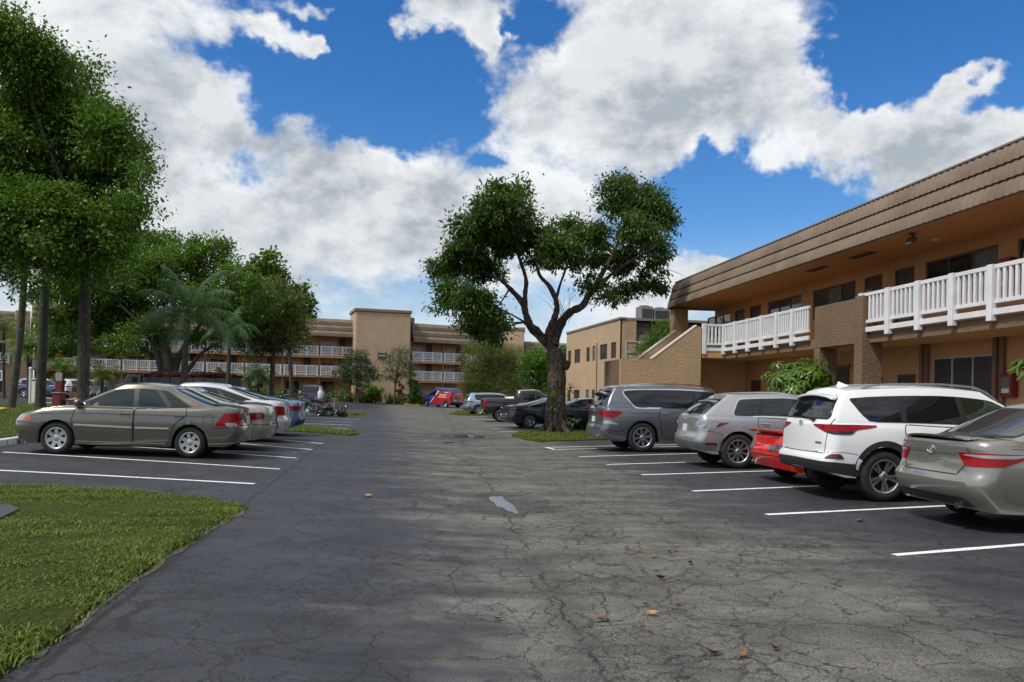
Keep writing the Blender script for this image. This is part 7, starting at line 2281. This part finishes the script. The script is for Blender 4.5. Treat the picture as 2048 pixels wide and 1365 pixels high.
tree('ficus_tree', 'wide spreading ficus with many stems behind the queen palm', 'tree', b6, [t2(336, 740), t2(330, 700), t2(318, 660)], .55, .3,
     [([t2(345, 770), t2(352, 730, .3), t2(372, 690, .4), t2(400, 650, .6), t2(430, 610, .6)], .35, .08), ([t2(325, 770), t2(318, 720, -.3), t2(290, 660, -.6), t2(240, 610, -1)], .3, .08), ([t2(350, 770), t2(380, 735, .2), t2(405, 705, .3), t2(450, 680, .4)], .24, .06),
      ([t2(330, 700), t2(345, 640), t2(350, 580), t2(340, 520)], .25, .06), ([t2(318, 660), t2(260, 640), t2(180, 625), t2(120, 625)], .15, .05)],
     PXC(Y2, fic, 3.0), 75000, .24, L_FICUS, B_GREY, aspect=.5, droop=.35, clump=.62, per=80, tw=.07)
Y3 = 60
oli = [(545, 600, 50, 44), (500, 610, 46, 44), (530, 650, 50, 40), (580, 650, 46, 40), (490, 660, 44, 34), (560, 690, 46, 22), (600, 680, 22, 22), (510, 690, 40, 22), (480, 575, 30, 26), (590, 610, 30, 22)]
oli2 = [(530, 530, 34, 24), (515, 560, 40, 30), (555, 560, 30, 26), (590, 590, 32, 26), (610, 620, 22, 26), (575, 625, 30, 26), (540, 510, 18, 10), (560, 620, 36, 30)]
b7 = ONG(543, Y3)
tree('olive_tree', 'broad olive green tree with brownish leaves before the long gallery building', 'tree', b7, [AT(545, 740, Y3), AT(548, 700, Y3)], .22, .16,
     [([AT(548, 700, Y3), AT(520, 660, Y3), AT(500, 620, Y3)], .12, .04), ([AT(548, 705, Y3), AT(575, 670, Y3), AT(590, 640, Y3)], .1, .04)], PXC(Y3, oli, 1.6), 26000, .22, L_OLIVE, B_GREY, aspect=.4, droop=.4, clump=.55, tw=.05)
b8 = ONG(585, Y3 + 5)
tree('round_leaf_tree', 'bright topped tree poking above the olive tree at the roof line', 'tree', b8, [AT(580, 720, Y3 + 5), AT(572, 650, Y3 + 5)], .2, .14,
     [([AT(572, 650, Y3 + 5), AT(535, 570, Y3 + 5), AT(530, 530, Y3 + 5)], .1, .03), ([AT(572, 650, Y3 + 5), AT(595, 610, Y3 + 5)], .08, .03)], PXC(Y3 + 5, oli2, 1.5), 9000, .34, L_MID, B_GREY, aspect=.6, droop=.3, clump=.5, tw=.05)
Y4 = 80
def small_tree(px, base_y, top, masses, n, leaf, label, size=.2, r=.1, sparse=False, name='small_tree', Y=Y4, **k):
    b = ONG(px, Y)
    tr = [AT(a, c, Y) for a, c in top]
    ms = PXC(Y, masses, .8)
    lm = []
    for i, q in enumerate(masses): lm.append(([tr[0], tr[0].lerp(Vector(ms[i][0]), .5) + Vector((0, 0, .1)), Vector(ms[i][0])], r * .5, .02))
    return tree(name, label, 'tree', b, tr, r, r * .7, lm, ms, n, size, leaf, B_GREY, 'small trees before the stair tower', tw=.03, lump=.03, **k)
small_tree(716, 806, [(714, 765), (715, 745)], [(712, 735, 34, 30), (690, 745, 26, 20), (738, 745, 26, 18), (715, 712, 24, 16), (725, 758, 26, 12), (700, 762, 20, 10), (750, 758, 12, 10)], 8500, L_GREY, 'small dark round tree left of the number plate', .2, .11, clump=.38)
small_tree(788, 806, [(791, 768), (796, 745)], [(795, 735, 26, 26), (778, 722, 18, 18), (815, 725, 18, 22), (800, 705, 24, 14), (780, 750, 18, 10), (820, 748, 14, 14), (768, 755, 12, 8)], 3600, L_GREY, 'thin airy small tree right of the number plate', .18, .10, clump=.38, per=16)
Y5 = 74
wil = [(985, 735, 46, 34), (960, 755, 36, 30), (1015, 745, 40, 34), (1000, 775, 44, 24), (955, 780, 30, 20), (1035, 770, 26, 26), (970, 705, 34, 22), (1000, 710, 30, 20), (940, 745, 20, 22), (1045, 755, 18, 24), (1020, 705, 30, 18), (1045, 725, 24, 24), (930, 770, 18, 18), (985, 690, 26, 12)]
small_tree(990, 806, [(990, 785), (992, 765)], wil, 60000, L_OLIVE, 'big soft olive bush behind the ice blue crossover', .17, .16, name='large_shrub', Y=Y5, clump=.5, aspect=.25, droop=.9)
small_tree(955, 806, [(958, 740), (960, 715)], [(960, 690, 30, 16), (940, 700, 22, 12), (985, 688, 24, 14), (930, 720, 18, 14)], 5000, L_OLIVE, 'pale yellow green treetop beside the hanging branch of the leaning tree', .2, .1, name='small_tree', Y=82, clump=.5)
small_tree(1080, 806, [(1080, 770), (1082, 750)], [(1080, 730, 28, 32), (1058, 740, 22, 34), (1095, 755, 20, 28), (1078, 705, 16, 14), (1085, 780, 24, 14), (1060, 785, 16, 12)], 11000, L_MID, 'fresh green tree between the olive bush and the tan block', .22, .12, Y=70, clump=.4)
small_tree(1124, 790, [(1128, 730), (1130, 715)], [(1130, 705, 12, 14), (1122, 725, 10, 14)], 900, L_BRIGHT, 'yellow green shrub at the corner of the plain tan block', .25, .08, Y=68, clump=.35)
b9 = ATZ(1305, 780, .1) if False else ONG(1305, 37.5)
tree('stair_tree', 'bushy green tree behind the outside stairs', 'tree', b9, [AT(1308, 740, 37.5), AT(1310, 710, 37.5)], .12, .08, [], PXC(37.5, [(1308, 690, 26, 24), (1330, 665, 24, 28), (1285, 705, 20, 14), (1345, 690, 20, 30), (1322, 710, 24, 14)], .6), 6500, .13, L_MID, B_GREY, tw=.03, clump=.3, aspect=.4)

# broad leaved schefflera: whorls of leaflets on stalks
def schefflera(px, py, Y, rx, ry, n, label):
    s = Y / FPX
    c = AT(px, py, Y); b = ONG(px, Y)
    root = thing('umbrella_shrub', label, 'shrub', tuple(b), 0, 'umbrella shrubs by the right building')
    V, T, st = [], [], MB()
    for i in range(n):
        a, e = random.uniform(0, 6.28), math.asin(random.uniform(-.35, 1))
        rr = random.uniform(.5, 1.0) + (.35 if random.random() < .14 else 0)
        o = Vector((math.cos(a) * math.cos(e) * rx * s, math.sin(a) * math.cos(e) * rx * s * .8, math.sin(e) * ry * s)) * rr
        p = c + o
        ax = (o.normalized() * .8 + Vector((0, -.15, .75))).normalized()
        u = ax.cross(Vector((0.3, 1, .2))).normalized(); w = ax.cross(u)
        ll = random.uniform(.24, .36); tone = random.uniform(.3, .85)
        k = random.choice((7, 8, 9))
        for j in range(k):
            q = 6.283 * j / k + random.uniform(-.15, .15)
            d = u * math.cos(q) + w * math.sin(q); sd = ax.cross(d)
            q0 = p + d * .05; q1 = p + d * ll * .55 - ax * ll * .06; q2 = p + d * ll - ax * ll * .35
            wd = ll * .15
            V += [q0 - sd * wd * .25, q0 + sd * wd * .25, q1 + sd * wd, q1 - sd * wd, q1 - sd * wd, q1 + sd * wd, q2 + sd * wd * .12, q2 - sd * wd * .12]
            t_ = min(.95, max(0, tone + random.uniform(-.12, .12))); T += [t_, t_]
        if i % 3 == 0: st.tube([b + Vector((random.uniform(-.2, .2), random.uniform(-.2, .2), 0)), b.lerp(p, .5) + Vector((0, 0, .1)), p], [.02, .014, .008], 5)
    Va = np.array([tuple(v - b) for v in V])
    link('crown', np_mesh('crown', Va, np.arange(len(Va)), 4, np.array(T)), L_BRIGHT, root)
    st.v = [tuple(Vector(p) - b) for p in st.v]; obj('stems', st, plain('green_stem', (.07, .09, .03), .7), root)
schefflera(1602, 762, 23.0, 62, 42, 190, 'glossy umbrella shrub under the brown balcony panel')
schefflera(2058, 734, 14.6, 18, 14, 12, 'umbrella shrub leaf tips at the right edge')

# hedges and bedding before the far buildings
def hedge(name, label, pts, w, h, leaf, n, size, cat='hedge', group='plants along the far buildings'):
    P = [ONG(px, Y) for px, Y in pts]
    ms = []
    for a, c in zip(P, P[1:]):
        k = max(1, int((c - a).length / (w * .8)))
        for j in range(k):
            q = a.lerp(c, (j + .5) / k)
            ms.append(((q.x, q.y, q.z + h * .5), (w * .6, w * .55, h * .55 * random.uniform(.85, 1.2)), 1))
    root = thing(name, label, cat, tuple(P[0]), 0, group)
    mb = MB()
    for m in ms:
        for _ in range(3):
            e = Vector(m[0]) + Vector((random.uniform(-.3, .3), random.uniform(-.3, .3), .1)); mb.tube([(m[0][0], m[0][1], m[0][2] - h * .55), tuple(e)], [.02, .008], 5)
    mb.v = [tuple(Vector(p) - P[0]) for p in mb.v]; obj('stems', mb, B_GREY, root)
    crown('foliage', ms, n, size, leaf, root, P[0], droop=.1, clump=.22)
hedge('hedge', 'clipped yellow green hedge in front of the stair tower', [(690, 83), (735, 83)], 1.2, 1.0, L_OLIVE, 1800, .2)
hedge('hedge', 'clipped hedge right of the fern bush by the tower', [(768, 83), (812, 83)], 1.2, .9, L_OLIVE, 1800, .2)
hedge('hedge', 'dark hedge behind the nose of the red and blue van', [(815, 84), (850, 85)], 1.2, 1.3, L_DARK, 1600, .2)
hedge('round_shrub', 'big arching fern bush at the foot of the stair tower', [(735, 84), (757, 84)], 2.0, 1.9, L_MID, 2400, .3, 'shrub')
hedge('round_shrub', 'red leaved shrub left of the fern bush', [(716, 84.5), (724, 84.5)], .8, 1.9, L_RED, 500, .3, 'shrub')
hedge('round_shrub', 'red leaved shrub right of the airy tree', [(794, 84.5), (803, 84.5)], .9, 2.2, L_RED, 600, .3, 'shrub')
hedge('tall_shrub', 'tall dark shrub at the right corner of the stair tower', [(822, 84), (831, 84)], 1.0, 3.6, L_DARK, 1600, .24, 'shrub')
hedge('hedge', 'low green hedge along the left gallery building', [(470, 76), (560, 80), (690, 84)], 1.2, 1.2, L_MID, 4200, .22)
hedge('hedge', 'dark green hedge behind the white SUV', [(88, 70), (250, 72)], 1.6, 1.6, L_DARK, 4200, .24)
hedge('hedge', 'hedge along the walk of the right building', [(1840, 17.2), (1990, 15.4)], .7, .9, L_BRIGHT, 2500, .09)

# ------------------------------------------------------------------ small things on the left
def put(name, label, cat, px, Y, rz=0.0, group=None):
    b = ONG(px, Y); return thing(name, label, cat, tuple(b), rz, group)
def bicycle(label, px, py, rz, col, lean=.15, basket=False):
    p = G(px, py)
    r = thing('bicycle', label, 'bicycle', tuple(p), rz, 'bicycles at the parking bay end')
    r.rotation_mode = 'XYZ'; r.rotation_euler = (lean, 0, rz)
    paint = plain('bike_' + '%02d%02d%02d' % tuple(int(c * 99) for c in col), col, .35, coat=.6)
    for x in (-.52, .52):
        MX = Matrix.Translation((x, 0, .34)).to_3x3() if False else None
        t = MB()
        t.tube([(x + .33 * math.cos(a), 0, .34 + .33 * math.sin(a)) for a in np.linspace(0, 2 * math.pi, 33)], .018, 7, False)
        w = obj('wheel', t, M_TYRE, r, 50)
        s = MB()
        s.tube([(x + .305 * math.cos(a), 0, .34 + .305 * math.sin(a)) for a in np.linspace(0, 2 * math.pi, 33)], .010, 6, False)
        for a in np.linspace(0, 2 * math.pi, 15)[:-1]: s.tube([(x, .012, .34), (x + .30 * math.cos(a), 0, .34 + .30 * math.sin(a))], .002, 3)
        obj('rim', s, M_CHROME, w, 50)
    f = MB()
    bb, st, hd, ra = (-.05, 0, .30), (-.22, 0, .82), (.36, 0, .86), (-.52, 0, .34)
    f.tube([bb, st], .018, 8); f.tube([st, hd], .016, 8); f.tube([bb, (.38, 0, .76)], .018, 8); f.tube([hd, (.42, 0, .66)], .02, 8)
    for y in (-.05, .05): f.tube([bb, (ra[0], y, ra[2])], .010, 6); f.tube([(-.2, 0, .78), (ra[0], y, ra[2])], .009, 6); f.tube([(.42, 0, .66), (.52, y, .34)], .012, 6)
    obj('frame', f, paint, r, 50)
    h = MB(); h.tube([(.35, 0, .86), (.33, 0, 1.0)], .013, 8); h.tube([(.22, -.3, 1.04), (.32, -.2, 1.02), (.34, 0, 1.0), (.32, .2, 1.02), (.22, .3, 1.04)], .013, 8); obj('handlebar', h, M_CHROME, r, 50)
    s = MB(); s.tube([(-.22, 0, .82), (-.25, 0, .92)], .013, 8); s.prism([(-.40, -.10), (-.36, .10), (-.10, .03), (-.06, 0), (-.10, -.03)], 'z', .92, .98); obj('saddle', s, M_TRIM, r, bevel=.01)
    c = MB(); c.lathe([(.002, -.01), (.09, -.01), (.09, .01), (.002, .01)], 18, Matrix.Rotation(R(90), 3, 'X')); c.v = [tuple(Vector(q) + Vector(bb)) for q in c.v]; c.bar((-.05, .03, .30), (.08, .05, .18), .02, .02); obj('crank', c, M_CHROME, r)
    if basket:
        k = MB()
        for z in (.0, .08, .16, .24): k.tube([(.42, -.17, .86 + z), (.70, -.17, .86 + z), (.70, .17, .86 + z), (.42, .17, .86 + z), (.42, -.17, .86 + z)], .005, 4)
        for x, y in ((.42, -.17), (.56, -.17), (.70, -.17), (.70, 0), (.70, .17), (.56, .17), (.42, .17)): k.tube([(x, y, .86), (x, y, 1.10)], .005, 4)
        obj('basket', k, plain('basket_wire', (.05, .05, .05), .5), r)
bicycle('red bicycle leaning at the outer end of the bays', 668, 833, R(150), (.22, .012, .015), .22)
bicycle('dark red bicycle leaning next to the dark cart', 640, 832, R(165), (.16, .01, .02), .12, True)
bicycle('bicycle with white bars and green frame behind the blue sedan', 612, 832, R(185), (.02, .16, .09), .1)
# dark cart with bags beside the bicycles
r = thing('utility_cart', 'dark cart loaded with black bags between the bicycles', 'cart', tuple(G(654, 833)), .2)
mb = MB(); mb.span(-.35, .35, -.25, .25, .25, .32); obj('deck', mb, M_CLAD, r, bevel=.01)
for x in (-.28, .28):
    w = MB().lathe([(.002, -.03), (.10, -.03), (.12, -.015), (.12, .015), (.10, .03), (.002, .03)], 18, Matrix.Rotation(R(90), 3, 'X'))
    w.v = [tuple(Vector(p) + Vector((x, -.27, .12))) for p in w.v]; obj('wheel', w, M_TYRE, r, 40)
mb = MB(); mb.tube([(.34, -.2, .3), (.40, -.2, .95), (.40, .2, .95), (.34, .2, .3)], .014, 7); obj('handle', mb, M_CHROME, r)
def bag(label, px, py, lift, sx, sy, sz, mat):
    p = G(px, py)
    bm = bmesh.new(); bmesh.ops.create_icosphere(bm, subdivisions=4, radius=1)
    from mathutils import noise as mn
    for v in bm.verts:
        q = v.co.copy(); f = 1 + .34 * mn.noise(q * 1.6 + Vector((px, py, 0))) + .14 * mn.noise(q * 4.5)
        z = max(-.55, q.z * f)
        v.co = Vector((q.x * f * sx * (1.25 - .3 * z), q.y * f * sy, (z + .55) / 1.5 * sz))
    me_ = bpy.data.meshes.new('bag'); bm.to_mesh(me_); bm.free()
    me_.polygons.foreach_set('use_smooth', [True] * len(me_.polygons))
    o = link('bag', me_, mat); o.location = (p.x, p.y, p.z + lift); tag(o, label, 'bag'); return o
BAGM = plain('black_bag', (.014, .014, .018), .5, var=.3, scale=9, bump=.8, bscale=18)
bag('black bag heaped on the dark cart', 654, 833, .325, .28, .22, .36, BAGM)
bag('black cover slumped against the red bicycle wheel', 684, 834, 0, .22, .2, .62, BAGM)
r = thing('water_jug', 'white plastic jug standing on the dark storage bin', 'jug', tuple(G(654, 833) + Vector((-.15, 0, .93))))
r.location = G(638, 831) + Vector((.06, -.05, .902))
mb = MB(); mb.lathe([(.002, 0), (.125, 0), (.135, .03), (.135, .38), (.11, .43), (.06, .45), (.06, .62), (.002, .62)], 18); obj('body', mb, plain('white_plastic', (.75, .76, .76), .4), r, 40)
mb = MB(); mb.tube([(.11, 0, .40), (.17, 0, .36), (.17, 0, .16), (.13, 0, .12)], .014, 7); obj('handle', mb, MATS['white_plastic'], r)
r = thing('storage_bin', 'dark storage bin behind the bicycles', 'bin', tuple(G(638, 831)), .1)
mb = MB(); mb.prism([(-.42, 0), (.42, 0), (.48, .82), (-.48, .82)], 'y', -.35, .35); obj('body', mb, plain('bin_dark', (.02, .022, .03), .5), r, bevel=.03)
mb = MB(); mb.span(-.5, .5, -.38, .38, .83, .90); obj('lid', mb, MATS['bin_dark'], r, bevel=.03)
# motor scooter
r = thing('motorcycle', 'black motorcycle parked beyond the blue sedan', 'motorcycle', tuple(G(580, 826)), R(170))
for x in (-.68, .68):
    w = MB(); w.lathe([(.18, -.06), (.28, -.065), (.31, -.03), (.31, .03), (.28, .065), (.18, .06), (.17, .02), (.03, .02)], 28, Matrix.Rotation(R(90), 3, 'X')); w.v = [tuple(Vector(p) + Vector((x, 0, .31))) for p in w.v]
    obj('wheel', w, M_TYRE, r, 40)
mb = MB(); mb.prism([(-.55, .5), (-.1, .3), (.3, .32), (.42, .62), (.2, .86), (-.05, .82), (-.3, .72), (-.85, .86), (-.9, .78)], 'y', -.14, .14); obj('body', mb, P_BLACK, r, bevel=.05)
mb = MB(); mb.prism([(-.75, .84), (-.25, .74), (-.05, .82), (-.1, .88), (-.3, .84), (-.75, .94)], 'y', -.15, .15); obj('seat', mb, M_TRIM, r, bevel=.03)
mb = MB(); mb.tube([(.68, 0, .31), (.42, 0, .92)], .03, 8); mb.tube([(.25, -.38, 1.05), (.38, -.2, 1.02), (.42, 0, .98), (.38, .2, 1.02), (.25, .38, 1.05)], .016, 8); obj('handlebar', mb, M_CHROME, r, 40)
for y in (-.36, .36): obj('mirror', MB().box((.3, y, 1.2), (.02, .12, .07)).bar((.3, y * .9, 1.04), (.3, y, 1.18), .01, .01), M_CHROME, r)
mb = MB(); mb.lathe([(.002, .10), (.08, .08), (.09, 0), (.002, -.06)], 16, Matrix.Rotation(R(90), 3, 'Y')); mb.v = [tuple(Vector(p) + Vector((.52, 0, .9))) for p in mb.v]; obj('headlight', mb, M_CLEAR, r, 40)
mb = MB(); mb.prism([(.42, .95), (.5, .95), (.35, 1.35), (.28, 1.35)], 'y', -.2, .2); obj('windscreen', mb, M_GLASS, r, bevel=.02)

# posts, bins and boards behind the tan sedan
WPOST = plain('white_post', (.66, .64, .60), .6, var=.12); MARO = plain('maroon_paint', (.14, .018, .022), .55, var=.2)
r = put('pipe_post', 'tall white capped pipe post beside the thick palm trunk', 'post', 60, 44)
zt = AT(60, 739, 44).z - r.location.z
mb = MB(); mb.lathe([(.075, 0), (.075, zt)], 14); obj('pipe', mb, WPOST, r, 40)
mb = MB(); mb.lathe([(.075, zt), (.095, zt + .01), (.09, zt + .08), (.05, zt + .12), (.002, zt + .13)], 14); obj('cap', mb, WPOST, r, 40)
r = put('panel_sign', 'plain white board on edge right of the pipe post', 'board', 66, 44)
zt = AT(66, 763, 44).z - r.location.z
mb = MB(); mb.span(-.09, .13, -.03, .03, .12, zt); obj('board', mb, WPOST, r, bevel=.01)
for x in (-.07, .11): obj('leg', MB().span(x - .02, x + .02, -.02, .02, 0, .12), WPOST, r)
r = put('blue_sign', 'white framed blue sign at the left edge of the photo', 'sign', -2, 44)
z0, z1 = AT(0, 762, 44).z - r.location.z, AT(0, 741, 44).z - r.location.z
obj('plate', MB().span(-.25, .16, -.02, .02, z0, z1), WPOST, r); obj('face', MB().span(-.20, .10, -.026, -.021, z0 + .09, z1 - .09), plain('sign_blue', (.05, .08, .25), .5), r); obj('post', MB().span(-.22, -.17, .021, .06, 0, z1), M_CHROME, r)
for px, lab in ((115, 'left one of the two maroon posts with pale tops'), (121, 'right one of the two maroon posts with pale tops')):
    r = put('painted_post', lab, 'post', px, 46, 0, 'maroon and pale posts'); zt = AT(px, 746, 46).z - r.location.z; zm = AT(px, 762, 46).z - r.location.z
    obj('base', MB().span(-.085, .085, -.085, .085, 0, zm), MARO, r); obj('top', MB().span(-.08, .08, -.08, .08, zm + .001, zt), plain('pale_post', (.34, .30, .28), .7), r)
r = put('planter_box', 'low maroon masonry box under the two posts', 'box', 118, 43)
h = AT(118, 787, 43).z - r.location.z
mb = MB(); mb.span(-.22, .22, -.3, .3, 0, h); obj('box', mb, MARO, r, bevel=.02); mb = MB(); mb.span(-.26, .26, -.34, .34, h + .001, h + .06); obj('cap', mb, CONC, r, bevel=.01)
r = put('dust_bin', 'rust brown square bin between the posts and the folding chairs', 'bin', 158, 44)
h = AT(158, 785, 44).z - r.location.z; RUST = plain('rust_brown', (.13, .045, .022), .7, var=.25, bump=.3)
mb = MB(); mb.prism([(-.34, 0), (.34, 0), (.40, h), (-.40, h)], 'y', -.35, .35); obj('body', mb, RUST, r, bevel=.02)
mb = MB(); mb.prism([(-.3, h), (.3, h), (.26, h + .42), (-.26, h + .42)], 'y', -.3, .3); obj('hood', mb, RUST, r, bevel=.03)
mb = MB(); mb.span(-.2, .2, -.33, -.305, h + .1, h + .3); obj('flap', mb, M_TRIM, r)
for i, (px, py, L, rz, tilt, lab) in enumerate(((100, 797, 1.4, .05, 0, 'long pale board lying left of the maroon box'), (136, 800, 1.6, -.1, .12, 'pale plank lying behind the maroon box'), (136, 808, 1.5, .4, .35, 'pale plank propped up against the brown bin'), (88, 806, 1.6, 0, 0, 'pale concrete slab edge on the left lawn'))):
    p = ONG(px, 43.0 + i * .2); zc = AT(px, py, 43.0 + i * .2).z
    o = obj('plank', MB().box((0, 0, 0), (L, .24, .07)), plain('pale_wood', (.46, .40, .35), .7, var=.2), None, bevel=.008); o.location = (p.x, p.y, max(p.z + .04 + abs(math.sin(tilt)) * L / 2, zc)); o.rotation_euler = (0, -tilt, rz)
    tag(o, lab, 'plank')
for px, lab in ((176, 'folding chair frame nearest the brown bin'), (190, 'folding chair frame right of the brown bin')):
    r = put('folding_chair', lab, 'chair', px, 44, .5, 'folding chairs on the lawn')
    mb = MB()
    for y in (-.22, .22): mb.tube([(-.28, y, 0), (.22, y, .92)], .014, 6); mb.tube([(.28, y, 0), (-.12, y, .46)], .014, 6)
    mb.tube([(.22, -.22, .92), (.22, .22, .92)], .014, 6); obj('frame', mb, WPOST, r)
    obj('seat', MB().box((.02, 0, .45), (.42, .42, .025)), plain('chair_sling', (.30, .22, .13), .8), r); obj('backrest', MB().box((.19, 0, .78), (.03, .42, .22)), MATS['chair_sling'], r)
# yellow topped marker in the lawn
p = G(5, 822); r = thing('lawn_marker', 'yellow topped lawn marker at the left edge', 'marker', tuple(p))
obj('cap', MB().lathe([(.002, .16), (.16, .14), (.2, .08), (.18, .05)], 16), plain('marker_yellow', (.55, .36, .05), .6), r, 40); obj('base', MB().lathe([(.17, .05), (.2, 0)], 16), CONC, r, 40)
for px, lab in ((857 - 41, 'left yellow kerb block before the tower hedge'), (833, 'right yellow kerb block before the tower hedge')):
    p = ONG(px, 81); r = thing('kerb_block', lab, 'block', tuple(p), .05, 'yellow kerb blocks')
    obj('block', MB().prism([(-.12, 0), (.12, 0), (.08, .16), (-.08, .16)], 'x', -.42, .42), plain('kerb_yellow', (.55, .40, .08), .7, var=.2), r, bevel=.015)

# dump truck with a load of branches
Yt = 53
r = put('dump_truck', 'dark dump truck heaped with cut branches behind the ficus stems', 'truck', 290, Yt, R(180))
s = FPX / Yt
zc = AT(272, 749, Yt).z - r.location.z
CAB = plain('truck_green', (.035, .05, .05), .4, coat=.5); BODY = plain('truck_body', (.016, .02, .035), .5, coat=.3)
mb = MB(); mb.prism([(-.2, .5), (1.55, .5), (1.55, 1.25), (1.05, 1.4), (.75, zc), (-.2, zc)], 'y', -1.05, 1.05); obj('cab', mb, CAB, r, bevel=.06)
mb = MB(); mb.prism([(1.10, 1.36), (.84, zc - .15), (.87, zc - .15), (1.13, 1.36)], 'y', -.9, .9); mb.prism([(.0, 1.4), (.85, 1.4), (.62, zc - .2), (.0, zc - .2)], 'y', 1.052, 1.07); mb.prism([(.0, 1.4), (.85, 1.4), (.62, zc - .2), (.0, zc - .2)], 'y', -1.07, -1.052); obj('window', mb, M_GLASS, r)
xb = (470 - 290) / s
mb = MB(); hb = AT(400, 757, Yt).z - r.location.z
mb.span(-xb, -.35, -1.15, -1.08, .75, hb); mb.span(-xb, -.35, 1.08, 1.15, .75, hb); mb.span(-xb, -xb + .07, -1.08, 1.08, .75, hb); mb.span(-.42, -.35, -1.08, 1.08, .75, hb + .25); mb.span(-xb, -.35, -1.08, 1.08, .7, .76)
for k in range(8): x = -.6 - k * (xb - .8) / 7; mb.span(x - .05, x + .05, -1.2, -1.151, .75, hb); mb.span(x - .05, x + .05, 1.151, 1.2, .75, hb)
obj('bed', mb, BODY, r)
for x in (.9, -1.6, -xb + 1.0):
    for y in (-.95, .95):
        w = MB(); w.lathe([(.2, -.14), (.40, -.15), (.47, -.10), (.47, .10), (.40, .15), (.2, .14), (.18, .06), (.02, .06)], 24, Matrix.Rotation(R(90), 3, 'X')); w.v = [tuple(Vector(p) + Vector((x, y, .47))) for p in w.v]; obj('wheel', w, M_TYRE, r, 40)
mb = MB(); mb.span(-xb + .2, 1.4, -.4, .4, .45, .69); obj('chassis', mb, M_CLAD, r)
mb = MB(); c0 = ONG(400, Yt)
for k in range(240):
    a = Vector((random.uniform(-xb + .3, -.6), random.uniform(-.9, .9), hb + random.uniform(-.3, .35)))
    d = Vector((random.gauss(0, .55), random.gauss(0, .3), random.gauss(0, .16)))
    mb.tube([a - d, a + Vector((0, 0, .06)), a + d], [.03, .03, .012], 5)
ld = obj('branch_load', mb, bark('bark_red', (.06, .02, .015), (.14, .06, .045), 2.0), None); ld.matrix_world = Matrix.Translation(r.location) @ Matrix.Rotation(R(180), 4, 'Z')
tag(ld, 'heap of reddish cut branches lying in the dark truck bed', 'branches'); ld['kind'] = 'stuff'
